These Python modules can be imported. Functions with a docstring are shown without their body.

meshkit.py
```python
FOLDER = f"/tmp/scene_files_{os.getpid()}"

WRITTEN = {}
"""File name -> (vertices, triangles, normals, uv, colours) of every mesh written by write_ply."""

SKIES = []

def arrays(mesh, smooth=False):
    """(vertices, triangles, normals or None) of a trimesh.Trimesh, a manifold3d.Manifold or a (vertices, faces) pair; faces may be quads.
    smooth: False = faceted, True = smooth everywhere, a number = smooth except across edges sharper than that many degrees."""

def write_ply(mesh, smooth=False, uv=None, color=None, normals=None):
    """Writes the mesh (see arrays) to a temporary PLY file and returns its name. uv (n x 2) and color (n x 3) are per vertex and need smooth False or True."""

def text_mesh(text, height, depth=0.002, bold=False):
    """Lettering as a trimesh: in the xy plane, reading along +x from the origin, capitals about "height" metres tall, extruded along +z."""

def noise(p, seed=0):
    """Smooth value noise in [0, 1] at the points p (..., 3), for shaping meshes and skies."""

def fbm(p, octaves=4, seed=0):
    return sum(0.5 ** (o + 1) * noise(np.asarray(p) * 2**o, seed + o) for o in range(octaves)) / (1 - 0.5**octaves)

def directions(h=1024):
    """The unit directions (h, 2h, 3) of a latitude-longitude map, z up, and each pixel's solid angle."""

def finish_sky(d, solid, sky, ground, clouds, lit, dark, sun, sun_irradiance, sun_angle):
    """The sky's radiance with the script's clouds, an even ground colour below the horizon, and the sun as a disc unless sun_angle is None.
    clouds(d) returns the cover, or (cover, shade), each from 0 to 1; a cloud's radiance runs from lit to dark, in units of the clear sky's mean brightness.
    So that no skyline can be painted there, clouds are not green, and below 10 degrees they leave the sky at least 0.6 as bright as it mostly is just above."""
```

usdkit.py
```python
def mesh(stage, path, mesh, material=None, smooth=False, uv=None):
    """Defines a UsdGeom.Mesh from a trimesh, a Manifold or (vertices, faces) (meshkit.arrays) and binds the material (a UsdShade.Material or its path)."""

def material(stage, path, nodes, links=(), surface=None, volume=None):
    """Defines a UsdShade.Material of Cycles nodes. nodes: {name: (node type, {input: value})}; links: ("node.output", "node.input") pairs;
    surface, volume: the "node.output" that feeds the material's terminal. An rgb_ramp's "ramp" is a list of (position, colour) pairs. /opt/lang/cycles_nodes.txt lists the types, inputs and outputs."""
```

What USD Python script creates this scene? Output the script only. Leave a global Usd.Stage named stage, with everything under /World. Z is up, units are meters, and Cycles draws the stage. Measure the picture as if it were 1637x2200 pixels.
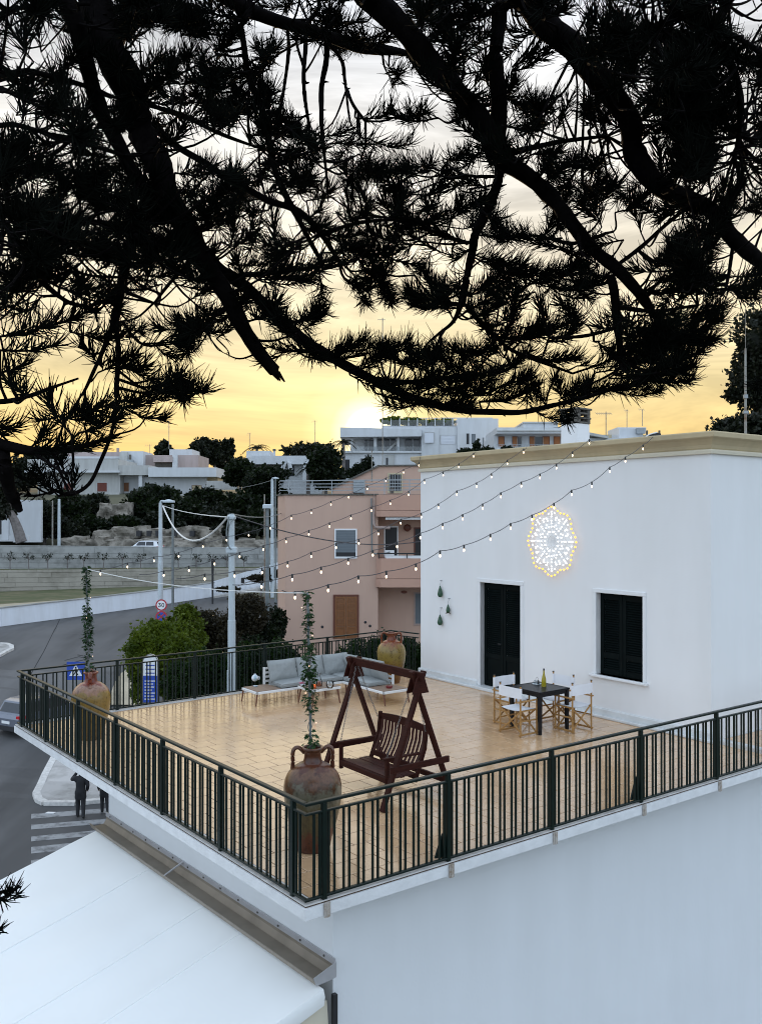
import math, random
import numpy as np, trimesh, manifold3d, usdkit, meshkit
from shapely.geometry import Polygon, Point, box as sbox
from pxr import Usd, UsdGeom, UsdLux, UsdShade, Gf, Sdf

# ------------------------------------------------------------------ camera, sky, sun
stage = Usd.Stage.CreateInMemory()
UsdGeom.SetStageUpAxis(stage, 'Z'); UsdGeom.SetStageMetersPerUnit(stage, 1.0)
UsdGeom.Xform.Define(stage, '/World'); UsdGeom.Scope.Define(stage, '/World/Looks')
FL, HY, CX, CZ = 1900.0, 1108.0, 818.5, 10.0          # focal length and horizon in photo pixels, eye height
T = CZ - 3.85                                          # terrace floor
cam = UsdGeom.Camera.Define(stage, '/World/camera')
cam.AddTranslateOp().Set(Gf.Vec3d(0, 0, CZ))
cam.AddRotateXOp().Set(90 + math.degrees(math.atan(8 / FL)))
cam.CreateHorizontalApertureAttr(36.0); cam.CreateFocalLengthAttr(36.0 * FL / 1637)
cam.CreateClippingRangeAttr(Gf.Vec2f(0.05, 20000))
EXPOSURE = 0.66
cam.CreateExposureAttr(EXPOSURE)
SUN_EL, SUN_AZ = math.radians(5.3), math.radians(-0.7)
sdir = np.array([math.sin(SUN_AZ) * math.cos(SUN_EL), math.cos(SUN_AZ) * math.cos(SUN_EL), math.sin(SUN_EL)])
sun = UsdLux.DistantLight.Define(stage, '/World/sun')
sun.CreateIntensityAttr(0.5); sun.CreateAngleAttr(0.5); sun.CreateNormalizeAttr(True); sun.CreateColorAttr(Gf.Vec3f(1.0, 0.72, 0.42))
sun.AddRotateXYZOp().Set(Gf.Vec3f(90 - math.degrees(SUN_EL), 0, 180 - math.degrees(SUN_AZ)))
dome = UsdLux.DomeLight.Define(stage, '/World/sky')
dome.CreateIntensityAttr(1.0)
dome.GetPrim().SetCustomDataByKey('kind', 'structure')
K = 10.0   # cloud radiance in sky-texture units times this
skym = usdkit.material(stage, '/World/Looks/sky_light', {
    'sky': ('sky_texture', {'sky_type': 'single_scattering', 'sun_disc': False, 'sun_elevation': SUN_EL, 'sun_rotation': SUN_AZ, 'altitude': 50.0, 'air_density': 1.0, 'aerosol_density': 0.7, 'ozone_density': 1.0}),
    'tc': ('texture_coordinate', {}),
    'sep': ('separate_xyz', {}),
    # thin evening cloud: streaks lying flat, warm low down towards the sun, pale lilac above and away from it
    'map': ('mapping', {'scale': (1.6, 1.6, 9.0)}),
    'n1': ('noise_texture', {'scale': 2.3, 'detail': 8.0, 'roughness': 0.6, 'distortion': 0.9}),
    'cov': ('map_range', {'range_type': 'smoothstep', 'from_min': 0.25, 'from_max': 0.75, 'to_min': 0.90, 'to_max': 0.98, 'clamp': True}),
    'dot': ('vector_math', {'math_type': 'dot_product', 'vector2': tuple(sdir)}),
    'elev': ('rgb_ramp', {'ramp': [(0.0, (0.56, 0.33, 0.10)), (0.07, (0.60, 0.40, 0.14)), (0.14, (0.63, 0.50, 0.245)), (0.24, (0.625, 0.545, 0.39)), (0.34, (0.60, 0.565, 0.50)), (0.5, (0.555, 0.575, 0.615)), (1.0, (0.48, 0.595, 0.76))]}),
    'away': ('rgb_ramp', {'ramp': [(0.0, (0.61, 0.745, 0.90)), (0.4, (0.585, 0.71, 0.87)), (1.0, (0.48, 0.595, 0.76))]}),
    'toward': ('map_range', {'range_type': 'smoothstep', 'from_min': -0.2, 'from_max': 0.85, 'to_min': 0.0, 'to_max': 1.0, 'clamp': True}),
    'cc': ('mix_color', {}),
    'gm': ('map_range', {'from_min': 0.97, 'from_max': 1.0, 'clamp': True}),
    'glow': ('rgb_ramp', {'ramp': [(0.0, (0, 0, 0)), (0.5, (0.03, 0.02, 0.0)), (0.90, (0.09, 0.08, 0.02)), (0.965, (0.22, 0.21, 0.10)), (0.985, (0.5, 0.5, 0.32)), (1.0, (1.4, 1.4, 1.1))]}),
    'cap': ('mix_color', {'blend_type': 'darken', 'fac': 1.0, 'b': (9.0, 8.0, 7.0), 'use_clamp': False}),
    'tone': ('map_range', {'from_min': 0.38, 'from_max': 0.62, 'to_min': 0.80, 'to_max': 1.24, 'clamp': True}),
    'ct': ('mix_color', {'blend_type': 'multiply', 'fac': 1.0, 'use_clamp': False}),
    'cg': ('mix_color', {'blend_type': 'add', 'fac': 1.0, 'use_clamp': False, 'use_clamp_result': False}),
    'ck': ('mix_color', {'blend_type': 'multiply', 'fac': 1.0, 'b': (K, K, K)}),
    'mixs': ('mix_color', {}),
    'bg': ('background_shader', {'strength': 0.1}),
}, [('tc.generated', 'sep.vector'), ('tc.generated', 'map.vector'), ('map.vector', 'n1.vector'), ('n1.fac', 'cov.value'), ('tc.generated', 'dot.vector1'),
    ('sep.z', 'elev.fac'), ('sep.z', 'away.fac'), ('dot.value', 'toward.value'), ('toward.result', 'cc.fac'), ('away.color', 'cc.a'), ('elev.color', 'cc.b'),
    ('dot.value', 'gm.value'), ('gm.result', 'glow.fac'), ('sky.color', 'cap.a'), ('n1.fac', 'tone.value'), ('cc.result', 'ct.a'), ('tone.result', 'ct.b'), ('ct.result', 'cg.a'), ('glow.color', 'cg.b'), ('cg.result', 'ck.a'),
    ('cov.result', 'mixs.fac'), ('cap.result', 'mixs.a'), ('ck.result', 'mixs.b'), ('mixs.result', 'bg.color')], surface='bg.background')
UsdShade.MaterialBindingAPI.Apply(dome.GetPrim()).Bind(skym)

# ------------------------------------------------------------------ helpers
rng = np.random.default_rng(7)
_n = {}
def numbered(path):
    k = _n.get(path, 0); _n[path] = k + 1
    return path if k == 0 else '%s_%03d' % (path, k)
def setd(p, label=None, cat=None, group=None, kind=None):
    for k, v in (('label', label), ('category', cat), ('group', group), ('kind', kind)):
        if v: p.SetCustomDataByKey(k, v)
    return p
def thing(name, label, cat, loc=(0, 0, 0), rz=0.0, group=None, kind=None):
    x = UsdGeom.Xform.Define(stage, numbered('/World/' + name))
    x.AddTranslateOp().Set(Gf.Vec3d(*map(float, loc)))
    if rz: x.AddRotateZOp().Set(math.degrees(rz))
    return setd(x.GetPrim(), label, cat, group, kind)
def put(name, mesh, mat, parent=None, smooth=False, label=None, cat=None, group=None, kind=None):
    root = '/World' if parent is None else str(parent.GetPath())
    if isinstance(mesh, MB): mesh = mesh.mesh()
    p = usdkit.mesh(stage, numbered(root + '/' + name), mesh, M[mat], smooth).GetPrim()
    return setd(p, label, cat, group, kind)
def dup(src, name, loc, rz, label, group=None):
    x = UsdGeom.Xform.Define(stage, numbered('/World/' + name))
    x.AddTranslateOp().Set(Gf.Vec3d(*map(float, loc))); x.AddRotateZOp().Set(math.degrees(rz))
    p = x.GetPrim(); p.GetReferences().AddInternalReference(src.GetPath()); p.SetInstanceable(True)
    was = src.GetCustomData()
    return setd(p, label, was['category'], group or was.get('group'))

_CUBE = np.array([[x, y, z] for x in (-1, 1) for y in (-1, 1) for z in (-1, 1)], float)
_CF = np.array([[0, 1, 3], [0, 3, 2], [4, 6, 7], [4, 7, 5], [0, 4, 5], [0, 5, 1], [2, 3, 7], [2, 7, 6], [0, 2, 6], [0, 6, 4], [1, 5, 7], [1, 7, 3]])
def _chamfer():
    v = []
    for s in _CUBE:
        for k in range(3): v.append((s, k))
    pts = np.array([s * (0.9 if True else 1) for s, k in v])
    for i, (s, k) in enumerate(v): pts[i] = s * 0.9; pts[i][k] = s[k]
    h = trimesh.convex.convex_hull(pts)
    order = [int(np.argmin(np.abs(h.vertices - p).sum(1))) for p in pts]
    inv = {o: i for i, o in enumerate(order)}
    f = np.array([[inv[a] for a in t] for t in h.faces])
    return v, f
_CHV, _CHF = _chamfer()
_CHS = np.array([s for s, k in _CHV]); _CHK = np.array([k for s, k in _CHV])
def rotz(a):
    c, s = math.cos(a), math.sin(a); return np.array([[c, -s, 0], [s, c, 0], [0, 0, 1.0]])
class MB:
    def __init__(self): self.v, self.f, self.n = [], [], 0
    def add(self, v, f):
        v = np.asarray(v, float).reshape(-1, 3); f = np.asarray(f, int)
        if f.shape[1] == 4: f = np.vstack([f[:, [0, 1, 2]], f[:, [0, 2, 3]]])
        self.v.append(v); self.f.append(f + self.n); self.n += len(v); return self
    def mesh(self): return np.vstack(self.v), np.vstack(self.f)
    def tm(self): return trimesh.Trimesh(*self.mesh(), process=False)
    def box(self, c, s, rz=0.0, ch=0.0, R=None):
        h = np.asarray(s, float) / 2; R = rotz(rz) if R is None else R
        if ch > 0:
            ch = min(ch, h.min() * 0.9)
            p = _CHS * (h - ch); p[np.arange(24), _CHK] = _CHS[np.arange(24), _CHK] * h[_CHK]
            return self.add(p @ R.T + np.asarray(c, float), _CHF)
        return self.add((_CUBE * h) @ R.T + np.asarray(c, float), _CF)
    def bar(self, a, b, w, h, up=(0, 0, 1), ch=0.0):
        a, b = np.asarray(a, float), np.asarray(b, float); d = b - a; L = np.linalg.norm(d); x = d / L
        y = np.cross(up, x)
        if np.linalg.norm(y) < 1e-6: y = np.cross((0, 1, 0), x)
        y /= np.linalg.norm(y); z = np.cross(x, y)
        return self.box((a + b) / 2, (L, w, h), R=np.stack([x, y, z], 1), ch=ch)
    def tube(self, p, r, n=6, cap=True):
        p = np.asarray(p, float); m = len(p); r = np.broadcast_to(np.asarray(r, float), (m,))
        t = np.gradient(p, axis=0); t /= np.linalg.norm(t, axis=1, keepdims=True) + 1e-12
        ref = np.array([0, 0, 1.0]) if abs(t[:, 2]).mean() < 0.8 else np.array([1.0, 0, 0])
        a = np.cross(t, ref); a /= np.linalg.norm(a, axis=1, keepdims=True) + 1e-12; b = np.cross(t, a)
        an = np.arange(n) * 2 * np.pi / n
        v = p[:, None] + r[:, None, None] * (np.cos(an)[None, :, None] * a[:, None] + np.sin(an)[None, :, None] * b[:, None])
        i, j = np.meshgrid(np.arange(m - 1), np.arange(n), indexing='ij')
        q = np.stack([i * n + j, (i + 1) * n + j, (i + 1) * n + (j + 1) % n, i * n + (j + 1) % n], -1).reshape(-1, 4)
        v = v.reshape(-1, 3); f = np.vstack([q[:, [0, 1, 2]], q[:, [0, 2, 3]]])
        if cap:
            v = np.vstack([v, p[0], p[-1]]); k = m * n; jj = np.arange(n)
            f = np.vstack([f, np.stack([np.full(n, k), jj, (jj + 1) % n], 1), np.stack([np.full(n, k + 1), (m - 1) * n + (jj + 1) % n, (m - 1) * n + jj], 1)])
        return self.add(v, f)
    def lathe(self, prof, n=32, c=(0, 0, 0)):
        prof = np.asarray(prof, float); an = np.arange(n) * 2 * np.pi / n
        v = np.stack([prof[:, None, 0] * np.cos(an), prof[:, None, 0] * np.sin(an), np.broadcast_to(prof[:, None, 1], (len(prof), n))], -1)
        i, j = np.meshgrid(np.arange(len(prof) - 1), np.arange(n), indexing='ij')
        q = np.stack([i * n + j, i * n + (j + 1) % n, (i + 1) * n + (j + 1) % n, (i + 1) * n + j], -1).reshape(-1, 4)
        return self.add(v.reshape(-1, 3) + np.asarray(c, float), q)
    def prism(self, poly, z0, z1):
        g = poly if isinstance(poly, Polygon) else Polygon(poly)
        m = trimesh.creation.extrude_polygon(g, z1 - z0, engine='earcut'); m.apply_translation((0, 0, z0))
        return self.add(m.vertices, m.faces)
    def wall(self, plan, z0, z1, thick):     # thin upright strip along a plan polyline
        for (a, b) in zip(plan[:-1], plan[1:]):
            a2, b2 = np.array(a[:2], float), np.array(b[:2], float)
            self.bar((*a2, (z0 + z1) / 2), (*b2, (z0 + z1) / 2), thick, z1 - z0)
        return self
    def hull(self, pts):
        h = trimesh.convex.convex_hull(np.asarray(pts, float)); return self.add(h.vertices, h.faces)

def U(px, py, D): return np.array([(px - CX) / FL * D, D, CZ - (py - HY) / FL * D])
def UZ(px, py, z): return U(px, py, (CZ - z) * FL / (py - HY))
def smoothline(p, k=6):
    """Catmull-Rom through the points p (any dimension)."""
    p = np.asarray(p, float); q = np.vstack([2 * p[0] - p[1], p, 2 * p[-1] - p[-2]]); out = []
    for i in range(1, len(q) - 2):
        for t in np.linspace(0, 1, k, endpoint=False):
            a, b, c, d = q[i - 1], q[i], q[i + 1], q[i + 2]
            out.append(0.5 * (2 * b + (c - a) * t + (2 * a - 5 * b + 4 * c - d) * t * t + (3 * b - a - 3 * c + d) * t ** 3))
    return np.vstack(out + [p[-1]])

# ------------------------------------------------------------------ materials
M = {}
def mat(name, col, rough=0.6, var=0.0, scale=4.0, bump=0.0, bscale=40.0, spec=0.5, metal=0.0, dark=None, **kw):
    """Principled with noise-varied colour (object position) and fine bump."""
    nodes = {'p': ('principled_bsdf', {'base_color': col, 'roughness': rough, 'specular_ior_level': spec, 'metallic': metal, **kw})}; links = []
    if var or dark is not None or bump: nodes['g'] = ('geometry', {})
    if var or dark is not None:
        d = dark if dark is not None else tuple(c * (1 - var) for c in col); l = tuple(min(1, c * (1 + var * 0.6)) for c in col)
        nodes['n'] = ('noise_texture', {'scale': scale, 'detail': 6.0, 'roughness': 0.6})
        nodes['r'] = ('rgb_ramp', {'ramp': [(0.3, d), (0.55, col), (0.75, l)]})
        links += [('g.position', 'n.vector'), ('n.fac', 'r.fac'), ('r.color', 'p.base_color')]
    if bump:
        nodes['bn'] = ('noise_texture', {'scale': bscale, 'detail': 5.0}); nodes['b'] = ('bump', {'strength': bump, 'distance': 0.01})
        links += [('g.position', 'bn.vector'), ('bn.fac', 'b.height'), ('b.normal', 'p.normal')]
    M[name] = usdkit.material(stage, '/World/Looks/' + name, nodes, links, surface='p.BSDF')
def plaster(name, col, stain, amount=0.5):
    """Painted render: uneven trowel marks, faint vertical runs and blotches."""
    M[name] = usdkit.material(stage, '/World/Looks/' + name, {
        'g': ('geometry', {}), 'mp': ('mapping', {'scale': (1.2, 1.2, 0.22)}),
        'n1': ('noise_texture', {'scale': 1.1, 'detail': 7.0, 'roughness': 0.62}), 'n2': ('noise_texture', {'scale': 0.35, 'detail': 3.0}),
        'r1': ('rgb_ramp', {'ramp': [(0.38, stain), (0.62, col)]}), 'r2': ('rgb_ramp', {'ramp': [(0.3, tuple(c * 0.93 for c in col)), (0.7, col)]}),
        'mx': ('mix_color', {'fac': amount}), 'bn': ('noise_texture', {'scale': 28.0, 'detail': 6.0}), 'bw': ('noise_texture', {'scale': 1.3, 'detail': 2.0}),
        'add': ('math', {'math_type': 'multiply_add', 'value2': 9.0}), 'b': ('bump', {'strength': 0.35, 'distance': 0.004}),
        'p': ('principled_bsdf', {'roughness': 0.75, 'specular_ior_level': 0.3})},
        [('g.position', 'mp.vector'), ('mp.vector', 'n1.vector'), ('g.position', 'n2.vector'), ('n1.fac', 'r1.fac'), ('n2.fac', 'r2.fac'), ('r2.color', 'mx.a'), ('r1.color', 'mx.b'),
         ('mx.result', 'p.base_color'), ('g.position', 'bn.vector'), ('g.position', 'bw.vector'), ('bw.fac', 'add.value1'), ('bn.fac', 'add.value3'), ('add.value', 'b.height'), ('b.normal', 'p.normal')], surface='p.BSDF')
def wood(name, a, b, scale=(3, 3, 30), rough=0.45, spec=0.3):
    M[name] = usdkit.material(stage, '/World/Looks/' + name, {
        'g': ('geometry', {}), 'm': ('mapping', {'scale': scale}), 'n': ('noise_texture', {'scale': 2.0, 'detail': 6.0, 'distortion': 1.2}),
        'r': ('rgb_ramp', {'ramp': [(0.3, a), (0.7, b)]}), 'bu': ('bump', {'strength': 0.2, 'distance': 0.003}), 'p': ('principled_bsdf', {'roughness': rough, 'specular_ior_level': spec})},
        [('g.position', 'm.vector'), ('m.vector', 'n.vector'), ('n.fac', 'r.fac'), ('r.color', 'p.base_color'), ('n.fac', 'bu.height'), ('bu.normal', 'p.normal')], surface='p.BSDF')
def leafmat(name, a, b, c, trans=0.3, rough=0.5):
    M[name] = usdkit.material(stage, '/World/Looks/' + name, {
        'g': ('geometry', {}), 'n': ('noise_texture', {'scale': 1.3, 'detail': 3.0}),
        'mx': ('math', {'math_type': 'multiply_add', 'value2': 0.5}), 'hv': ('math', {'math_type': 'multiply', 'value2': 0.5}),
        'r': ('rgb_ramp', {'ramp': [(0.15, a), (0.5, b), (0.9, c)]}), 'p': ('principled_bsdf', {'roughness': rough, 'specular_ior_level': 0.3}), 't': ('translucent_bsdf', {}), 'ms': ('mix_closure', {'fac': trans})},
        [('g.random_per_island', 'hv.value1'), ('g.position', 'n.vector'), ('n.fac', 'mx.value1'), ('hv.value', 'mx.value3'), ('mx.value', 'r.fac'), ('r.color', 'p.base_color'), ('r.color', 't.color'), ('p.BSDF', 'ms.closure1'), ('t.BSDF', 'ms.closure2')], surface='ms.closure')
def glow(name, col, strength):
    M[name] = usdkit.material(stage, '/World/Looks/' + name, {'e': ('emission', {'color': col, 'strength': strength})}, surface='e.emission')
def glassmat(name, tint=(1, 1, 1), dark=0.0):
    M[name] = usdkit.material(stage, '/World/Looks/' + name, {'f': ('fresnel', {'IOR': 1.5}), 't': ('transparent_bsdf', {'color': tint}), 'g': ('glossy_bsdf', {'color': (1, 1, 1), 'roughness': 0.03}), 'm': ('mix_closure', {})},
                                [('f.fac', 'm.fac'), ('t.BSDF', 'm.closure1'), ('g.BSDF', 'm.closure2')], surface='m.closure')

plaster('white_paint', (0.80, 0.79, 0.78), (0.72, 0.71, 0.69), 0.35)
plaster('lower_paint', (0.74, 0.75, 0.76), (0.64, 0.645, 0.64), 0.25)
plaster('cornice_paint', (0.52, 0.42, 0.26), (0.38, 0.31, 0.20), 0.6)
plaster('cream_paint', (0.66, 0.60, 0.47), (0.55, 0.5, 0.4), 0.4)
plaster('pink_paint', (0.54, 0.36, 0.275), (0.47, 0.31, 0.24), 0.35)
plaster('pink_balcony', (0.50, 0.30, 0.22), (0.45, 0.27, 0.205), 0.35)
plaster('house_white', (0.57, 0.585, 0.60), (0.47, 0.475, 0.47), 0.45)
plaster('house_grey', (0.46, 0.46, 0.44), (0.36, 0.35, 0.33), 0.7)
plaster('house_pink', (0.42, 0.34, 0.32), (0.33, 0.27, 0.25), 0.7)
plaster('house_cream', (0.55, 0.46, 0.30), (0.45, 0.38, 0.26), 0.5)
plaster('road_wall', (0.70, 0.73, 0.78), (0.56, 0.57, 0.58), 0.5)
mat('slab_edge', (0.72, 0.72, 0.72), 0.7, var=0.12, scale=5, bump=0.2)
mat('bracket_grey', (0.42, 0.38, 0.34), 0.6, dark=(0.24, 0.17, 0.11), scale=22)
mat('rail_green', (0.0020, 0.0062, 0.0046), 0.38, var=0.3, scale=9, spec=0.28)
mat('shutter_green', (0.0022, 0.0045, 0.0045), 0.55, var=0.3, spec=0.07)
mat('frame_white', (0.74, 0.74, 0.735), 0.5, var=0.05)
mat('skirting', (0.66, 0.67, 0.66), 0.5, var=0.12, scale=3)
mat('grout', (0.085, 0.055, 0.036), 0.85, var=0.2, spec=0.1)
mat('kerb_white', (0.62, 0.60, 0.57), 0.6, var=0.25, scale=7, bump=0.2)
mat('tar_and_shadow', (0.030, 0.030, 0.031), 0.95, spec=0.1); mat('black_post', (0.012, 0.012, 0.013), 0.5)
mat('steel_gutter', (0.24, 0.20, 0.155), 0.5, metal=0.15, dark=(0.18, 0.15, 0.115), scale=2.5)
mat('gutter_lip', (0.48, 0.47, 0.48), 0.4, metal=0.5, var=0.1)
mat('roof_felt', (0.30, 0.29, 0.27), 0.9, var=0.2)
mat('stone_dark', (0.11, 0.10, 0.085), 0.9, var=0.5, scale=9, bump=0.6, bscale=25)
mat('grey_metal', (0.30, 0.32, 0.33), 0.45, metal=0.4, var=0.15)
mat('pole_white', (0.48, 0.53, 0.55), 0.5, var=0.12, scale=3)
mat('pole_grey', (0.17, 0.19, 0.19), 0.55, var=0.2)
mat('mast', (0.28, 0.27, 0.24), 0.5, metal=0.3, dark=(0.16, 0.10, 0.06), scale=5)
mat('cable_white', (0.70, 0.70, 0.68), 0.5); mat('cable_dark', (0.03, 0.03, 0.035), 0.5)
mat('red_shutter', (0.13, 0.025, 0.012), 0.6, var=0.2); mat('orange_shutter', (0.34, 0.12, 0.03), 0.5, var=0.2)
mat('brown_shutter', (0.20, 0.075, 0.022), 0.5, var=0.15); mat('brown_frame', (0.11, 0.03, 0.016), 0.5)
mat('dark_glass', (0.012, 0.014, 0.018), 0.12, spec=0.6); mat('window_dark', (0.010, 0.010, 0.012), 0.4)
mat('blind_grey', (0.13, 0.15, 0.165), 0.5, var=0.05); mat('blind_white', (0.58, 0.60, 0.64), 0.5)
mat('pipe', (0.40, 0.30, 0.26), 0.5, metal=0.2, var=0.15)
mat('rock', (0.27, 0.24, 0.20), 0.95, dark=(0.05, 0.045, 0.03), scale=0.9, bump=1.0, bscale=3)
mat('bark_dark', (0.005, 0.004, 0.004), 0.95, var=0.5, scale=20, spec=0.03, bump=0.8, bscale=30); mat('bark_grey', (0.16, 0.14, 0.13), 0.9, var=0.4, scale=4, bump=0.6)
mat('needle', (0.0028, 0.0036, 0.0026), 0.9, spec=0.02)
mat('sofa_frame', (0.74, 0.73, 0.71), 0.4, var=0.04); mat('cushion_fabric', (0.29, 0.30, 0.29), 0.9, var=0.1, scale=14, bump=0.35, bscale=220)
mat('table_black', (0.006, 0.006, 0.007), 0.35, spec=0.2); mat('canvas', (0.76, 0.76, 0.78), 0.85, var=0.05, bump=0.2, bscale=150)
mat('chain', (0.20, 0.18, 0.17), 0.35, metal=0.9)
mat('coat_black', (0.008, 0.008, 0.010), 0.8); mat('skin', (0.36, 0.22, 0.16), 0.6); mat('hair', (0.012, 0.010, 0.009), 0.7); mat('shoe', (0.010, 0.010, 0.010), 0.5)
mat('car_silver', (0.14, 0.15, 0.18), 0.25, metal=0.4, coat_weight=0.6); mat('car_white', (0.72, 0.73, 0.75), 0.3, coat_weight=0.5); mat('tyre', (0.012, 0.012, 0.012), 0.8)
mat('rim', (0.40, 0.40, 0.41), 0.35, metal=0.8); mat('tail_red', (0.45, 0.015, 0.02), 0.2); mat('plastic_black', (0.015, 0.015, 0.017), 0.5)
mat('sign_white', (0.78, 0.78, 0.78), 0.4); mat('sign_red', (0.42, 0.03, 0.04), 0.4); mat('sign_blue', (0.025, 0.07, 0.36), 0.4); mat('sign_black', (0.01, 0.01, 0.01), 0.5)
mat('ornament_green', (0.018, 0.060, 0.030), 0.25, var=0.4, scale=25); mat('ornament_brown', (0.10, 0.065, 0.04), 0.5, var=0.4, scale=30)
mat('ceramic_white', (0.75, 0.78, 0.80), 0.2, dark=(0.10, 0.30, 0.38), scale=11); mat('flower_pink', (0.60, 0.10, 0.20), 0.6, var=0.4, scale=40)
mat('bottle_yellow', (0.50, 0.40, 0.02), 0.15, transmission_weight=0.35); mat('cap_black', (0.02, 0.02, 0.02), 0.4); mat('red_glaze', (0.16, 0.02, 0.02), 0.25)
mat('paint_road', (0.33, 0.33, 0.33), 0.8, dark=(0.10, 0.10, 0.10), scale=3.0); mat('pavement', (0.46, 0.44, 0.42), 0.85, dark=(0.26, 0.25, 0.23), scale=1.1, bump=0.3)
mat('grass', (0.075, 0.085, 0.028), 0.95, dark=(0.17, 0.14, 0.075), scale=0.5, bump=0.8, bscale=6); mat('earth', (0.08, 0.075, 0.04), 0.95, var=0.5, scale=0.15, bump=0.6, bscale=2)
mat('sand', (0.42, 0.36, 0.26), 0.95, var=0.25, scale=0.6); mat('concrete', (0.32, 0.32, 0.305), 0.85, dark=(0.17, 0.17, 0.16), scale=0.7, bump=0.3)
mat('tan_stone', (0.33, 0.30, 0.25), 0.9, dark=(0.20, 0.18, 0.145), scale=0.6, bump=0.5, bscale=4)
glassmat('clear_glass', (0.92, 0.94, 0.95)); mat('amber_glass', (0.60, 0.16, 0.05), 0.1, transmission_weight=0.5)
glow('bulb_warm', (1.0, 0.80, 0.58), 1.7); glow('led_white', (0.95, 0.97, 1.0), 1.5); glow('led_amber', (1.0, 0.46, 0.07), 1.7); glow('candle', (1.0, 0.42, 0.12), 3.0); glow('fairy', (1.0, 0.70, 0.5), 1.0)
wood('swing_wood', (0.018, 0.0042, 0.0028), (0.042, 0.0105, 0.0065), rough=0.6, spec=0.12); wood('seat_wood', (0.026, 0.007, 0.005), (0.055, 0.016, 0.011), rough=0.5, spec=0.2)
wood('chair_wood', (0.30, 0.15, 0.045), (0.42, 0.23, 0.08), rough=0.5); wood('table_wood', (0.20, 0.13, 0.085), (0.30, 0.20, 0.14), scale=(8, 30, 8)); wood('leg_wood', (0.12, 0.05, 0.03), (0.19, 0.085, 0.05))
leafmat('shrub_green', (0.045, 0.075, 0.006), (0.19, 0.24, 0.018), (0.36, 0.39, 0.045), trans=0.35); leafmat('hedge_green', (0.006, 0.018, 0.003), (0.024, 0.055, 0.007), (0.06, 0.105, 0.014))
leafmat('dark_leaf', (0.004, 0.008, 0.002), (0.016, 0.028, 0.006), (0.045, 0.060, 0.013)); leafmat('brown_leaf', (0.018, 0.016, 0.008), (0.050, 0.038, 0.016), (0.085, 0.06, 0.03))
leafmat('ivy_leaf', (0.014, 0.045, 0.012), (0.040, 0.095, 0.020), (0.22, 0.27, 0.10)); leafmat('cypress', (0.006, 0.009, 0.004), (0.018, 0.022, 0.008), (0.040, 0.044, 0.014), trans=0.15)
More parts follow.
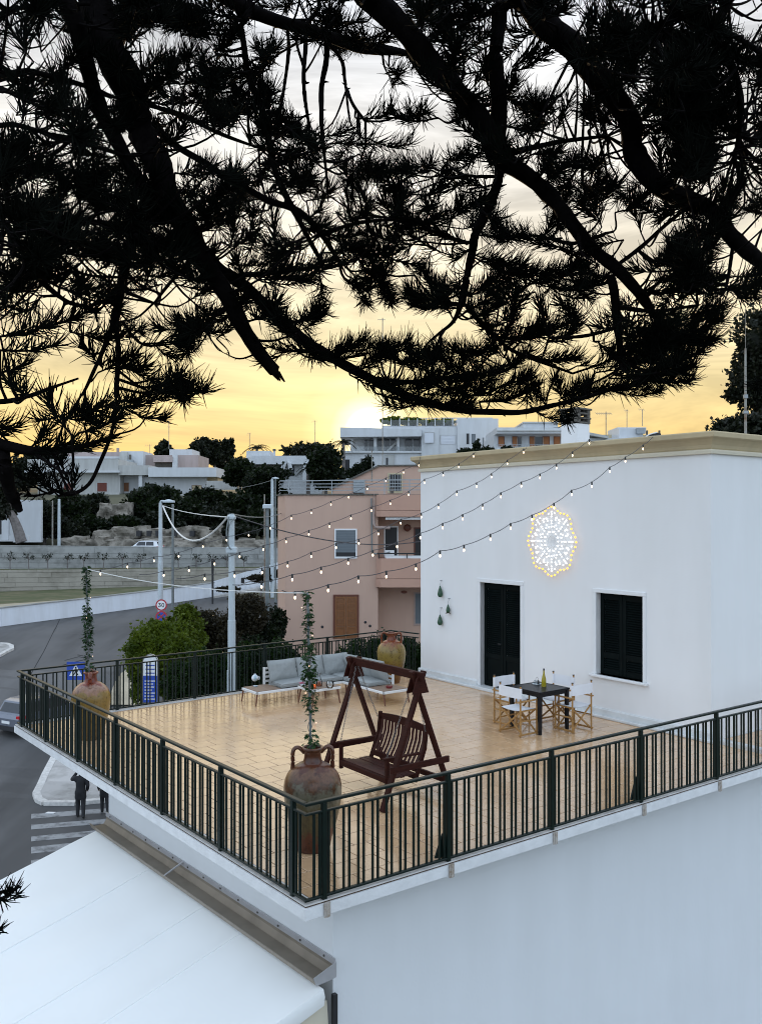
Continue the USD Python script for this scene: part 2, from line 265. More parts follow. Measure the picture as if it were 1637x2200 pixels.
M['asphalt'] = usdkit.material(stage, '/World/Looks/asphalt', {
    'g': ('geometry', {}), 'n1': ('noise_texture', {'scale': 0.14, 'detail': 4.0}), 'n2': ('noise_texture', {'scale': 60.0, 'detail': 3.0}), 'mp': ('mapping', {'scale': (0.5, 0.09, 0.2), 'rotation': (0, 0, 0.5)}), 'n3': ('noise_texture', {'scale': 1.0, 'detail': 5.0}),
    'r1': ('rgb_ramp', {'ramp': [(0.3, (0.080, 0.079, 0.080)), (0.7, (0.125, 0.123, 0.122))]}), 'r3': ('rgb_ramp', {'ramp': [(0.4, (0.75, 0.75, 0.75)), (0.6, (1.1, 1.1, 1.1))]}), 'mx': ('mix_color', {'blend_type': 'multiply', 'fac': 1.0, 'use_clamp': False}),
    'b': ('bump', {'strength': 0.4, 'distance': 0.01}), 'p': ('principled_bsdf', {'roughness': 0.8, 'specular_ior_level': 0.3})},
    [('g.position', 'n1.vector'), ('g.position', 'n2.vector'), ('g.position', 'mp.vector'), ('mp.vector', 'n3.vector'), ('n1.fac', 'r1.fac'), ('n3.fac', 'r3.fac'), ('r1.color', 'mx.a'), ('r3.color', 'mx.b'), ('mx.result', 'p.base_color'), ('n2.fac', 'b.height'), ('b.normal', 'p.normal')], surface='p.BSDF')
def tilemat(name, a, b):
    M[name] = usdkit.material(stage, '/World/Looks/' + name, {
        'g': ('geometry', {}), 'n': ('noise_texture', {'scale': 5.0, 'detail': 6.0, 'roughness': 0.65}), 'r': ('rgb_ramp', {'ramp': [(0.3, a), (0.7, b)]}),
        'rn': ('noise_texture', {'scale': 1.1, 'detail': 4.0}), 'rr': ('map_range', {'from_min': 0.3, 'from_max': 0.7, 'to_min': 0.12, 'to_max': 0.20}),
        'bn': ('noise_texture', {'scale': 3.5, 'detail': 2.0}), 'bu': ('bump', {'strength': 0.25, 'distance': 0.006}), 'p': ('principled_bsdf', {'ior': 2.3})},
        [('g.position', 'n.vector'), ('n.fac', 'r.fac'), ('r.color', 'p.base_color'), ('g.position', 'rn.vector'), ('rn.fac', 'rr.value'), ('rr.result', 'p.roughness'), ('g.position', 'bn.vector'), ('bn.fac', 'bu.height'), ('bu.normal', 'p.normal')], surface='p.BSDF')
for i, k in enumerate((0.94, 1.0, 1.05)): tilemat('tile_%s' % 'abc'[i], tuple(c * k for c in (0.56, 0.35, 0.19)), tuple(c * k for c in (0.65, 0.42, 0.235)))
def glaze(name, stops, noise=0.16):
    """Old glazed earthenware: colour bands with a ragged edge, blotches and crackle."""
    M[name] = usdkit.material(stage, '/World/Looks/' + name, {
        'tc': ('texture_coordinate', {}), 'g': ('geometry', {}), 's': ('separate_xyz', {}), 'n': ('noise_texture', {'scale': 5.5, 'detail': 7.0, 'roughness': 0.65}), 'n0': ('math', {'math_type': 'subtract', 'value2': 0.5}),
        'ma': ('math', {'math_type': 'multiply_add', 'value2': noise * 4}), 'zz': ('math', {'math_type': 'divide', 'value2': 1.2}), 'r': ('rgb_ramp', {'ramp': stops}),
        'n2': ('noise_texture', {'scale': 17.0, 'detail': 8.0, 'roughness': 0.7}), 'r2': ('rgb_ramp', {'ramp': [(0.34, (0.25, 0.22, 0.2)), (0.48, (0.8, 0.78, 0.74)), (0.72, (0.95, 0.92, 0.86))]}), 'mx': ('mix_color', {'blend_type': 'multiply', 'fac': 0.85, 'use_clamp': False}),
        'bu': ('bump', {'strength': 0.3, 'distance': 0.01}), 'p': ('principled_bsdf', {'roughness': 0.22})},
        [('tc.object', 's.vector'), ('tc.object', 'n.vector'), ('tc.object', 'n2.vector'), ('n.fac', 'n0.value1'), ('n0.value', 'ma.value1'), ('s.z', 'zz.value1'), ('zz.value', 'ma.value3'), ('ma.value', 'r.fac'), ('n2.fac', 'r2.fac'),
         ('r.color', 'mx.a'), ('r2.color', 'mx.b'), ('mx.result', 'p.base_color'), ('n2.fac', 'bu.height'), ('bu.normal', 'p.normal')], surface='p.BSDF')
glaze('glaze_near', [(0.0, (0.050, 0.014, 0.006)), (0.16, (0.070, 0.018, 0.007)), (0.22, (0.060, 0.042, 0.016)), (0.42, (0.070, 0.055, 0.025)), (0.50, (0.105, 0.095, 0.065)), (0.58, (0.12, 0.105, 0.075)), (0.64, (0.060, 0.026, 0.010)), (0.74, (0.12, 0.055, 0.028)), (0.82, (0.050, 0.013, 0.006)), (1.0, (0.075, 0.028, 0.013))])
glaze('glaze_ochre', [(0.0, (0.16, 0.085, 0.02)), (0.3, (0.21, 0.125, 0.025)), (0.66, (0.24, 0.15, 0.04)), (0.68, (0.27, 0.14, 0.085)), (0.76, (0.32, 0.19, 0.14)), (0.80, (0.15, 0.025, 0.012)), (1.0, (0.14, 0.04, 0.02))], 0.08)
glaze('glaze_yellow', [(0.0, (0.16, 0.055, 0.014)), (0.3, (0.18, 0.095, 0.02)), (0.45, (0.22, 0.155, 0.03)), (0.66, (0.25, 0.17, 0.05)), (0.74, (0.24, 0.10, 0.04)), (0.82, (0.17, 0.035, 0.012)), (1.0, (0.16, 0.05, 0.02))], 0.1)

# ------------------------------------------------------------------ ground, roads, walls
_GY = [-400, -40, 10, 20, 28, 34.5, 47, 58, 65, 76, 77.5, 78.5, 92, 95, 100, 115, 130, 150, 200, 300, 600, 6000]
_GZ = [-3.0, -1.2, -0.9, -0.5, 0.26, 1.45, 2.5, 2.7, 2.85, 2.95, 4.0, 6.2, 6.3, 7.0, 8.4, 11.2, 13.2, 14.3, 17, 21, 25, 25]
def gz(x, y):                                           # the hill foot swings back towards the right, where the side street climbs
    sh = ((np.clip(np.asarray(x, float), -56, -6) + 56) * .389 - 2.3) * np.clip((116 - np.asarray(y, float)) / 20, 0, 1)
    return np.interp(np.asarray(y, float) - sh, _GY, _GZ)
def G(px, py):
    d = np.linspace(8, 400, 8000); x = (px - CX) / FL * d; z = CZ - (py - HY) / FL * d
    i = int(np.argmax(z < gz(x, d))); return np.array([x[i], d[i], gz(x[i], d[i])])
def sheet(poly, dz, step=1.5, maxn=60000):
    """Polygon laid on the terrain as a triangulated sheet dz above it."""
    g = poly if isinstance(poly, Polygon) else Polygon(poly)
    x0, y0, x1, y1 = g.bounds; V, Fc, n = [], [], 0
    for yy in np.arange(math.floor(y0 / step) * step, y1, step):
        for xx in np.arange(math.floor(x0 / step) * step, x1, step * 4):
            c = g.intersection(sbox(xx, yy, xx + step * 4, yy + step))
            for q in getattr(c, 'geoms', [c]):
                if q.geom_type != 'Polygon' or q.area < 1e-6: continue
                v, f = trimesh.creation.triangulate_polygon(q, engine='earcut')
                V.append(np.c_[v, gz(v[:, 0], v[:, 1]) + dz]); Fc.append(f + n); n += len(v)
    v, f = np.vstack(V), np.vstack(Fc)
    nz = np.cross(v[f[:, 1]] - v[f[:, 0]], v[f[:, 2]] - v[f[:, 0]])[:, 2]; f[nz < 0] = f[nz < 0][:, ::-1]
    return v, f
def kerb(line, dz, w=0.14):
    """Raised border following a closed plan line on the terrain."""
    mb = MB(); pts = np.vstack([line, line[:1]])
    for a, b in zip(pts[:-1], pts[1:]):
        k = max(1, int(np.linalg.norm(b - a) / 1.0))
        for t in range(k):
            p, q = a + (b - a) * t / k, a + (b - a) * (t + 1) / k
            mb.bar((*p, gz(*p) + dz / 2 - 0.15), (*q, gz(*q) + dz / 2 - 0.15), w, dz + 0.3)
    return mb
xs = np.r_[-6000, -1500, -500, -200, np.arange(-100, 101, 4), 200, 500, 1500, 6000]
ys = np.r_[-400, -100, np.arange(-40, 76, 2.5), 76, 77.5, 78.5, np.arange(80, 160, 4), 180, 220, 300, 450, 600, 1200, 3000, 6000]
XX, YY = np.meshgrid(xs, ys); ZZ = gz(XX, YY) - np.where(YY < 76.2, 0.25, 0) + np.where(YY > 79, (meshkit.fbm(np.stack([XX * .12, YY * .12, 0 * XX], -1)) - .5) * 0.8, 0)
ii, jj = np.meshgrid(np.arange(len(ys) - 1), np.arange(len(xs) - 1), indexing='ij'); w_ = len(xs)
put('ground', (np.stack([XX, YY, ZZ], -1).reshape(-1, 3), np.stack([ii * w_ + jj, ii * w_ + jj + 1, (ii + 1) * w_ + jj + 1, (ii + 1) * w_ + jj], -1).reshape(-1, 4)), 'earth', smooth=True, kind='structure')
RW = [(-46, 12), (-33.2, 40), (-24.9, 57.7), (-15.0, 79)]      # foot of the white wall along the far side of the road
RW = [G(-60, 1353)[:2], G(0, 1346)[:2], G(160, 1325)[:2], G(300, 1306)[:2], G(458, 1282)[:2]]
roadpoly = Polygon([(-60, 5), (-60, RW[0][1]), *map(tuple, RW), (-8, 76.5), (14, 76.5), (14, 5)])
put('road', sheet(roadpoly, 0.012), 'asphalt', kind='structure')
# pavement corner by the crossing, traffic island, path by the hedge
pv = np.array([G(*p)[:2] for p in ((133, 1600), (121, 1625), (98, 1670), (79, 1710), (84, 1723), (97, 1730), (163, 1729), (226, 1723), (300, 1712))])
pv = np.vstack([pv, [(-5.5, 27.5), (-5.5, 33)]])
put('pavement', sheet(Polygon(pv).buffer(-0.12), 0.135), 'pavement', kind='structure')
put('kerb', kerb(pv, 0.14, 0.28), 'kerb_white', kind='structure')
isl = np.array([G(*p)[:2] for p in ((-60, 1392), (0, 1386), (15, 1387), (25, 1391), (26, 1397), (12, 1404), (0, 1411), (-60, 1428))])
put('traffic_island', sheet(Polygon(isl).buffer(-0.1), 0.135), 'pavement', kind='structure')
put('kerb', kerb(isl, 0.14, 0.25), 'kerb_white', kind='structure')
pp = np.array([G(*p)[:2] for p in ((232, 1520), (246, 1472), (262, 1450), (285, 1437), (330, 1432), (330, 1470), (330, 1520))])
put('path', sheet(Polygon(pp), 0.12), 'sand', kind='structure')
cross = thing('zebra_crossing', 'faded white zebra crossing stripes on the grey road by the pavement corner', 'road marking')
for (ya, yb, sl) in ((1750, 1760, 14), (1774, 1784, 15), (1798, 1809, 17), (1821, 1835, 18), (1849, 1866, 20)):
    q = [G(68, ya)[:2], G(250, ya - sl)[:2], G(250, yb - sl)[:2], G(68, yb)[:2]]
    put('stripe', sheet(Polygon(q), 0.017, 0.5), 'paint_road', cross)
# sealed asphalt cracks; the long thin line is a cable shadow painted dark
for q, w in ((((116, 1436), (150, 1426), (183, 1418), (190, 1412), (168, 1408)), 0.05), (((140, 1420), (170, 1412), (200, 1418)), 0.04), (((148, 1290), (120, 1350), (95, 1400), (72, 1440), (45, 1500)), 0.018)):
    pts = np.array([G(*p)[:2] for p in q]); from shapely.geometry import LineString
    put('seam_and_cable_shadow', sheet(LineString(pts).buffer(w), 0.018, 1.0), 'tar_and_shadow', kind='structure')

wl = thing('road_wall', 'long low white painted wall curving along the far edge of the road', 'wall')
mb = MB()
for a, b in zip(RW[:-1], RW[1:]):
    za, zb = gz(*a), gz(*b); d = (b - a) / np.linalg.norm(b - a); nrm = np.array([-d[1], d[0]]) * 0.16
    mb.hull([(*(a + s * nrm), za + h) for s in (-1, 1) for h in (-.5, 1.22)] + [(*(b + s * nrm), zb + h) for s in (-1, 1) for h in (-.5, 1.22)])
put('wall_face', mb, 'road_wall', wl)
mb = MB()
for a, b in zip(RW[:-1], RW[1:]):
    mb.bar((*a, gz(*a) + 1.25), (*b, gz(*b) + 1.25), 0.40, 0.06)
put('coping', mb, 'concrete', wl)
# grass bank behind it, two tiers of old stone retaining wall
def flat(pts, z): 
    v, f = trimesh.creation.triangulate_polygon(Polygon(pts), engine='earcut'); 
    nz = np.cross(v[f[:, 1]] - v[f[:, 0]], v[f[:, 2]] - v[f[:, 0]]); f[nz < 0] = f[nz < 0][:, ::-1]
    return np.c_[v, np.full(len(v), z)], f
n0 = [(p[0] - 0.1, p[1] + 0.1) for p in RW]; back = [(-56, 70.4), (-46, 74.3), (-36, 78.2), (-24, 82.9), (-11.5, 87.6)]
bv = np.array([(*p, 3.75 if k else 3.05 + .08 * i) for i in range(5) for k, p in ((1, n0[i]), (0, back[i]))]); put('grass_bank', MB().add(bv, [[2 * i, 2 * i + 2, 2 * i + 3, 2 * i + 1] for i in range(4)]), 'grass', kind='structure')
sv = []
for i in range(4):
    a, b = np.array([*n0[i], 3.75]), np.array([*back[i], 3.05 + .08 * i]); f = (.16, .14, .09, .03)[i]; sv += [a + (0, 0, .012), a + (b - a) * f + (0, 0, .012)]
put('sand_strip', MB().add(sv, [[2 * i, 2 * i + 2, 2 * i + 3, 2 * i + 1] for i in range(3)]), 'sand', kind='structure')
def coursed(name, label, p, q, z0, z1, course, matn, seed, fall):
    """Retaining wall of long rough courses, each stone its own mesh, standing slightly proud of one another; its top falls by fall along it."""
    r = np.random.default_rng(seed); t = thing(name, label, 'wall'); p, q = np.array(p, float), np.array(q, float); d = q - p; Lw = np.linalg.norm(d); d /= Lw; n = np.array([-d[1], d[0]])
    def block(s0, s1, o0, o1, a, b): return MB().hull([(*(p + d * s + n * o), z - fall * s / Lw) for s in (s0, s1) for o in (o0, o1) for z in (a, b)])
    put('core', block(0, Lw, .1, .9, z0 - .6, z1 - .05), matn, t)
    z = z0
    while z < z1 - 0.05:
        h = min(course * r.uniform(.8, 1.25), z1 - z); x = 0
        while x < Lw - 0.1:
            w = min(r.uniform(1.6, 5.0), Lw - x); o = r.uniform(-.03, .05)
            put('stone', block(x + .012, x + w - .012, o, o + .3, z + .012, z + h - .012), matn, t); x += w
        z += h
    return t
coursed('stone_retaining_wall', 'lower tier of weathered grey stone retaining wall beside the road', (-56, 70.4), (-11.0, 88), 2.8, 5.46, 0.40, 'tan_stone', 5, .65)
put('planting_strip', MB().hull([(*p, z) for p, z in (((-56, 70.6), 5.44), ((-11, 88.3), 4.80), ((-9.0, 91.0), 4.80), ((-56, 73), 5.44), ((-56, 70.6), 5.1), ((-11, 88.3), 4.4), ((-9.0, 91.0), 4.4), ((-56, 73), 5.1))]), 'grass', kind='structure')
coursed('concrete_retaining_wall', 'upper tier of pale grey concrete retaining wall behind the row of saplings', (-56, 72.2), (-9.0, 90.5), 4.6, 7.85, 0.52, 'concrete', 6, 1.15)
put('upper_road', MB().hull([(x, y, z) for x, y in ((-70, 79), (-34, 82.5), (-8, 92), (-8, 97), (-70, 93)) for z in (6.0, 6.22)]), 'asphalt', kind='structure')
# ramp wall rising to the right beyond the pole
t = thing('ramp_wall', 'white wall climbing the side street behind the street poles', 'wall')
a, b = G(458, 1282)[:2], U(606, 1206, 88)[:2]
za, zb = gz(*a), 4.1
put('wall_face', MB().hull([(a[0], a[1] + e, za + h) for e in (0, .3) for h in (-.5, 1.35)] + [(b[0], b[1] + e, zb + h) for e in (0, .3) for h in (-4, 1.36)]), 'road_wall', t)
put('vent', MB().box(U(519, 1247, 82.2), (0.5, 0.3, 0.5), rz=math.atan2(b[1] - a[1], b[0] - a[0])), 'window_dark', t)
q = [G(462, 1284), G(600, 1262)]
put('ramp_pavement', MB().hull([(a[0] + .2, a[1] - .4, za - .1), (a[0] + .2, a[1] - 1.6, za - .1), (b[0], b[1] - .4, zb - .9), (b[0], b[1] - 2.2, zb - 1.9), (a[0] + .2, a[1] - .4, za + .14), (a[0] + .2, a[1] - 1.6, za + .14), (b[0], b[1] - .4, zb - .7), (b[0], b[1] - 2.2, zb - .8)]), 'pavement', kind='structure')

# ------------------------------------------------------------------ the white house with the terrace
N0 = np.array([-0.736, 8.77]); A = np.array([0.805, 0.593]); B = np.array([-0.618, 0.786])
L0 = np.array([-6.68, 16.30]); F0 = np.array([0.25, 22.06]); H1 = np.array([0.96, 21.40]); H2 = np.array([5.61, 15.05])
E = (H2 - H1) / np.linalg.norm(H2 - H1); W = np.array([-E[1], E[0]])          # along the house front, into the house
if W @ A < 0: W = -W
HL = np.linalg.norm(H2 - H1); aE = math.atan2(E[1], E[0]); aA = math.atan2(A[1], A[0]); aB = math.atan2(B[1], B[0])
HT = T + 5.28
def HW(t, s, z): p = H1 + E * t + W * s; return np.array([p[0], p[1], z])
def hbox(mb, t0, t1, s0, s1, z0, z1, ch=0.0): return mb.box(HW((t0 + t1) / 2, (s0 + s1) / 2, (z0 + z1) / 2), (t1 - t0, s1 - s0, z1 - z0), rz=aE, ch=ch)
sW = 1.0 if (np.cross(E, W) > 0) else -1.0
def hb(mb, t0, t1, s0, s1, z0, z1, ch=0.0):      # box in house coordinates whatever the handedness
    return mb.box(HW((t0 + t1) / 2, (s0 + s1) / 2, (z0 + z1) / 2), (t1 - t0, abs(s1 - s0), z1 - z0), rz=aE, ch=ch)
house = thing('white_house', 'white rendered house with cream cornice and green shutters around the tiled terrace', 'house')
# front wall in pieces round the door and window openings, door 2.15..3.35, window 5.42..6.46
D0, D1, DZ0, DZ1 = 2.12, 3.36, T + 0.07, T + 2.37
V0, V1, VZ0, VZ1 = 5.40, 6.48, T + 0.80, T + 2.37
up = MB()
hb(up, 0, D0, 0, 9, T - 0.3, HT - 0.35); hb(up, D0, D1, 0.22, 9, T - 0.3, HT - 0.35); hb(up, D1, V0, 0, 9, T - 0.3, HT - 0.35); hb(up, V0, V1, 0.22, 9, T - 0.3, HT - 0.35); hb(up, V1, HL, 0, 9, T - 0.3, HT - 0.35)
hb(up, D0, D1, 0, 0.22, DZ1, HT - 0.35); hb(up, V0, V1, 0, 0.22, VZ1, HT - 0.35); hb(up, V0, V1, 0, 0.22, T - 0.3, VZ0)
put('upper_wall', up, 'white_paint', house)
# cornice: cove profile swept round the roof edge
def cornice(prof, name, matn):
    mb = MB(); ring = []
    for (o, z) in prof:
        ring.append([HW(-o, -o, z), HW(HL + o, -o, z), HW(HL + o, 9 + o, z), HW(-o, 9 + o, z)])
    ring = np.array(ring); n = len(prof); v = ring.reshape(-1, 3); q = []
    for i in range(n - 1):
        for k in range(4): q.append([i * 4 + k, i * 4 + (k + 1) % 4, (i + 1) * 4 + (k + 1) % 4, (i + 1) * 4 + k])
    return put(name, MB().add(v, q), matn, house)
zc = HT - 0.37
cornice([(0.0, zc - .002), (0.045, zc), (0.05, zc + .05), (0.03, zc + .075), (0.0, zc + .08)], 'cornice_bead', 'cream_paint')
cornice([(0.012, zc + .079), (0.03, zc + .10), (0.045, zc + .15), (0.08, zc + .20), (0.12, zc + .24), (0.16, zc + .265), (0.175, zc + .28), (0.18, zc + .35), (0.17, zc + .37), (-0.3, zc + .37)], 'cornice', 'cornice_paint')
put('roof', hb(MB(), 0.05, HL - 0.05, 0.05, 8.95, HT - 0.36, HT - 0.06), 'roof_felt', house)
sk = MB()
for (t0, t1) in ((-0.05, D0 - 0.10), (D1 + 0.10, HL + 0.05)): hb(sk, t0, t1, -0.05, 0.02, T, T + 0.17, ch=0.015); hb(sk, t0 - (t0 < 0) * .1, t1 + (t1 > 5) * .1, -0.13, -0.05, T, T + 0.055, ch=0.012)
put('skirting', sk, 'skirting', house)
def louvred(t0, t1, z0, z1, parent, leaf='shutter'):
    """One louvred shutter leaf standing in the opening."""
    fr = MB(); w = 0.075
    hb(fr, t0, t0 + w, 0.10, 0.145, z0, z1, ch=.006); hb(fr, t1 - w, t1, 0.10, 0.145, z0, z1, ch=.006)
    rails = [z0, z0 + (z1 - z0) * (0.27 if z1 - z0 > 2 else 0.2), z1 - 0.12]
    for i, z in enumerate(rails): hb(fr, t0 + w, t1 - w, 0.102, 0.142, z, z + 0.11, ch=.006)
    if z1 - z0 > 2: hb(fr, t0 + w, t1 - w, 0.118, 0.135, z0 + .11, rails[1], ch=.004)
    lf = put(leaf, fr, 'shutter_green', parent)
    sl = MB(); c, s = math.cos(.7), math.sin(.7)
    z = (rails[1] if z1 - z0 > 2 else z0) + 0.14
    while z < z1 - 0.15:
        R = rotz(aE) @ np.array([[1, 0, 0], [0, c, -s * sW], [0, s * sW, c]])
        sl.box(HW((t0 + t1) / 2, 0.124, z), (t1 - t0 - 2 * w, 0.045, 0.008), R=R); z += 0.045
    hb(sl, t0 + w, t1 - w, 0.15, 0.155, z0, z1)
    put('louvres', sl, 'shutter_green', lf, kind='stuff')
door = put('door', hb(hb(hb(MB(), D0 - .10, D0, -0.016, 0.20, DZ0, DZ1, ch=.008), D1, D1 + .10, -0.016, 0.20, DZ0, DZ1, ch=.008), D0 - .10, D1 + .10, -0.019, 0.20, DZ1, DZ1 + .09, ch=.008), 'frame_white', house)
louvred(D0 + .015, (D0 + D1) / 2 - .004, DZ0 + .01, DZ1 - .01, door, 'door_leaf'); louvred((D0 + D1) / 2 + .004, D1 - .015, DZ0 + .01, DZ1 - .01, door, 'door_leaf')
put('threshold', hb(MB(), D0 - .12, D1 + .12, -0.14, 0.2, T + .001, DZ0, ch=.01), 'skirting', house)
put('handle', MB().tube([HW((D0 + D1) / 2 - .04, 0.09, T + 1.05), HW((D0 + D1) / 2 - .04, 0.05, T + 1.05), HW((D0 + D1) / 2 - .12, 0.05, T + 1.05)], .009, 6), 'black_post', door)
win = put('window', hb(hb(hb(MB(), V0 - .09, V0, -0.022, 0.20, VZ0, VZ1, ch=.008), V1, V1 + .07, -0.022, 0.20, VZ0, VZ1, ch=.008), V0 - .09, V1 + .07, -0.025, 0.20, VZ1, VZ1 + .08, ch=.008), 'frame_white', house)
louvred(V0 + .012, (V0 + V1) / 2 - .004, VZ0 + .01, VZ1 - .01, win); louvred((V0 + V1) / 2 + .004, V1 - .012, VZ0 + .01, VZ1 - .01, win)
put('sill', hb(MB(), V0 - .14, V1 + .12, -0.07, 0.2, VZ0 - .05, VZ0, ch=.01), 'frame_white', win)
# the storey below: slab, set-back walls
bA, aB_ = 0.60, 0.42
W0 = N0 + A * bA + B * aB_
SL = 0.14
out = 0.05
pN, pR, pL, pF = N0 - A * out * 0 - B * out - A * out, N0 + A * 13 - B * out, L0 + (L0 - F0) / np.linalg.norm(L0 - F0) * out * 1.2 + B * out, F0 + B * out * 2
slab_poly = Polygon([pN, pR, H2 + A * 6 + W * 0, H2 + W * .5, H1 + W * .5, H1 - E * 0.3, pF, pL])
put('terrace_slab', MB().prism(slab_poly, T - SL, T - 0.022), 'slab_edge', house)
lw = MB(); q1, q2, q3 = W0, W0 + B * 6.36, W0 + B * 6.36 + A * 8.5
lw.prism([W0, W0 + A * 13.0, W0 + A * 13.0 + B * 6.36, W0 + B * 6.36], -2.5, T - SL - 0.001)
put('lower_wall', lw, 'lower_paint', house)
# gutter along the foot of the terrace wall
gt = MB(); g0, g1 = W0 - B * 0.06 - A * 0.002, W0 + B * 6.44 - A * 0.002
gz0, gz1 = T - 0.99, T - 1.14
def G3(p, o, z): r = p - A * o; return np.array([r[0], r[1], z])
prof = [(0.006, 0.10), (0.006, 0.02), (0.05, -0.05), (0.24, -0.06), (0.27, 0.0), (0.285, 0.0), (0.25, -0.075), (0.045, -0.065), (-0.0, 0.015), (-0.0, 0.10)]
ga, gb = [G3(g0, o, gz0 + h) for o, h in prof], [G3(g1, o, gz1 + h) for o, h in prof]
k = len(prof); gt.add(np.array(ga + gb), [[i, (i + 1) % k, k + (i + 1) % k, k + i] for i in range(k)])
gut = put('gutter', gt, 'steel_gutter', house)
put('flashing', MB().bar(G3(g0, 0.010, gz0 + .10), G3(g1, 0.010, gz1 + .10), 0.012, 0.07), 'gutter_lip', gut)
for s in np.linspace(0.03, 0.97, 14): put('screw', MB().box(G3(g0 + (g1 - g0) * s, 0.020, gz0 + (gz1 - gz0) * s + .10), (.018, .018, .018), rz=aA), 'stone_dark', gut)
jo = g0 + (g1 - g0) * 0.56; jz = gz0 + (gz1 - gz0) * .56
put('joint_strap', MB().hull([G3(jo + B * e, o, jz + h) for e in (-.012, .012) for o, h in ((0.01, .14), (0.01, .12), (.29, .012), (.29, .0))]), 'gutter_lip', gut)
put('end_cap', MB().hull([G3(g0 - B * e, o, gz0 + h) for e in (0.0, .006) for o, h in ((0.0, .10), (0.0, -.06), (.05, -.07), (.25, -.08), (.285, .01))]), 'gutter_lip', gut)
# chimney on the roof
cp = np.array([(1236 - CX) / FL * 20.6, 20.6]); ch = put('chimney', MB().box((*cp, CZ + 1.70), (0.47, 0.47, 0.86), rz=math.radians(42), ch=.01), 'white_paint', house)
for i in range(4):
    s = (0.50, 0.53, 0.50, 0.56)[i]
    put('chimney_slab', MB().box((*cp, CZ + 2.155 + i * 0.105), (s, s, 0.042), rz=math.radians(42 + (i % 2) * 2), ch=.008), 'stone_dark', ch)
    if i < 3:
        mb = MB()
        for sx in (-1, 1):
            for sy in (-1, 1): o = rotz(math.radians(42)) @ np.array([sx * .19, sy * .19, 0]); mb.box((cp[0] + o[0], cp[1] + o[1], CZ + 2.208 + i * .105), (.11, .11, .064), rz=math.radians(42))
        o1 = rotz(math.radians(42)) @ np.array([.10 * (-1) ** i, 0, 0]); mb.box((cp[0] + o1[0], cp[1] + o1[1], CZ + 2.208 + i * .105), (.07, .36, .064), rz=math.radians(42))
        put('chimney_pier', mb, 'stone_dark', ch)
# low olive-grey court and kerb past the house corner on the right
put('side_kerb', MB().bar((*(H2 + E * 0.05 + W * .06), T + .03), (*(H2 + E * .92 + W * .06), T + .03), 0.16, 0.07), 'kerb_white', house)

# ------------------------------------------------------------------ terrace floor of single tiles
floor_poly = Polygon([N0 + A * .10 + B * .10, N0 + A * 12.5 + B * .10, H2 + A * 5.5 + E * .2, H2 + E * .0 - W * .02, H1 - W * .02, H1 - E * .22, F0 - B * .12, L0 + A * .12 - B * .12])
fl = UsdGeom.Xform.Define(stage, '/World/terrace_floor').GetPrim(); fl.SetCustomDataByKey('kind', 'structure')
put('mortar_bed', MB().prism(slab_poly.buffer(-0.02), T - 0.0215, T - 0.008), 'grout', fl)
edge = slab_poly.buffer(-0.012).difference(floor_poly.buffer(0.006)).buffer(-0.001)
em = MB()
for g in getattr(edge, 'geoms', [edge]):
    if g.area > 1e-3: em.prism(g, T - 0.006, T + 0.003)
put('edge_strip', em, 'kerb_white', fl)
ts, gap = 0.345, 0.0062
cand = []
for j in range(0, 44):
    for i in range(-20, 42):
        a0, b0 = i * ts + (j % 2) * ts / 2 - 3, j * ts * 0.985
        c = N0 + A * (a0 + ts / 2) + B * (b0 + ts / 2)
        if floor_poly.distance(Point(c)) > ts: continue
        q = Polygon([N0 + A * (a0 + x) + B * (b0 + y) for x, y in ((gap, gap), (ts - gap, gap), (ts - gap, ts * .985 - gap), (gap, ts * .985 - gap))]).intersection(floor_poly)
        if q.geom_type != 'Polygon' or q.area < 0.004: continue
        px = CX + c[0] / c[1] * FL; seen = -20 < px < 1660
        cand.append((c[1] if seen else 99 + c[1], q))
cand.sort(key=lambda e: e[0])
tr = np.random.default_rng(3)
def tilemesh(q):
    p = np.array(q.exterior.coords[:-1]); 
    if Polygon(p).exterior.is_ccw is False: p = p[::-1]
    c = p.mean(0); n = len(p); inn = c + (p - c) * (1 - 0.016)
    dz = tr.normal(0, .0004); tx, ty = tr.normal(0, .0016, 2)
    top = lambda r: T + dz + (r - c) @ np.array([tx, ty])
    v = np.vstack([np.c_[inn, top(inn)], np.c_[p, top(p) - .002], np.c_[p, np.full(n, T - .009)]])
    f = [[0, i, i + 1] for i in range(1, n - 1)]
    for k in (0, 1):
        for i in range(n): a, b = k * n + i, k * n + (i + 1) % n; f += [[a, a + n, b + n], [a, b + n, b]]
    return v, np.array(f)
rest = [MB(), MB(), MB()]
for i, (d, q) in enumerate(cand):
    k = int(tr.integers(3)); m = tilemesh(q)
    if i < 300: put('tile', m, 'tile_' + 'abc'[k], fl)
    else: rest[k].add(*m)
for k in range(3): put('tile_field', rest[k], 'tile_' + 'abc'[k], fl, kind='stuff')

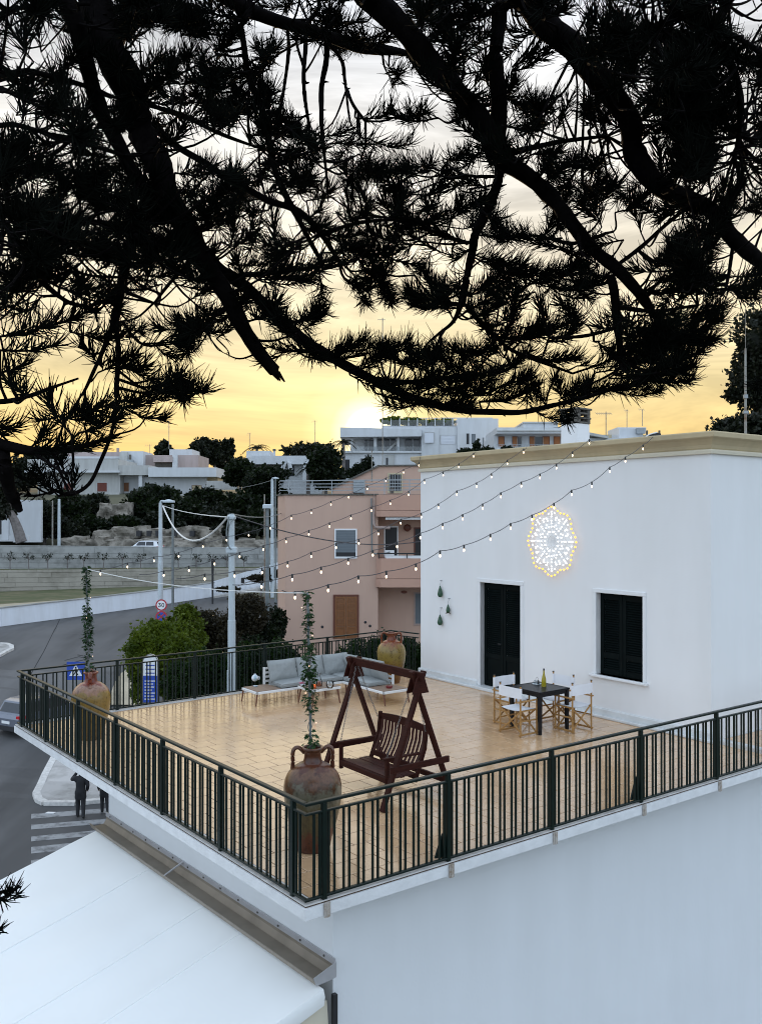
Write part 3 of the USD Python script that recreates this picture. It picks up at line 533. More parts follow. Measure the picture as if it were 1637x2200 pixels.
# ------------------------------------------------------------------ railings
def railing(label, p0, p1, posts, ends=(0.0, 0.0), brackets=True):
    p0, p1 = np.asarray(p0), np.asarray(p1); d = p1 - p0; Lr = np.linalg.norm(d); d = d / Lr; nrm = np.array([d[1], -d[0]])
    an = math.atan2(d[1], d[0]); t = thing('railing', label, 'railing')
    def at(s, z): r = p0 + d * s; return np.array([r[0], r[1], z])
    for nm, z, w, h in (('handrail', T + .985, .055, .030), ('middle_rail', T + .885, .040, .024), ('bottom_rail', T + .035, .042, .026)):
        put(nm, MB().bar(at(-ends[0], z), at(Lr + ends[1], z), w, h, ch=.006), 'rail_green', t)
    for s in posts:
        po = put('post', MB().box(at(s, T + .46), (.052, .052, 1.02), rz=an, ch=.005), 'rail_green', t)
        if brackets:
            pr = at(s, T - .085); pr[:2] += nrm * (out + .012)
            put('wall_bracket', MB().box(pr, (.075, .016, .15), rz=an, ch=.004).box(pr + (0, 0, .0), (.026, .03, .146), rz=an), 'bracket_grey', po)
    lim = [-.3] + list(posts) + [Lr + .3]
    for a, b in zip(lim[:-1], lim[1:]):
        n = max(1, int(round((b - a) / .185))); st = (b - a) / n
        for i in range(n):
            for e in (-.034, .034):
                s = a + (i + .5) * st + e
                if s < .015 or s > Lr - .015: continue
                put('baluster', MB().box(at(s, T + .46), (.021, .021, .838), rz=an), 'rail_green', t)
    return t
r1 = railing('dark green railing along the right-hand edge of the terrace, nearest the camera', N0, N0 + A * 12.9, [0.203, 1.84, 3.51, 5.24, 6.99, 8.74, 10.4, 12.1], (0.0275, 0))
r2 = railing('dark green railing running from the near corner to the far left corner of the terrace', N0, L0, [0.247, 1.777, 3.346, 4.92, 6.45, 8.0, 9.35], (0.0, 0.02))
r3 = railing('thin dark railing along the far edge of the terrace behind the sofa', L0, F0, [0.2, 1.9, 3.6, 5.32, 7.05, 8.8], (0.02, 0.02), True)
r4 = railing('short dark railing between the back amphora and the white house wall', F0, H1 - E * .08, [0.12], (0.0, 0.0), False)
for s, hgt in ((1.86, .30), (5.26, .34)):           # folded stays on two posts of the near railing
    p = N0 + A * (s - .03) + B * .05
    put('stay', MB().hull([(*(p + A * u + B * v), T + z) for u, v, z in ((0, -.01, .03), (0, .01, .03), (-.14, -.01, .05), (-.14, .01, .05), (-.05, -.01, .16), (-.05, .01, .16), (-.03, -.01, hgt), (-.03, .01, hgt), (0, -.01, hgt), (0, .01, hgt))]), 'rail_green', r1)

# ------------------------------------------------------------------ awning below the terrace
aw = thing('awning', 'large white membrane awning sloping down from the gutter at bottom left', 'awning')
nu, nv = 34, 30; V = []
drop = 0.30
for i in range(nu):
    for j in range(nv):
        u = -0.12 + (6.46) * i / (nu - 1); v = 0.20 + 4.6 * j / (nv - 1)
        p = W0 + B * u - A * v
        z = gz0 + (gz1 - gz0) * u / 6.7 - .085 - drop * (v - .2) - 0.02
        z += -0.035 * abs(math.sin((u + .12) / 6.46 * math.pi * 4)) ** 0.6 * min(1, v / 1.2) + 0.05 * (meshkit.fbm(np.array([[u * 1.3, v * .45, 1.0]]))[0] - .5)
        V.append((p[0], p[1], z))
V = np.array(V); q = [[i * nv + j, i * nv + j + 1, (i + 1) * nv + j + 1, (i + 1) * nv + j] for i in range(nu - 1) for j in range(nv - 1)]
mat('membrane', (0.80, 0.80, 0.78), 0.5, var=0.035, scale=0.5, bump=0.2, bscale=1.6)
put('membrane', MB().add(np.vstack([V, V - (0, 0, .006)]), np.vstack([np.array(q), np.array(q)[:, ::-1] + len(V)])), 'membrane', aw, smooth=True)
for fr in (0.27, 0.42, 0.68):      # welded overlap seams
    ln = [];
    for j in range(nv):
        i = fr * (nu - 1); i0 = int(i); p = V[i0 * nv + j] * (1 - (i - i0)) + V[(i0 + 1) * nv + j] * (i - i0); ln.append(p + (0, 0, .011))
    put('seam', MB().add(np.vstack([np.array(ln) + np.r_[B * .03, 0], np.array(ln) - np.r_[B * .03, 0], np.array(ln) + np.r_[B * .032, -.012], np.array(ln) - np.r_[B * .036, .012]]),
        [[j, j + 1, nv + j + 1, nv + j] for j in range(nv - 1)] + [[2 * nv + j, 2 * nv + j + 1, j + 1, j] for j in range(nv - 1)] + [[nv + j, nv + j + 1, 3 * nv + j + 1, 3 * nv + j] for j in range(nv - 1)]), 'membrane', aw)
e0 = V[:nv]; dn = np.array([0, 0, -.17]); mid = np.r_[-B * .03, -.07]
put('valance', MB().add(np.vstack([e0, e0 + mid, e0 + dn - np.r_[B * .01, 0]]), [[k * nv + j, k * nv + j + 1, (k + 1) * nv + j + 1, (k + 1) * nv + j] for k in (0, 1) for j in range(nv - 1)]), 'membrane', aw, smooth=True)
e1 = V[(nu - 1) * nv:]
put('valance', MB().add(np.vstack([e1, e1 + dn]), [[j, j + 1, nv + j + 1, nv + j] for j in range(nv - 1)]), 'membrane', aw, smooth=True)
put('side_curtain', MB().bar((*(W0 - A * .02 - B * .06), T - 2.6), (*(W0 - A * 4.5 - B * .06), T - 2.95), .02, 2.7), 'cream_paint', aw)
put('corner_post', MB().box((*(W0 - A * .05 - B * .10), T - 3.2), (.05, .05, 4.0), rz=aA), 'black_post', aw)

# ------------------------------------------------------------------ things on the terrace
def P2(a, b, o=N0): return np.array(o) + A * a + B * b
def fl_at(px, py): return UZ(px, py, T)[:2]
# amphorae (profile: radius, height), two strap handles from rim to shoulder
AMPH = [(0.0, 0.012), (0.17, 0.0), (0.195, 0.0), (0.205, 0.03), (0.225, 0.13), (0.262, 0.26), (0.298, 0.40), (0.325, 0.54), (0.336, 0.66), (0.330, 0.76), (0.300, 0.85), (0.245, 0.92), (0.175, 0.97), (0.128, 0.99), (0.108, 1.015), (0.098, 1.06), (0.098, 1.10), (0.106, 1.125), (0.122, 1.14), (0.128, 1.155), (0.122, 1.168), (0.105, 1.17), (0.092, 1.15), (0.085, 1.08), (0.09, 1.0), (0.0, 0.98)]
def amphora(label, p, rot, matn, s=1.0):
    t = thing('amphora', label, 'amphora', (p[0], p[1], T + 0.004), rot)
    pr = smoothline(np.array(AMPH)[1:], 4); pr[:, 0] = np.maximum(pr[:, 0], 0.001)
    mb = MB().lathe(pr * s, 56); m = mb.tm(); v = m.vertices
    an = np.arctan2(v[:, 1], v[:, 0]); v[:, 0] *= 1 + .006 * np.sin(3 * an + v[:, 2] * 5); v[:, 1] *= 1 + .008 * np.sin(2 * an + 1)
    put('body', (v, m.faces), matn, t, smooth=40)
    for sg in (-1, 1):
        pth = smoothline([(sg * .095, 0, 1.105), (sg * .16, 0, 1.165), (sg * .215, 0, 1.15), (sg * .232, 0, 1.08), (sg * .228, 0, 1.0), (sg * .235, 0, 0.925)], 5) * s
        h = MB().tube(pth, .024 * s, 8); hm = h.tm(); hm.vertices[:, 1] *= 1.45
        put('handle', (hm.vertices, hm.faces), matn, t, smooth=50)
    return t
pa1, pa2, pa3 = fl_at(672, 1822), fl_at(196, 1586), fl_at(841, 1466)
amphora('large brown glazed amphora in the near corner of the terrace with an ivy pole', pa1, math.radians(8), 'glaze_near')
amphora('ochre amphora with a pinkish shoulder in the far left corner of the terrace', pa2, math.radians(104), 'glaze_ochre', 0.98)
amphora('yellow ochre amphora without a plant, behind the sofa beside the house wall', pa3, math.radians(-3), 'glaze_yellow', 0.98)
# ivy wound up a pale pole in two of them
def leaf3(mb, c, d, up, s):
    """Ivy leaf: five-pointed, slightly folded."""
    d = d / np.linalg.norm(d); sd = np.cross(d, up); sd /= np.linalg.norm(sd) + 1e-9; nr = np.cross(sd, d)
    o = [(0, 0, 0), (-.1, .5, .06), (.35, .38, .05), (.45, .6, .0), (.7, .25, .03), (1.05, 0, -.1), (.7, -.25, .03), (.45, -.6, .0), (.35, -.38, .05), (-.1, -.5, .06), (.45, 0, -.05)]
    v = [c + s * (d * a + sd * b + nr * e) for a, b, e in o]
    mb.add(v, [[10, i, i + 1] for i in range(0, 9)] + [[10, 9, 0]])
def ivy_pole(label, p, h0, h1, seed, tilt):
    r = np.random.default_rng(seed); t = thing('ivy_pole', label, 'ivy plant', (p[0], p[1], T + .1), 0)
    H = h1 - .1; ax = lambda z: np.array([tilt[0] * z, tilt[1] * z, z])
    put('pole', MB().tube([ax(.2), ax(H * .5), ax(H)], .014, 8), 'pole_grey', t)
    st = MB(); z = np.linspace(h0 - .1, H - .02, 150)
    for ph in (0, 2.2): st.tube([ax(k) + .026 * np.array([math.cos(k * 17 + ph), math.sin(k * 17 + ph), 0]) for k in z], .004, 4)
    put('vine', st, 'bark_grey', t)
    lf = MB(); n = 900
    for i in range(n):
        k = r.uniform(h0 - .1, H + .03); dens = .55 + .45 * math.sin(k * 5.2 + seed) + .25 * math.sin(k * 13)
        if r.random() > dens + .15: continue
        an = r.uniform(0, 6.28); rad = r.uniform(.02, .085) * (1.15 - .45 * k / H) * (.7 + .5 * dens); o = np.array([math.cos(an), math.sin(an), 0])
        leaf3(lf, ax(k) + o * rad, o + np.array([0, 0, r.uniform(-1.0, .4)]), np.array([r.normal(0, .3), r.normal(0, .3), 1.0]), r.uniform(.028, .058))
    put('ivy_leaves', lf, 'ivy_leaf', t, kind='stuff')
    for i in range(5):
        k = h0 + (H - h0) * (i + .5) / 5; an = i * 2.4; put('fairy_light', MB().hull(trimesh.creation.icosphere(0, .009).vertices + ax(k) + .07 * np.array([math.cos(an), math.sin(an), 0])), 'fairy', t)
    return np.array([p[0], p[1], T + .1]) + ax(H)
top1 = ivy_pole('thin pole wound with green ivy rising from the near amphora', pa1, 1.18, 2.95, 4, (-.022, .012))
top2 = ivy_pole('thin pole wound with green ivy rising from the far left amphora', pa2, 1.15, 2.93, 5, (-.03, 0.0))

# garden swing: two crossed-leg frames, beam, bench on chains (local x = A, y = B)
so = np.array([0.045, 12.47]); sw = thing('garden_swing', 'dark brown wooden garden swing bench hanging on chains from an A-frame', 'swing', (so[0], so[1], T + .004), aA)
sy = 1.0 if np.cross(A, B) > 0 else -1.0
def S(a, b, z): return np.array([a, b * sy, z])
for b in (-.75, .75):
    for e, (s0, off) in enumerate(((-1, -.028), (1, .028))):
        put('leg', MB().bar(S(s0 * .61, b + off, 0), S(-s0 * .085, b + off, 1.76), .075 if False else .048, .085, up=S(0, 1, 0), ch=.006), 'swing_wood', sw)
    put('cross_brace', MB().bar(S(-.50, b - .06, .52), S(.50, b - .06, .52), .035, .085, ch=.005), 'swing_wood', sw)
    for off in (-.062, .062): put('gusset', MB().hull([S(x, b + off + y, z) for y in (-.008, .008) for x, z in ((-.07, 1.67), (.07, 1.67), (-.14, 1.47), (.14, 1.47), (0, 1.72))]), 'swing_wood', sw)
put('beam', MB().bar(S(0, -.88, 1.70), S(0, .88, 1.70), .055, .11, ch=.006), 'swing_wood', sw)
put('stretcher', MB().bar(S(.54, -.80, .19), S(.54, .80, .19), .04, .075, ch=.005), 'swing_wood', sw)
f0, z0s, k0, zk = -.37, .345, .10, .30            # seat front/back
for i in range(6):
    a = f0 + (k0 - f0) * (i + .5) / 6; z = z0s + (zk - z0s) * (i + .5) / 6 + .012 * math.cos(i / 5 * math.pi * 2)
    put('seat_slat', MB().box(S(a, .0, z), (.07, 1.10, .020), ch=.004), 'seat_wood', sw)
put('front_rail', MB().box(S(f0 - .01, 0, z0s - .035), (.03, 1.12, .075), ch=.005), 'swing_wood', sw)
put('back_rail', MB().box(S(k0 + .03, 0, zk - .02), (.04, 1.12, .08), ch=.005), 'swing_wood', sw)
bk0, bk1 = S(k0 + .045, 0, zk + .07), S(.335, 0, .93)
def bk(f, b, o=0.0):
    p = bk0 + (bk1 - bk0) * f; p = p + np.array([.06 * math.sin(f * math.pi * 1.0) + o, 0, 0]); p[1] = b * sy; return p
for b in (-.54, .54): put('back_post', MB().bar(S(k0 + .02, b, zk - .10), bk(.5, b), .04, .055, ch=.004).bar(bk(.48, b), bk(1.04, b), .04, .05, ch=.004), 'swing_wood', sw)
put('top_rail', MB().hull([bk(f, b, o) + (0, 0, .035 * (f > .95) * (1 - (b / .52) ** 2)) for f in (.86, 1.0) for b in np.linspace(-.52, .52, 7) for o in (-.012, .012)]), 'swing_wood', sw)
put('lower_rail', MB().bar(bk(.03, -.52), bk(.03, .52), .03, .075, ch=.004), 'swing_wood', sw)
for i in range(13):
    b = -.48 + .96 * i / 12; mb = MB()
    for f0_, f1_ in ((.05, .3), (.29, .6), (.59, .88)): mb.bar(bk(f0_, b), bk(f1_, b), .050, .012, up=S(1, 0, .4))
    put('back_slat', mb, 'seat_wood', sw)
for b in (-.55, .55):
    put('armrest', MB().bar(S(f0 - .05, b, .60), S(.20, b, .585), .065, .024, ch=.005), 'swing_wood', sw)
    put('arm_post', MB().bar(S(f0 + .01, b, .22), S(f0 + .01, b, .59), .05, .045, up=S(0, 1, 0), ch=.004), 'swing_wood', sw)
    for (a1, z1, a0, b0) in ((f0, .60, -.02, b * 1.22), (.30, .86, .02, b * 1.22)):
        mb = MB(); p, q = S(a1, b, z1), S(a0, b0, 1.62); n = 30
        for i in range(n):
            c0, c1 = p + (q - p) * i / n, p + (q - p) * (i + 1.25) / n; d = (c1 - c0); d /= np.linalg.norm(d); x = np.cross(d, (0, 1, 0) if i % 2 else (1, 0, 0)); x /= np.linalg.norm(x)
            m = (c0 + c1) / 2; h = np.linalg.norm(c1 - c0) / 2; r = .011
            loop = [m + d * h * math.cos(w) + x * r * math.sin(w) for w in np.linspace(0, 2 * math.pi, 9)]
            mb.tube(loop, .0032, 4, cap=False)
        put('chain', mb, 'chain', sw)

# black bistro table and what stands on it
tc = np.array([2.86, 16.0]); tb = thing('garden_table', 'square black plastic garden table in front of the house wall', 'table', (*tc, T + .004), aA)
mb = MB().box((0, 0, .735), (.77, .77, .022), ch=.006)
for x, y, sx, sy_ in ((0, .375, .77, .022), (0, -.375, .77, .022), (.375, 0, .022, .77), (-.375, 0, .022, .77)): mb.box((x, y, .735), (sx, sy_, .032), ch=.005)
put('table_top', mb, 'table_black', tb)
ap = MB()
for x, y, sx, sy_ in ((0, .355, .72, .02), (0, -.355, .72, .02), (.355, 0, .02, .72), (-.355, 0, .02, .72)): ap.box((x, y, .69), (sx, sy_, .07))
put('apron', ap, 'table_black', tb)
for sx in (-1, 1):
    for sy_ in (-1, 1): put('leg', MB().hull([(sx * (.345 + e * o), sy_ * (.345 + f_ * o), z) for e in (-1, 1) for f_ in (-1, 1) for z, o in ((0, .024), (.725, .032))]), 'table_black', tb)
def on(px, py, z): return UZ(px, py, z)
TZ = T + .75
p = on(1168, 1475, TZ); b = thing('bottle', 'slim yellow glass bottle with a black stopper on the black table', 'bottle', p)
put('glass', MB().lathe(smoothline([(.001, 0), (.042, .0), (.044, .02), (.043, .10), (.034, .16), (.019, .22), (.014, .265), (.013, .29), (.001, .29)], 3), 20), 'bottle_yellow', b, smooth=40)
put('stopper', MB().lathe([(.001, .29), (.014, .29), (.016, .295), (.016, .325), (.001, .327)], 12), 'cap_black', b)
p = on(1153, 1470, TZ); b = thing('cruet_set', 'small white cruet set with glass jars beside the yellow bottle', 'cruet set', p, aA)
put('tray', MB().lathe([(.001, 0), (.075, 0), (.085, .012), (.08, .012), (.07, .006), (.001, .006)], 20), 'ceramic_white', b)
for i, (x, y) in enumerate(((.03, .02), (-.03, .025), (0, -.035))): put('jar', MB().lathe([(.001, .006), (.022, .006), (.024, .05), (.016, .062), (.016, .075), (.001, .078)], 12, (x, y, 0)), 'clear_glass' if i < 2 else 'cap_black', b)
put('carrier', MB().tube(smoothline([(-.03, 0, .01), (-.03, 0, .10), (0, 0, .125), (.03, 0, .10), (.03, 0, .01)], 3), .003, 5), 'chain', b)
# director's chairs: local +y is the way the sitter faces
ch0 = thing('directors_chair', 'white canvas folding chair at the left side of the black table, back to the swing', 'chair', (*P2(-.56, -.03, tc), T + .004), aA - math.pi / 2, group='chairs round the black table')
wd, dp = .25, .20
for x in (-wd, wd):
    put('front_post', MB().bar((x, dp, 0), (x, dp, .60), .030, .022, up=(0, 1, 0), ch=.004), 'chair_wood', ch0)
    put('back_post', MB().bar((x, -dp, 0), (x, -dp, .88), .030, .022, up=(0, 1, 0), ch=.004), 'chair_wood', ch0)
    put('armrest', MB().box((x, .01, .612), (.05, .50, .022), ch=.005), 'chair_wood', ch0)
    put('floor_rail', MB().bar((x, -dp - .04, .035), (x, dp + .04, .035), .022, .03, ch=.004), 'chair_wood', ch0)
    put('seat_rail', MB().bar((x * .92, -dp - .01, .44), (x * .92, dp + .01, .44), .026, .026, ch=.004), 'chair_wood', ch0)
    put('side_rail', MB().bar((x, -dp, .27), (x, dp, .27), .018, .024, ch=.003), 'chair_wood', ch0)
    put('back_cap', MB().box((x, -dp, .888), (.026, .034, .012)), 'cap_black', ch0)
for y in (-dp + .025, dp - .025):
    for s in (-1, 1): put('cross_leg', MB().bar((s * wd * .95, y + s * .012, .05), (-s * wd * .92, y + s * .012, .43), .030, .018, up=(0, 1, 0), ch=.003), 'chair_wood', ch0)
def sag(x0, x1, y0, y1, z, dz, curve='y'):
    n = 9; v = []
    for i in range(n):
        for j in range(3):
            u, w = i / (n - 1), j / 2; v.append((x0 + (x1 - x0) * u, y0 + (y1 - y0) * w, z - dz * 4 * u * (1 - u)))
    v = np.array(v); q = [[i * 3 + j, (i + 1) * 3 + j, (i + 1) * 3 + j + 1, i * 3 + j + 1] for i in range(n - 1) for j in range(2)]
    return MB().add(np.vstack([v, v - (0, 0, .006)]), np.vstack([np.array(q), np.array(q)[:, ::-1] + len(v)]))
put('seat', sag(-wd * .95, wd * .95, -dp + .01, dp - .0, .458, .022), 'canvas', ch0, smooth=40)
n = 9; v = np.array([(-wd - .016 + (2 * wd + .032) * i / (n - 1), -dp - .016 - .02 * math.sin(i / (n - 1) * math.pi), z) for i in range(n) for z in (.665, .75, .845)])
q = np.array([[i * 3 + j, (i + 1) * 3 + j, (i + 1) * 3 + j + 1, i * 3 + j + 1] for i in range(n - 1) for j in range(2)])
put('back', MB().add(np.vstack([v, v + (0, .012, 0)]), np.vstack([q, q[:, ::-1] + len(v)])).box((-wd, -dp, .755), (.042, .036, .18), ch=.004).box((wd, -dp, .755), (.042, .036, .18), ch=.004), 'canvas', ch0, smooth=40)
for (a, b, r, lab) in ((.42, -.42, aA, 'white canvas folding chair nearest the near railing, right of the table leg'), (-.10, .58, aA + math.pi, 'white canvas folding chair in front of the green door, behind the table'),
                      (.62, .16, aA + math.pi / 2, 'white canvas folding chair between black table and wall, below the window')):
    dup(ch0, 'directors_chair', (*P2(a, b, tc), T + .004), r, lab)

# corner sofa (local x = A, y = B, origin at the front left leg)
oS = np.array([-2.5, 17.8]); sf = thing('corner_sofa', 'white framed L-shaped garden sofa with wooden end shelves by the far railing', 'sofa', (*oS, T + .004), aA)
def SB(mb, x0, x1, y0, y1, z0, z1, ch=.006): return mb.box(((x0 + x1) / 2, (y0 + y1) / 2 * sy, (z0 + z1) / 2), (x1 - x0, y1 - y0, z1 - z0), ch=ch)
LA, LB, DP = 2.73, -1.49, .66
fr = MB()
for (x0, x1, y0, y1) in ((0, LA, 0, .04), (0, LA, DP - .04, DP), (0, .04, 0, DP), (LA - .04, LA, LB, DP), (LA - DP, LA - DP + .04, LB, 0), (LA - DP, LA, LB, LB + .04)): SB(fr, x0, x1, y0, y1, .235, .285)
put('frame', fr, 'sofa_frame', sf)
base = MB(); SB(base, .04, LA - .04, .04, DP - .04, .245, .268, 0); SB(base, LA - DP + .04, LA - .04, LB + .04, .04, .246, .269, 0); put('seat_base', base, 'sofa_frame', sf)
for (x0, x1, y0, y1) in ((.0, .60, .0, DP), (LA - DP, LA, LB, LB + .58)):
    g = 5
    for i in range(g):
        mb = MB()
        if y0 == 0: SB(mb, x0 + .03, x1 - .02, y0 + .025 + (DP - .05) * i / g, y0 + .025 + (DP - .05) * (i + 1) / g - .004, .283, .298, .003)
        else: SB(mb, x0 + .025 + (DP - .05) * i / g, x0 + .025 + (DP - .05) * (i + 1) / g - .004, y0 + .03, y1 - .02, .283, .298, .003)
        put('shelf_board', mb, 'table_wood', sf)
for (x, y) in ((.03, .03), (.03, DP - .03), (1.35, .04), (1.35, DP - .04), (LA - .03, DP - .03), (LA - DP + .03, LB + .03), (LA - .03, LB + .03), (LA - DP + .03, -.1), (LA - .03, -.4)):
    k = np.array([x, y * sy]); o = (k - np.array([LA / 2, -.2 * sy])) * .02
    put('leg', MB().tube([(x, y * sy, .245), (x + o[0], y * sy + o[1], 0)], [.021, .014], 8), 'leg_wood', sf)
for nm, pts in (('back_frame', [(.52, DP - .03), (LA, DP - .03)]), ('back_frame', [(LA - .03, DP), (LA - .03, LB + .52)])):
    mb = MB(); (x0, y0), (x1, y1) = pts
    for z in (.36, .45, .54, .63): mb.bar((x0, y0 * sy, z), (x1, y1 * sy, z), .03, .04)
    k = 6
    for i in range(k + 1): mb.box((x0 + (x1 - x0) * i / k, (y0 + (y1 - y0) * i / k) * sy, .455), (.042, .042, .40), ch=.004)
    put(nm, mb, 'sofa_frame', sf)
def cushion(name, label, c, size, rz, tilt=0.0, seed=0, plump=.5, group=None, axis='x'):
    """Soft box: bulging faces, pinched corners, a welt along the edge."""
    n = 9; r = np.random.default_rng(seed); sx, sy2, sz = size
    u = np.linspace(-1, 1, n); uu, vv = np.meshgrid(u, u, indexing='ij'); V, Q = [], []
    prof = (1 - uu ** 4) * (1 - vv ** 4)
    bump = (meshkit.fbm(np.stack([uu * 1.6 + seed * 3, vv * 1.6, 0 * uu], -1)) - .5) * .35 * sz
    pinch = 1 - .07 * (np.abs(uu) * np.abs(vv)) ** 2 + .05 * (np.abs(uu * vv)) ** 6
    for s in (1, -1):
        z = s * (sz / 2) * ((1 - plump) + plump * prof ** .5) * (1 - .35 * np.maximum(np.abs(uu), np.abs(vv)) ** 8) + s * bump * prof
        V.append(np.stack([uu * sx / 2 * (1 - .05 * (1 - np.abs(vv) ** 2) * 0 - .03 * (1 - np.abs(vv))), vv * sy2 / 2 * (1 - .05 * (1 - np.abs(uu))), z], -1).reshape(-1, 3))
    q = np.array([[i * n + j, (i + 1) * n + j, (i + 1) * n + j + 1, i * n + j + 1] for i in range(n - 1) for j in range(n - 1)])
    rim = [(i, 0) for i in range(n - 1)] + [(n - 1, j) for j in range(n - 1)] + [(i, n - 1) for i in range(n - 1, 0, -1)] + [(0, j) for j in range(n - 1, 0, -1)]
    k = [i * n + j for i, j in rim]; side = np.array([[k[i], k[i] + n * n, k[(i + 1) % len(k)] + n * n, k[(i + 1) % len(k)]] for i in range(len(k))])
    t = thing(name, label, 'cushion', c, rz, group)
    R = trimesh.transformations.rotation_matrix(tilt, [1, 0, 0] if axis == 'x' else [0, 1, 0])[:3, :3]
    v = np.vstack(V) @ R.T
    put('cover', MB().add(v, np.vstack([q, q[:, ::-1] + n * n, side[:, ::-1]])), 'cushion_fabric', t, smooth=50)
    ed = (np.vstack(V)[k] + np.vstack(V)[[a + n * n for a in k]]) / 2 @ R.T
    put('piping', MB().tube(np.vstack([ed, ed[:1]]), .007, 5, cap=False), 'cushion_fabric', t)
    return t
def sofaP(x, y, z): r = oS + A * x + B * y; return (r[0], r[1], T + z)
for i, (x0, x1, y0, y1, lab) in enumerate(((.60, 2.06, .02, .56, 'long grey seat cushion on the left half of the sofa, beside the wooden shelf'), (2.07, 2.66, .02, .58, 'square grey seat cushion in the corner of the sofa'), (2.09, 2.66, -.93, .0, 'grey seat cushion on the right wing of the sofa behind the swing'))):
    cushion('seat_cushion', lab, sofaP((x0 + x1) / 2, (y0 + y1) / 2, .345), (x1 - x0, y1 - y0, .125), aA, 0, i, .18)
for i, (x, lab) in enumerate(((.90, 'leftmost grey back cushion on the sofa, beside the wooden shelf with the white pot'), (1.58, 'grey back cushion half hidden by the ivy pole, second from the left on the sofa'), (2.25, 'tall grey back cushion just left of the corner of the sofa'))):
    cushion('back_cushion', lab, sofaP(x, .50, .585), (.66, .44, .19), aA, sy * math.radians(72), 10 + i, .62)
for i, (y, lab) in enumerate(((.30, 'grey back cushion in the corner of the sofa, first of the right wing'), (-.22, 'middle grey back cushion on the right wing of the sofa'), (-.70, 'rightmost grey back cushion on the sofa, in front of the back amphora'))):
    cushion('back_cushion', lab, sofaP(2.50, y, .585), (.44, .52, .19), aA, -math.radians(-72) , 20 + i, .62, axis='y')
# coffee table
ct = np.array([-1.27, 18.2]); cf = thing('coffee_table', 'low white coffee table with a wooden top in front of the sofa', 'table', (*ct, T + .004), aA)
put('frame', MB().box((0, 0, .315), (.68, .58, .05), ch=.005), 'sofa_frame', cf)
for i in range(6): put('top_board', MB().box((-.275 + .11 * i, 0, .346), (.106, .54, .014), ch=.003), 'table_wood', cf)
for sx in (-1, 1):
    for s2 in (-1, 1): put('leg', MB().tube([(sx * .29, s2 * .24, .30), (sx * .33, s2 * .275, 0)], [.022, .014], 8), 'leg_wood', cf)
CT = T + .358
p = on(686, 1474, CT); b = thing('glass_carafe', 'glass carafe lit orange from within on the coffee table beside the ivy', 'carafe', p)
put('glass', MB().lathe(smoothline([(.001, 0), (.055, .0), (.062, .03), (.058, .10), (.030, .17), (.024, .22), (.036, .265), (.033, .265), (.021, .22), (.026, .17), (.052, .1), (.05, .03)], 3), 18), 'clear_glass', b, smooth=40)
put('tea', MB().lathe([(.001, .012), (.045, .012), (.05, .05), (.047, .10), (.001, .10)], 16), 'amber_glass', b, smooth=40)
p = on(676, 1480, CT); b = thing('candle_glass', 'small glowing orange candle glass on the coffee table', 'candle', p)
put('glass', MB().lathe([(.001, 0), (.035, 0), (.042, .09), (.039, .09), (.032, .01), (.001, .01)], 16), 'amber_glass', b, smooth=40); put('flame', MB().hull(trimesh.creation.icosphere(1, .014).vertices * (1, 1, 2.0) + (0, 0, .06)), 'candle', b)
p = on(709, 1479, CT); b = thing('glass_bowl', 'clear round glass bowl on the right end of the coffee table', 'bowl', p)
put('glass', MB().lathe(smoothline([(.001, 0), (.04, .0), (.075, .04), (.082, .09), (.066, .14), (.060, .15), (.056, .148), (.062, .135), (.077, .09), (.07, .042), (.038, .006)], 3), 20), 'clear_glass', b, smooth=40)
for i in range(6): put('pebble', MB().hull(trimesh.creation.icosphere(1, .018).vertices * (1, 1, .7) + (.03 * math.cos(i * 1.05), .03 * math.sin(i * 1.05), .022)), 'ceramic_white', b)
p = on(652, 1474, CT); b = thing('flower_posy', 'pink flowers lying in a low white dish on the left of the coffee table', 'flowers', p)
put('dish', MB().lathe([(.001, 0), (.05, 0), (.075, .03), (.07, .03), (.045, .008), (.001, .008)], 16), 'ceramic_white', b)
fr_ = np.random.default_rng(2)
for i in range(9):
    mb = MB(); c = np.array([fr_.uniform(-.09, .05), fr_.uniform(-.05, .05), .045 + fr_.uniform(0, .03)])
    for k in range(5): leaf3(mb, c, np.array([math.cos(k * 1.26), math.sin(k * 1.26), .35]), np.array([0, 0, 1.0]), .026)
    put('flower', mb, 'flower_pink', b)
SH = T + .303
p = on(548, 1463, SH); b = thing('ceramic_pot', 'squat white ceramic pot with blue marks on the left shelf of the sofa', 'pot', p)
put('body', MB().lathe(smoothline([(.001, 0), (.04, 0), (.072, .04), (.077, .07), (.056, .11), (.028, .135), (.024, .15), (.001, .152)], 3), 20), 'ceramic_white', b, smooth=40)
put('handle', MB().tube(smoothline([(.068, 0, .085), (.10, 0, .08), (.095, 0, .04), (.068, 0, .036)], 4), .01, 6), 'ceramic_white', b, smooth=40)
p = on(549, 1475, SH); b = thing('saucer', 'small white saucer on the front of the left sofa shelf', 'saucer', p)
put('dish', MB().lathe([(.001, 0), (.035, 0), (.05, .015), (.047, .017), (.033, .006), (.001, .006)], 16), 'ceramic_white', b); put('tea_light', MB().lathe([(.001, .006), (.02, .006), (.02, .022), (.001, .022)], 12), 'sofa_frame', b)
p = on(836, 1478, SH); b = thing('ashtray', 'dark red glazed ashtray on the right shelf of the sofa', 'ashtray', p)
put('dish', MB().lathe([(.001, 0), (.06, 0), (.07, .035), (.058, .035), (.05, .012), (.001, .012)], 18), 'red_glaze', b, smooth=40)
for i in range(3): put('rest', MB().box((.062 * math.cos(i * 2.1), .062 * math.sin(i * 2.1), .038), (.02, .012, .01), rz=i * 2.1), 'red_glaze', b)

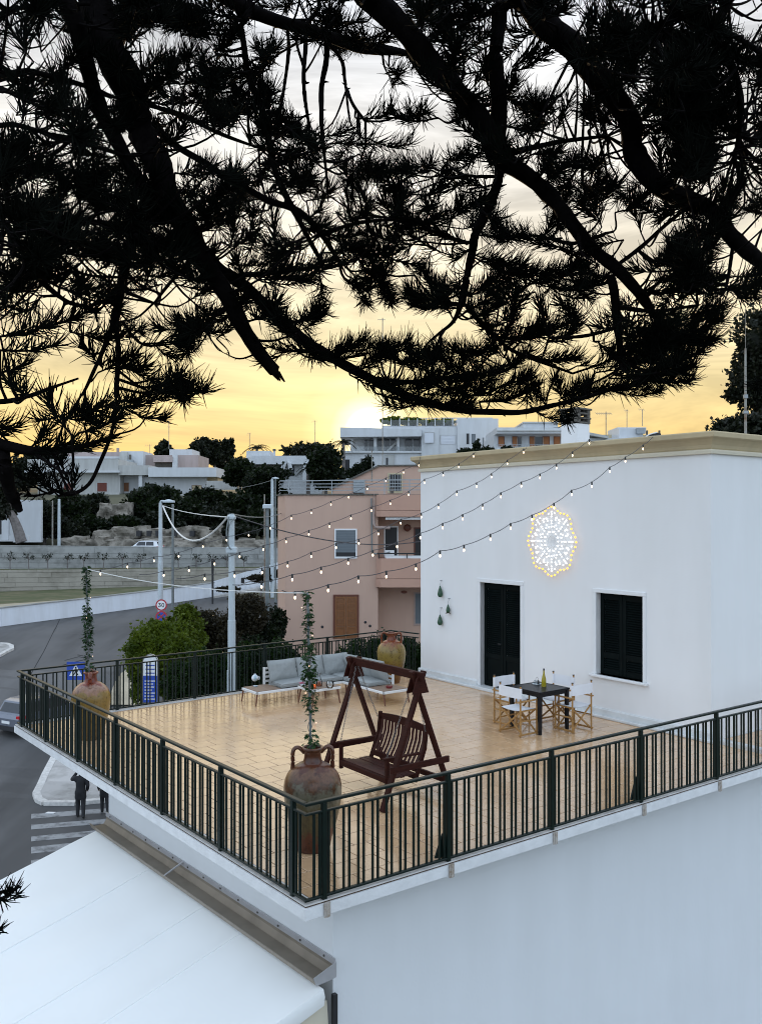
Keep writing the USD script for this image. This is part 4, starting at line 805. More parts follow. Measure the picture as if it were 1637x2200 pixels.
# teardrop ornaments and the lit rosette on the house front
for i, (t_, zr, z1, z0_, lab) in enumerate(((.805, T + 2.335, T + 2.21, T + 1.94, 'uppermost of the three green glazed teardrops hanging left of the green door'), (1.09, T + 1.93, T + 1.80, T + 1.60, 'green teardrop with brown petals at its foot, the one nearest the green door'), (.80, T + 1.69, T + 1.535, T + 1.28, 'lowest of the three green glazed teardrops hanging left of the green door'))):
    b = thing('wall_ornament', lab, 'wall ornament', HW(t_, -.065, z0_), aE)
    L_ = z1 - z0_
    put('drop', MB().lathe(smoothline([(.001, 0), (.035, .008), (.058, .05), (.060, .09), (.045, .16), (.022, .23), (.010, .262), (.001, .268)], 3) * (1 if L_ > .23 else .78, L_ / .268), 18), 'ornament_green', b, smooth=40)
    put('cord', MB().tube([(0, .0, L_), (0, .03 * sW, zr - z0_)], .005, 5), 'grey_metal', b); put('nail', MB().tube([(0, .07 * sW, zr - z0_), (0, .0, zr - z0_)], .009, 6), 'grey_metal', b)
    if i == 1:
        for k in range(6): mb = MB(); leaf3(mb, np.array([0, 0, .01]), np.array([math.cos(k), math.sin(k), -.35]), np.array([0, 0, 1.0]), .075); put('petal', mb, 'ornament_brown', b)
rc = HW(4.306, 0, T + 3.33); ro = thing('light_rosette', 'large white snowflake rosette of lit bulbs edged in amber on the house wall', 'light decoration', rc, aE)
def RP(r, a, y=-.05): return np.array([r * math.cos(a) * .93, y * sW, r * math.sin(a)])
R0 = .70
star = lambda a, r0, r1: r0 + (r1 - r0) * (abs(math.cos(4 * (a - math.pi / 2) / 1.0)) ** 1.3)
def ring(f, n=97): return [RP(f(a), a) for a in np.linspace(0, 2 * math.pi, n)]
outer = lambda a: R0 * (.885 + .115 * abs(math.cos(4 * a)) ** 1.5)
midr = lambda a: R0 * (.66 + .20 * abs(math.cos(4 * a)) ** 1.2)
petal = lambda a: R0 * (.36 + .16 * abs(math.cos(4 * a)) ** 1.2)
for f in (outer, midr, petal, lambda a: R0 * .17): put('rod', MB().tube(ring(f), .009, 5, cap=False), 'frame_white', ro)
for k in range(8): put('spoke', MB().bar(RP(R0 * .17, k * math.pi / 4), RP(R0 * .97, k * math.pi / 4), .01, .01), 'frame_white', ro)
am, wh = MB(), MB(); ico = trimesh.creation.icosphere(0, 1.0)
for a in np.linspace(0, 2 * math.pi, 44, endpoint=False): am.add(ico.vertices * .022 + RP(outer(a), a, -.075), ico.faces)
rr = np.random.default_rng(9)
for f, n, k in ((midr, 40, 1.0), (lambda a: midr(a) * .84, 24, 1), (petal, 24, 1), (lambda a: petal(a) * .82, 16, 1), (lambda a: midr(a) * .92, 24, 1), (lambda a: R0 * .27, 14, 1), (lambda a: R0 * (.55 + .05 * math.cos(8 * a)), 16, 1)):
    for a in np.linspace(0, 2 * math.pi, n, endpoint=False): wh.add(ico.vertices * .017 + RP(f(a + .02) , a, -.075), ico.faces)
put('amber_bulbs', am, 'led_amber', ro, kind='stuff'); put('white_bulbs', wh, 'led_white', ro, kind='stuff')

# five strings of bulbs from the house roof to a line between the two ivy poles
LINE0, LINE1 = top1, top2
STR = [[(216, 1228), (274, 1213), (331, 1200), (384, 1190.5), (436, 1170), (487, 1156), (534.5, 1146), (581, 1131), (626, 1110), (669, 1098), (711, 1080.5), (749, 1065), (789, 1047), (829, 1030), (867, 1012), (900, 997)],
       [(352, 1230), (406, 1220), (461, 1206), (515, 1190.5), (566, 1175.5), (614.6, 1159), (663.6, 1143), (708, 1126.5), (754, 1109.6), (798, 1092.5), (838.6, 1078), (878, 1059), (912, 1033), (952, 1017), (986, 999.5), (1017.5, 977)],
       [(440, 1237), (504, 1231), (563, 1224), (618, 1210), (668.6, 1190), (722, 1171), (771, 1162), (813, 1142), (861, 1119), (905, 1106), (942, 1086), (981.5, 1058), (1024, 1040.6), (1056, 1020.5), (1090, 992), (1125, 968)],
       [(562, 1253), (628, 1238), (690, 1222), (748, 1203), (801, 1186), (853, 1168), (903, 1149), (951, 1128), (994, 1109), (1037, 1086), (1076, 1062), (1120, 1039), (1160, 1021.5), (1195.5, 1000.6), (1230, 973.6), (1266, 947.5)],
       [(634, 1275), (705, 1260), (770, 1241), (830, 1231), (893.5, 1215), (945.4, 1187), (996.7, 1175), (1053.6, 1151.5), (1097, 1128), (1143, 1110), (1190, 1085), (1228, 1056.6), (1271.5, 1039), (1310, 1007), (1343.6, 985.4), (1381.6, 959)]]
ENDS = [(916, 985), (1034, 965), (1145, 955), (1290, 940), (1417, 931)]; STARTS = [(192, 1224), (300, 1233), (380, 1240), (500, 1258), (606, 1270)]
def vray(px, py, p, q):     # point seen at (px, py) in the upright plane through p and q
    d = np.array([(px - CX) / FL, 1.0]); e = q[:2] - p[:2]
    s = np.cross(p[:2], e) / np.cross(d, e); return np.array([d[0] * s, s, CZ - (py - HY) / FL * s])
SLAB = ['farthest string of lit bulbs, reaching the far roof corner of the house', 'second string of lit bulbs from the left, crossing above the balconies of the pink building', 'middle one of the five strings of lit bulbs above the terrace', 'second string of lit bulbs from the right, ending beside the chimney', 'rightmost and nearest string of lit bulbs, passing over the lit rosette']
for k in range(5):
    e = ENDS[k]; lo, hi = 0.0, HL
    r = (e[0] - CX) / FL; tt = (r * H1[1] - H1[0]) / (E[0] - r * E[1]); pe = HW(tt, -.19, HT - .02)
    w = (STARTS[k][0] - CX) / FL; dd = LINE1 - LINE0; sl = (w * LINE0[1] - LINE0[0]) / (dd[0] - w * dd[1]); ps = LINE0 + dd * np.clip(sl, .0, 1)
    pts = [ps] + [vray(x, y - 3.5, ps, pe) for x, y in STR[k]] + [pe]
    t = thing('string_lights', SLAB[k], 'string lights', ps, group=None)
    L_ = np.array(pts) - ps; cab = [L_[0]]
    for a, b in zip(L_[:-1], L_[1:]): cab += [a + (b - a) * f - (0, 0, .018 * 4 * f * (1 - f)) for f in (.25, .5, .75, 1.0)]
    put('cable', MB().tube(cab, .0055, 5), 'cable_dark', t)
    for q_ in L_[1:-1]:
        bl = put('bulb', MB().lathe(smoothline([(.001, -.096), (.009, -.088), (.0138, -.077), (.0132, -.066), (.009, -.050), (.012, -.045)], 2), 10, q_), 'bulb_warm', t, smooth=True)
        put('socket', MB().lathe([(.001, .010), (.012, .008), (.014, -.01), (.013, -.05), (.001, -.05)], 8, q_), 'cap_black', bl)
sl_ = [LINE0 + (LINE1 - LINE0) * f - (0, 0, .10 * 4 * f * (1 - f)) for f in np.linspace(0, 1, 24)]
put('rope', MB().tube(sl_, .006, 5), 'cable_white', None, label='thin pale rope strung between the tops of the two ivy poles', cat='rope')

# ------------------------------------------------------------------ pink apartment building beyond the terrace
def R_(mb, x0, y0, x1, y1, D, d0=0.0, d1=0.25, ch=0.0):
    """Box whose front face covers the photo rectangle at distance D; reaches from D+d0 to D+d1."""
    a, b = U(x0, y1, D), U(x1, y0, D)
    return mb.box(((a[0] + b[0]) / 2, D + (d0 + d1) / 2, (a[2] + b[2]) / 2), (b[0] - a[0], d1 - d0, b[2] - a[2]), ch=ch)
def PB(name, x0, y0, x1, y1, D, d0, d1, m, parent, ch=0.0): return put(name, R_(MB(), x0, y0, x1, y1, D, d0, d1, ch), m, parent)
PD = 43.0
pk = thing('pink_building', 'pink rendered apartment block with balconies behind the terrace railing', 'building')
mb = MB(); xa, xb = U(613, 0, PD)[0], U(812, 0, PD)[0]; xw = 9.0; zb, zt = 1.5, U(0, 1064, PD)[2]; xl = U(597, 0, 44.6)[0]
mb.prism([(xa, PD), (xb, PD), (xb, PD + 1.35), (xw, PD + 1.35), (xw, PD + 12), (xl, PD + 12), (xl, PD + 1.6)], zb, zt)
put('wall', mb, 'pink_paint', pk)
put('roof_edge', MB().prism([(xa - .03, PD - .06), (xb + .03, PD - .06), (xb + .03, PD + 1.3), (xw, PD + 1.3), (xw, PD + 12), (xl - .06, PD + 12), (xl - .06, PD + 1.58)], zt, zt + .07), 'stone_dark', pk)
def pwindow(x0, y0, x1, y1, D, blind=None, frame='frame_white', pane='window_dark', parent=pk, nm='window'):
    fr = MB(); w = 3.0
    for q in ((x0 - w, y0 - w, x1 + w, y0), (x0 - w, y1, x1 + w, y1 + w * 1.3), (x0 - w, y0, x0, y1), (x1, y0, x1 + w, y1)): R_(fr, *q, D, -.035, .08)
    f = put(nm, fr, frame, parent); R = MB(); R_(R, x0, y0, x1, y1, D, -.004, .05); put('pane', R, pane, f)
    if blind:
        n = 14
        for i in range(n):
            a, b = y0 + (blind - y0) * i / n, y0 + (blind - y0) * (i + .93) / n; put('slat', R_(MB(), x0, a, x1, b, D, -.022, -.006), 'blind_grey', f)
    return f
pwindow(721.5, 1139, 764, 1196, PD, blind=1187)
# brown double shutters of the ground floor
dr = put('shuttered_window', R_(R_(R_(MB(), 716, 1280, 719.5, 1372, PD, -.05, .05), 767.5, 1280, 771, 1372, PD, -.05, .05), 716, 1277.5, 771, 1281, PD, -.055, .05), 'brown_frame', pk)
for x0, x1 in ((720, 743), (744, 767)):
    lf = put('shutter', R_(R_(R_(R_(R_(MB(), x0, 1281.5, x0 + 3, 1372, PD, -.045, -.005), x1 - 3, 1281.5, x1, 1372, PD, -.045, -.005), x0 + 3, 1281.5, x1 - 3, 1285, PD, -.044, -.005), x0 + 3, 1346, x1 - 3, 1350, PD, -.044, -.005), x0 + 3, 1350, x1 - 3, 1372, PD, -.025, -.005), 'brown_shutter', dr)
    lv = MB()
    for i in range(24): R_(lv, x0 + 3, 1285.5 + i * 2.5, x1 - 3, 1287.4 + i * 2.5, PD, -.035, -.008)
    put('louvres', lv, 'brown_shutter', lf, kind='stuff')
# balconies: top and middle, projecting in front of the recess
for y0, y1, nm in ((1063, 1110, 'top'), (1200, 1262, 'mid')):
    D = PD - .35; bx0, bx1 = U(809, 0, D)[0], 7.0
    zt_, zb_ = U(0, y0, D)[2], U(0, y1, D)[2]
    bal = put('balcony', MB().prism([(bx0, D + .25), (bx0 + .22, D), (bx1, D), (bx1, D + 1.6), (bx0, D + 1.6)], zb_ + .42 if nm == 'mid' else zb_ + .30, zt_), 'pink_balcony', pk)
    put('balcony_slab', MB().prism([(bx0 - .03, D + .23), (bx0 + .2, D - .03), (bx1, D - .03), (bx1, D + 1.65), (bx0 - .03, D + 1.65)], zb_, zb_ + .40 if nm == 'mid' else zb_ + .28), 'pink_balcony', bal)
    if nm == 'mid':
        put('rail', MB().bar((bx0 + .05, D + .05, zt_ + .24), (bx1, D + .05, zt_ + .24), .05, .05).bar((bx0 + .05, D + .05, zt_ + .24), (bx0 + .05, D + 1.4, zt_ + .24), .05, .05), 'black_post', bal)
        for i in range(5): put('rail_post', MB().box((bx0 + .12 + i * 1.35, D + .05, zt_ + .12), (.04, .04, .24)), 'black_post', bal)
        put('parapet_strip', MB().box(((bx0 + bx1) / 2 + .2, D + .09, zt_ + .07), (bx1 - bx0 - .5, .03, .13)), 'frame_white', bal)
DR = PD + 1.35
pwindow(828, 1133, 853, 1200, DR, parent=pk, nm='balcony_door'); pwindow(892, 1136, 915, 1200, DR, frame='brown_frame', nm='balcony_door'); pwindow(892, 1275, 935, 1340, DR, frame='pipe', pane='blind_grey')
PB('laundry', 827, 1182, 847, 1208, PD + .1, 0, .02, 'frame_white', pk)
PB('awning_box', 828, 1111.5, 925, 1116.5, PD - .1, -.15, .1, 'frame_white', pk)
put('wall_lamp', MB().lathe([(.001, 0), (.18, 0), (.2, .04), (.12, .16), (.001, .18)], 16, (0, 0, 0)).v and MB().hull(trimesh.creation.icosphere(1, .19).vertices * (1, .5, 1) + U(875, 1134, DR - .1)), 'brown_frame', pk)
put('wall_lamp', MB().hull(trimesh.creation.icosphere(1, .16).vertices * (1, .6, .5) + U(868, 1272, PD + .4)), 'brown_frame', pk)
for px_, py_ in ((692.5, 1347), (785, 1337), (795, 1345)): put('vent', MB().hull(trimesh.creation.icosphere(1, .07).vertices * (1, .4, 1) + U(px_, py_, PD)), 'window_dark', pk)
q_ = lambda x, y: U(x, y, PD - .08)
put('drain_pipe', MB().tube([q_(803, 1054), q_(803, 1126), q_(807, 1133), q_(838, 1134)], .075, 8), 'pipe', pk); put('drain_pipe', MB().tube([q_(798, 1070), q_(799, 1186), q_(803, 1190), q_(826, 1189), q_(838, 1186)], .035, 6), 'pole_grey', pk)
# roof terrace: horizontal bar railing, stair house with sloping roof, grilles
rr_ = put('roof_railing', MB().bar(U(603, 1033, PD + .1), U(960, 1030, PD + .1), .05, .05), 'grey_metal', pk)
for y in (1040, 1047, 1054): put('rail_bar', MB().bar(U(602, y, PD + .1), U(960, y - 2, PD + .1), .035, .035), 'grey_metal', rr_)
for i in range(5): put('rail_bar', MB().bar(U(602, 1033 + i * 6.5, PD + .1), U(599, 1037 + i * 6.5, PD + 4), .035, .035), 'grey_metal', rr_)
for x in (621, 671, 713, 783, 826, 880): put('rail_post', MB().bar(U(x, 1062, PD + .1), U(x, 1031, PD + .1), .045, .045), 'grey_metal', rr_)
D = PD + 4.0
zf = lambda y: U(0, y, D)[2]
st = put('stair_house', MB().prism([(0, 0), (0, 0.01), (1, 0)], 0, .01).v and MB().hull([(U(x, 0, D)[0], yy, zf(y)) for yy in (D, D + 5) for x, y in ((715, 1075), (715, 1050), (812, 1003), (820, 1000), (905, 1000), (905, 1075))]), 'pink_paint', pk)
put('roof_tiles', MB().hull([(U(x, 0, D)[0], yy, zf(y)) for yy in (D - .12, D + 5) for x, y in ((708, 1053), (708, 1049), (814, 998), (814, 1002))]).hull([(U(x, 0, D)[0], yy, zf(y)) for yy in (D - .1, D + 5) for x, y in ((813, 999), (907, 998), (907, 1001), (813, 1002))]), 'stone_dark', st)
pwindow(836, 1019, 862, 1055, D, frame='house_cream', pane='window_dark', parent=pk)
g = put('grille', R_(MB(), 759, 1031, 783, 1060, D - .02, -.06, .02), 'window_dark', pk)
for i in range(5): put('grille_bar', MB().bar(U(759, 1034 + i * 5.5, D - .1), U(783, 1034 + i * 5.5, D - .1), .04, .12), 'grey_metal', g)
for i in range(5): put('grille_bar', MB().bar(U(838 + i * 5.5, 1019, D - .06), U(838 + i * 5.5, 1055, D - .06), .03, .03), 'grey_metal', g)
PB('satellite_base', 838, 1048, 846, 1060, PD + 1, 0, .3, 'stone_dark', pk)

# ------------------------------------------------------------------ far houses on the hill
def house3(name, label): return thing(name, label, 'house')
def win(h, x0, y0, x1, y1, D, pane='window_dark', frame='house_white', blind=False):
    f = put('window', R_(R_(R_(MB(), x0 - .8, y0 - .8, x1 + .8, y0, D, -.06, .05), x0 - .8, y0, x0, y1, D, -.06, .05), x1, y0, x1 + .8, y1, D, -.06, .05), frame, h)
    put('pane', R_(MB(), x0, y0, x1, y1, D, -.02, .04), pane, f); return f
D = 130.0
h = house3('hill_house', 'low pale grey house with red shutters and a white right wing above the rocks')
PB('wall', 105, 1012, 258, 1075, D, 0, 9, 'house_grey', h); PB('parapet', 64, 987, 258, 1012, D, -.9, 9, 'house_grey', h); PB('cornice', 60, 1012, 262, 1016, D, -1.3, 2, 'house_white', h); PB('side_wall', 64, 1012, 106, 1075, D, 3, 9, 'house_grey', h)
PB('porch_wall', 258, 1020, 307, 1075, D, 2.0, 9, 'house_white', h); PB('porch_parapet', 257, 1000, 323, 1021, D, -.7, 9, 'house_grey', h); PB('column', 299.5, 1021, 306.5, 1068, D, -.4, .2, 'house_white', h)
PB('wing_wall', 306, 1024, 442, 1075, D, .6, 9, 'house_white', h); PB('wing_parapet', 323, 1005, 468, 1025, D, -1.2, 9, 'house_white', h); PB('end_wall', 442, 1025, 464, 1052, D, 1.5, 9, 'house_cream', h)
for q in ((137, 1038, 158.5, 1053), (209, 1037, 230, 1056)): win(h, *q, D, 'red_shutter')
win(h, 258, 1037, 277, 1056, D + 2, 'brown_shutter', 'house_grey'); win(h, 353, 1043, 358, 1056, D + .6); win(h, 413, 1043, 432.5, 1058, D + .6, 'house_cream', 'brown_frame')
PB('garden_wall', 232, 1058, 256, 1078, D - 1.5, 0, .4, 'house_grey', h); PB('garden_wall', 338, 1060, 430, 1072, D - 1.5, 0, .4, 'house_grey', h)
D = 141.0
h = house3('hill_house', 'flat-roofed pinkish house with white stair blocks rising behind the low grey house')
PB('wall', 145, 971, 262, 1030, D, 0, 9, 'house_pink', h); PB('stair_block', 263, 970, 311, 1030, D, -1, 5, 'house_white', h); PB('stair_side', 262, 972, 279, 1030, D, -1.3, -1.001, 'house_grey', h); PB('wall', 311, 977, 425, 1030, D, .5, 9, 'house_pink', h); PB('recess', 332, 993, 371, 1003, D, .3, .49, 'stone_dark', h); PB('balcony', 331, 981, 372, 993, D, -.6, .49, 'house_pink', h); PB('pier', 371, 977, 381, 1005, D, -.3, .49, 'house_white', h)
PB('water_tank_room', 354, 962, 404, 978, D, 3, 9, 'house_white', h); PB('chimney', 246, 961, 250, 972, D, 1, 1.6, 'house_pink', h); PB('boiler_pipe', 283, 978, 287, 990, D, -1.6, -1.3, 'stone_dark', h); PB('parapet', 145, 981, 262, 986, D, -.8, 0, 'house_white', h); PB('boiler', 279, 989, 292, 996, D, -1.8, -1.2, 'grey_metal', h)
D = 118.0
h = house3('hill_house', 'white bungalow with a roof room and arches left of the dark trees')
PB('wall', 541, 996, 690, 1062, D, 1.2, 9, 'house_white', h); PB('parapet', 540, 979, 690, 997, D, 0, 9, 'house_white', h); put('return_wall', MB().hull([(U(x, 0, D)[0], dd, U(0, y, D)[2]) for x, y, dd in ((477, 987, D + 7), (477, 1030, D + 7), (541, 979.5, D + .05), (541, 1040, D + .05), (541, 979.5, D + 8), (541, 1040, D + 8), (490, 987, D + 9), (490, 1030, D + 9))]), 'house_white', h)
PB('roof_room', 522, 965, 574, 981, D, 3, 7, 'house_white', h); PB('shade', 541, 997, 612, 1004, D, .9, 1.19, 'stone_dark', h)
win(h, 619, 1000, 633, 1023, D + 1.2, 'dark_glass'); win(h, 558, 1003, 576, 1022, D + 1.2)
for x in (608, 655): put('arch', MB().tube([U(x, 1035, D), U(x, 1005, D), U(x + 4, 995, D), U(x + 9, 992, D), U(x + 14, 996, D), U(x + 17, 1010, D)], .30, 6), 'house_white', h)
PB('chimney', 583, 966, 587, 980, D, 2, 2.5, 'house_white', h); PB('chimney_cap', 582, 962, 588, 966, D, 1.9, 2.6, 'stone_dark', h)
PB('garden_wall', 444, 1033, 510, 1052, D + 2, 0, .4, 'house_grey', h)
D = 115.0
v = house3('villa', 'large white modern villa with glazed loggia and planted roof terrace under the sunset')
PB('lower_storey', 735, 971, 905, 1112, D, 0, 12, 'house_white', v); PB('loggia_wall', 757, 938, 905, 971, D, 2.5, 12, 'house_white', v)
put('roof_slab', MB().hull([(U(x, 0, D)[0], dd, U(0, y, D)[2]) for dd in (D - .8, D + 12) for x, y in ((731, 919), (731, 940), (905, 938), (905, 923), (800, 923))]), 'house_white', v)
for x0, x1 in ((803, 809), (853, 858), (753, 758)): PB('column', x0, 938, x1, 971, D, .1, .5, 'house_white', v)
gl = put('glazing', R_(R_(R_(MB(), 783, 942, 802, 970, D, 2.3, 2.45), 812, 940, 850, 970, D, 2.3, 2.45), 872, 940, 902, 966, D, 2.3, 2.45), 'dark_glass', v)
for x in (790, 825, 838, 887): PB('mullion', x, 940, x + 1.6, 970, D, 2.2, 2.29, 'house_white', gl)
put('stair', MB().bar(U(832, 969, D + 1), U(858, 944, D + 1), .2, .25), 'house_grey', v)
PB('balustrade', 757, 959, 905, 971, D, 0.02, .06, 'clear_glass', v); PB('balcony_floor', 735, 969, 905, 973, D, -.3, 2.5, 'house_white', v)
put('bay', MB().hull([(U(x, 0, D)[0], D + dd, U(0, y, D)[2]) for x, dd in ((905, -.3), (942, -1.2), (942, 6), (905, 6)) for y in (920, 1112)]), 'house_white', v); win(v, 912, 929, 932, 951, D - 1.0, 'blind_white', 'house_grey')
PB('block', 942, 918, 981, 1112, D, -1.0, 10, 'house_white', v); PB('block', 981, 901, 1068, 1112, D, -1.2, 10, 'house_white', v)
b_ = win(v, 947, 935, 978, 954, D - 1.0, 'blind_white', 'house_grey')
for i in range(6): PB('slat', 947, 935.4 + i * 3.1, 978, 938.0 + i * 3.1, D - 1.0, -.05, -.021, 'blind_white', b_)
win(v, 1002, 931, 1008, 954, D - 1.2); win(v, 1013, 932, 1021.5, 954, D - 1.2, 'blind_grey'); win(v, 1047, 943, 1060, 961, D - 1.2, 'blind_white'); win(v, 1037, 940, 1039.5, 958, D - 1.2, 'blind_grey')
win(v, 741, 987, 751, 1019, D); win(v, 775, 985, 781, 997, D); rc_ = win(v, 827, 977, 848, 1000, D, 'house_grey'); win(v, 829, 983, 834, 1000, D - .01)
PB('roof_terrace', 820, 913, 982, 924, D, .5, 10, 'house_white', v); rb = PB('roof_glass', 820, 901, 982, 914, D, .45, .5, 'clear_glass', v)
for i in range(9): PB('glass_post', 820 + i * 19, 898, 822 + i * 19, 914, D, .35, .44, 'house_white', rb)
pg = PB('pergola', 952, 894, 1062, 896, D, 1.5, 1.8, 'house_white', v)
for x in (868, 952, 975, 1028, 1060): PB('pergola_post', x, 896, x + 1.8, 912, D, 1.55, 1.75, 'house_white', pg)
PB('pergola', 868, 894.5, 952, 896, D, 1.5, 1.7, 'house_white', v)
D = 100.0
h = house3('hill_house', 'cream-white house with orange shutters and long balcony beside the chimney')
PB('wall', 1064, 932, 1215, 1125, D, 1.4, 10, 'house_white', h); PB('roof_slab', 1066, 919, 1222, 932, D, -.6, 10, 'house_white', h); PB('roof_line', 1066, 925, 1222, 927.5, D, -.75, -.601, 'house_grey', h); PB('roof_room', 1131, 904, 1206, 919, D, 2, 8, 'house_white', h); PB('roof_room_cap', 1129, 902, 1207, 905, D, 1.8, 8.2, 'house_grey', h)
for x0, x1 in ((1071, 1083), (1101, 1112), (1138, 1149), (1166, 1180), (1190, 1203)): f = win(h, x0, 938, x1, 959, D + 1.4, 'orange_shutter', 'brown_frame')
for x0, x1 in ((1112, 1120), (1149, 1166)): win(h, x0, 939, x1, 959, D + 1.4, 'dark_glass', 'house_grey')
bl = PB('balcony', 1066, 963, 1215, 972, D, -.5, 1.3, 'house_white', h); put('rail', MB().bar(U(1066, 955.5, D - .4), U(1215, 955.5, D - .4), .06, .06), 'grey_metal', bl)
for i in range(26): put('baluster', MB().bar(U(1067 + i * 5.9, 963, D - .4), U(1067 + i * 5.9, 955.5, D - .4), .04, .04), 'grey_metal', bl)
h = house3('hill_house', 'distant low white roofs just above the cornice right of the chimney'); D = 90.0
PB('wall', 1262, 941, 1400, 1150, D, 0, 8, 'house_white', h); put('pitched_roof', MB().hull([(U(x, 0, D)[0], dd, U(0, y, D)[2]) for dd in (D - .8, D + 4) for x, y in ((1262, 930), (1303, 938), (1303, 943), (1262, 936))]), 'house_grey', h)
PB('roof_block', 1336, 918, 1388, 950, D, 1, 5, 'house_white', h); PB('roof_block', 1338, 913.5, 1401, 922, D, 2, 6, 'house_white', h); PB('parapet', 1300, 926, 1460, 1150, D, 4, 9, 'house_cream', h); PB('tank', 1372, 918, 1391, 930, D, .6, 1.0, 'grey_metal', h)
for x in (1418, 1446): PB('flue', x, 915, x + 3, 928, D, 4.5, 4.8, 'stone_dark', h)
D = 92.0
h = house3('hill_house', 'white house and garden wall at the far left edge by the leaning trunk')
PB('garden_wall', 28, 1074, 88, 1165, D, 0, .5, 'house_white', h); PB('wall', -60, 1080, 40, 1165, D, 3, 9, 'house_white', h); win(h, 0, 1105, 8, 1148, D + 3); PB('gate_post', 8, 1108, 22, 1160, D, -.5, 0, 'house_white', h); PB('gate_pier', 20, 1151, 60, 1163, D - 8, 0, .5, 'house_white', h)
rl = put('rail', MB().bar(U(42, 1062, D), U(88, 1062, D), .06, .06), 'stone_dark', h)
for i in range(6): put('rail_post', MB().bar(U(43 + i * 9, 1075, D), U(43 + i * 9, 1061, D), .06, .06), 'stone_dark', rl)

# ------------------------------------------------------------------ ruined stone outcrop below the houses
def crag(name, label, x0, y0, x1, y1, D, seed, n=9):
    r = np.random.default_rng(seed); t = thing(name, label, 'rock wall'); x = x0
    while x < x1:
        w = min(r.uniform(14, 34), x1 - x); rows = 3; ys_ = [y0 + r.uniform(-4, 7)] + list(np.linspace(y0, y1, rows + 1)[1:])
        for k in range(rows):
            a, b = U(x, ys_[k + 1], D), U(x + w, ys_[k], D); c = (a + b) / 2; s = np.abs(b - a) + (0, 2.0, 0)
            m = trimesh.creation.box(extents=s * (1.02, 1, 1.02)).subdivide().subdivide()
            vv = m.vertices + c; vv = vv + (meshkit.fbm(np.stack([vv * .9 + k, vv * .9 + 31, vv * .9 + 77], -2)[:, 0][:, None] + np.array([0, 9.1, 17.3])[:, None] * np.eye(3)) - .5) * .9 if False else vv + np.stack([meshkit.fbm(vv * .8 + o) - .5 for o in (0, 31, 77)], -1) * (.8, 1.6, .5)
            put('boulder', (vv, m.faces), 'rock', t, smooth=False)
        x += w * .97
    return t
crag('ruined_wall', 'long weathered stone ruin behind the upper road, with dark openings', 205, 1133, 478, 1158, 96, 1)
crag('rock_ledge', 'low ledge of broken rock at the edge of the upper road', 140, 1156, 480, 1178, 93.5, 2)
crag('bare_crag', 'pale patch of bare rock between the dark shrubs on the hillside', 217, 1082, 280, 1118, 101, 3)
crag('rock_mound', 'grey earth and rock mound right of the ruin, behind the utility pole', 480, 1160, 600, 1180, 95, 4)
for x in (296, 318, 337, 372, 410):
    p_ = R_(MB(), x, 1140, x + 9, 1152, 95.0, -.6, .3); put('wall_opening', p_, 'window_dark', stage.GetPrimAtPath('/World/ruined_wall'))

# ------------------------------------------------------------------ trees and shrubs
def leaves(mb, C, Nn, size, r, droop=0.2):
    """Many small folded leaves at the points C, facing roughly along Nn."""
    n = len(C); d = Nn + r.normal(0, .7, (n, 3)); d[:, 2] -= droop; d /= np.linalg.norm(d, axis=1, keepdims=True)
    s = np.cross(d, r.normal(0, 1, (n, 3))); s /= np.linalg.norm(s, axis=1, keepdims=True) + 1e-9; k = np.cross(s, d)
    L_ = (size * r.uniform(.6, 1.35, n))[:, None]; w = L_ * .42
    v = np.stack([C - d * L_ * .5, C + s * w + k * L_ * .1, C + d * L_ * .6, C - s * w + k * L_ * .1], 1).reshape(-1, 3)
    b = np.arange(n)[:, None] * 4
    return mb.add(v, np.vstack([b + np.array([[0, 1, 2]]), b + np.array([[0, 2, 3]])]))
def blob(r, n, c, rad, seed, fill=.35, lump=.6, freq=1.6, zmin=None):
    u = r.normal(0, 1, (n, 3)); u /= np.linalg.norm(u, axis=1, keepdims=True)
    rr = (1 - fill * r.random(n) ** 1.5) * (1 - lump / 2 + lump * (meshkit.fbm(u * freq + seed * 7.7, 4, seed) - .25) * 1.6)
    gap = meshkit.noise(u * freq * 2.6 + seed * 3.1, seed + 5)
    k = gap > .22
    P = np.asarray(c) + u * rr[:, None] * np.asarray(rad); k &= (P[:, 2] > (zmin if zmin is not None else -1e9))
    return P[k], u[k]
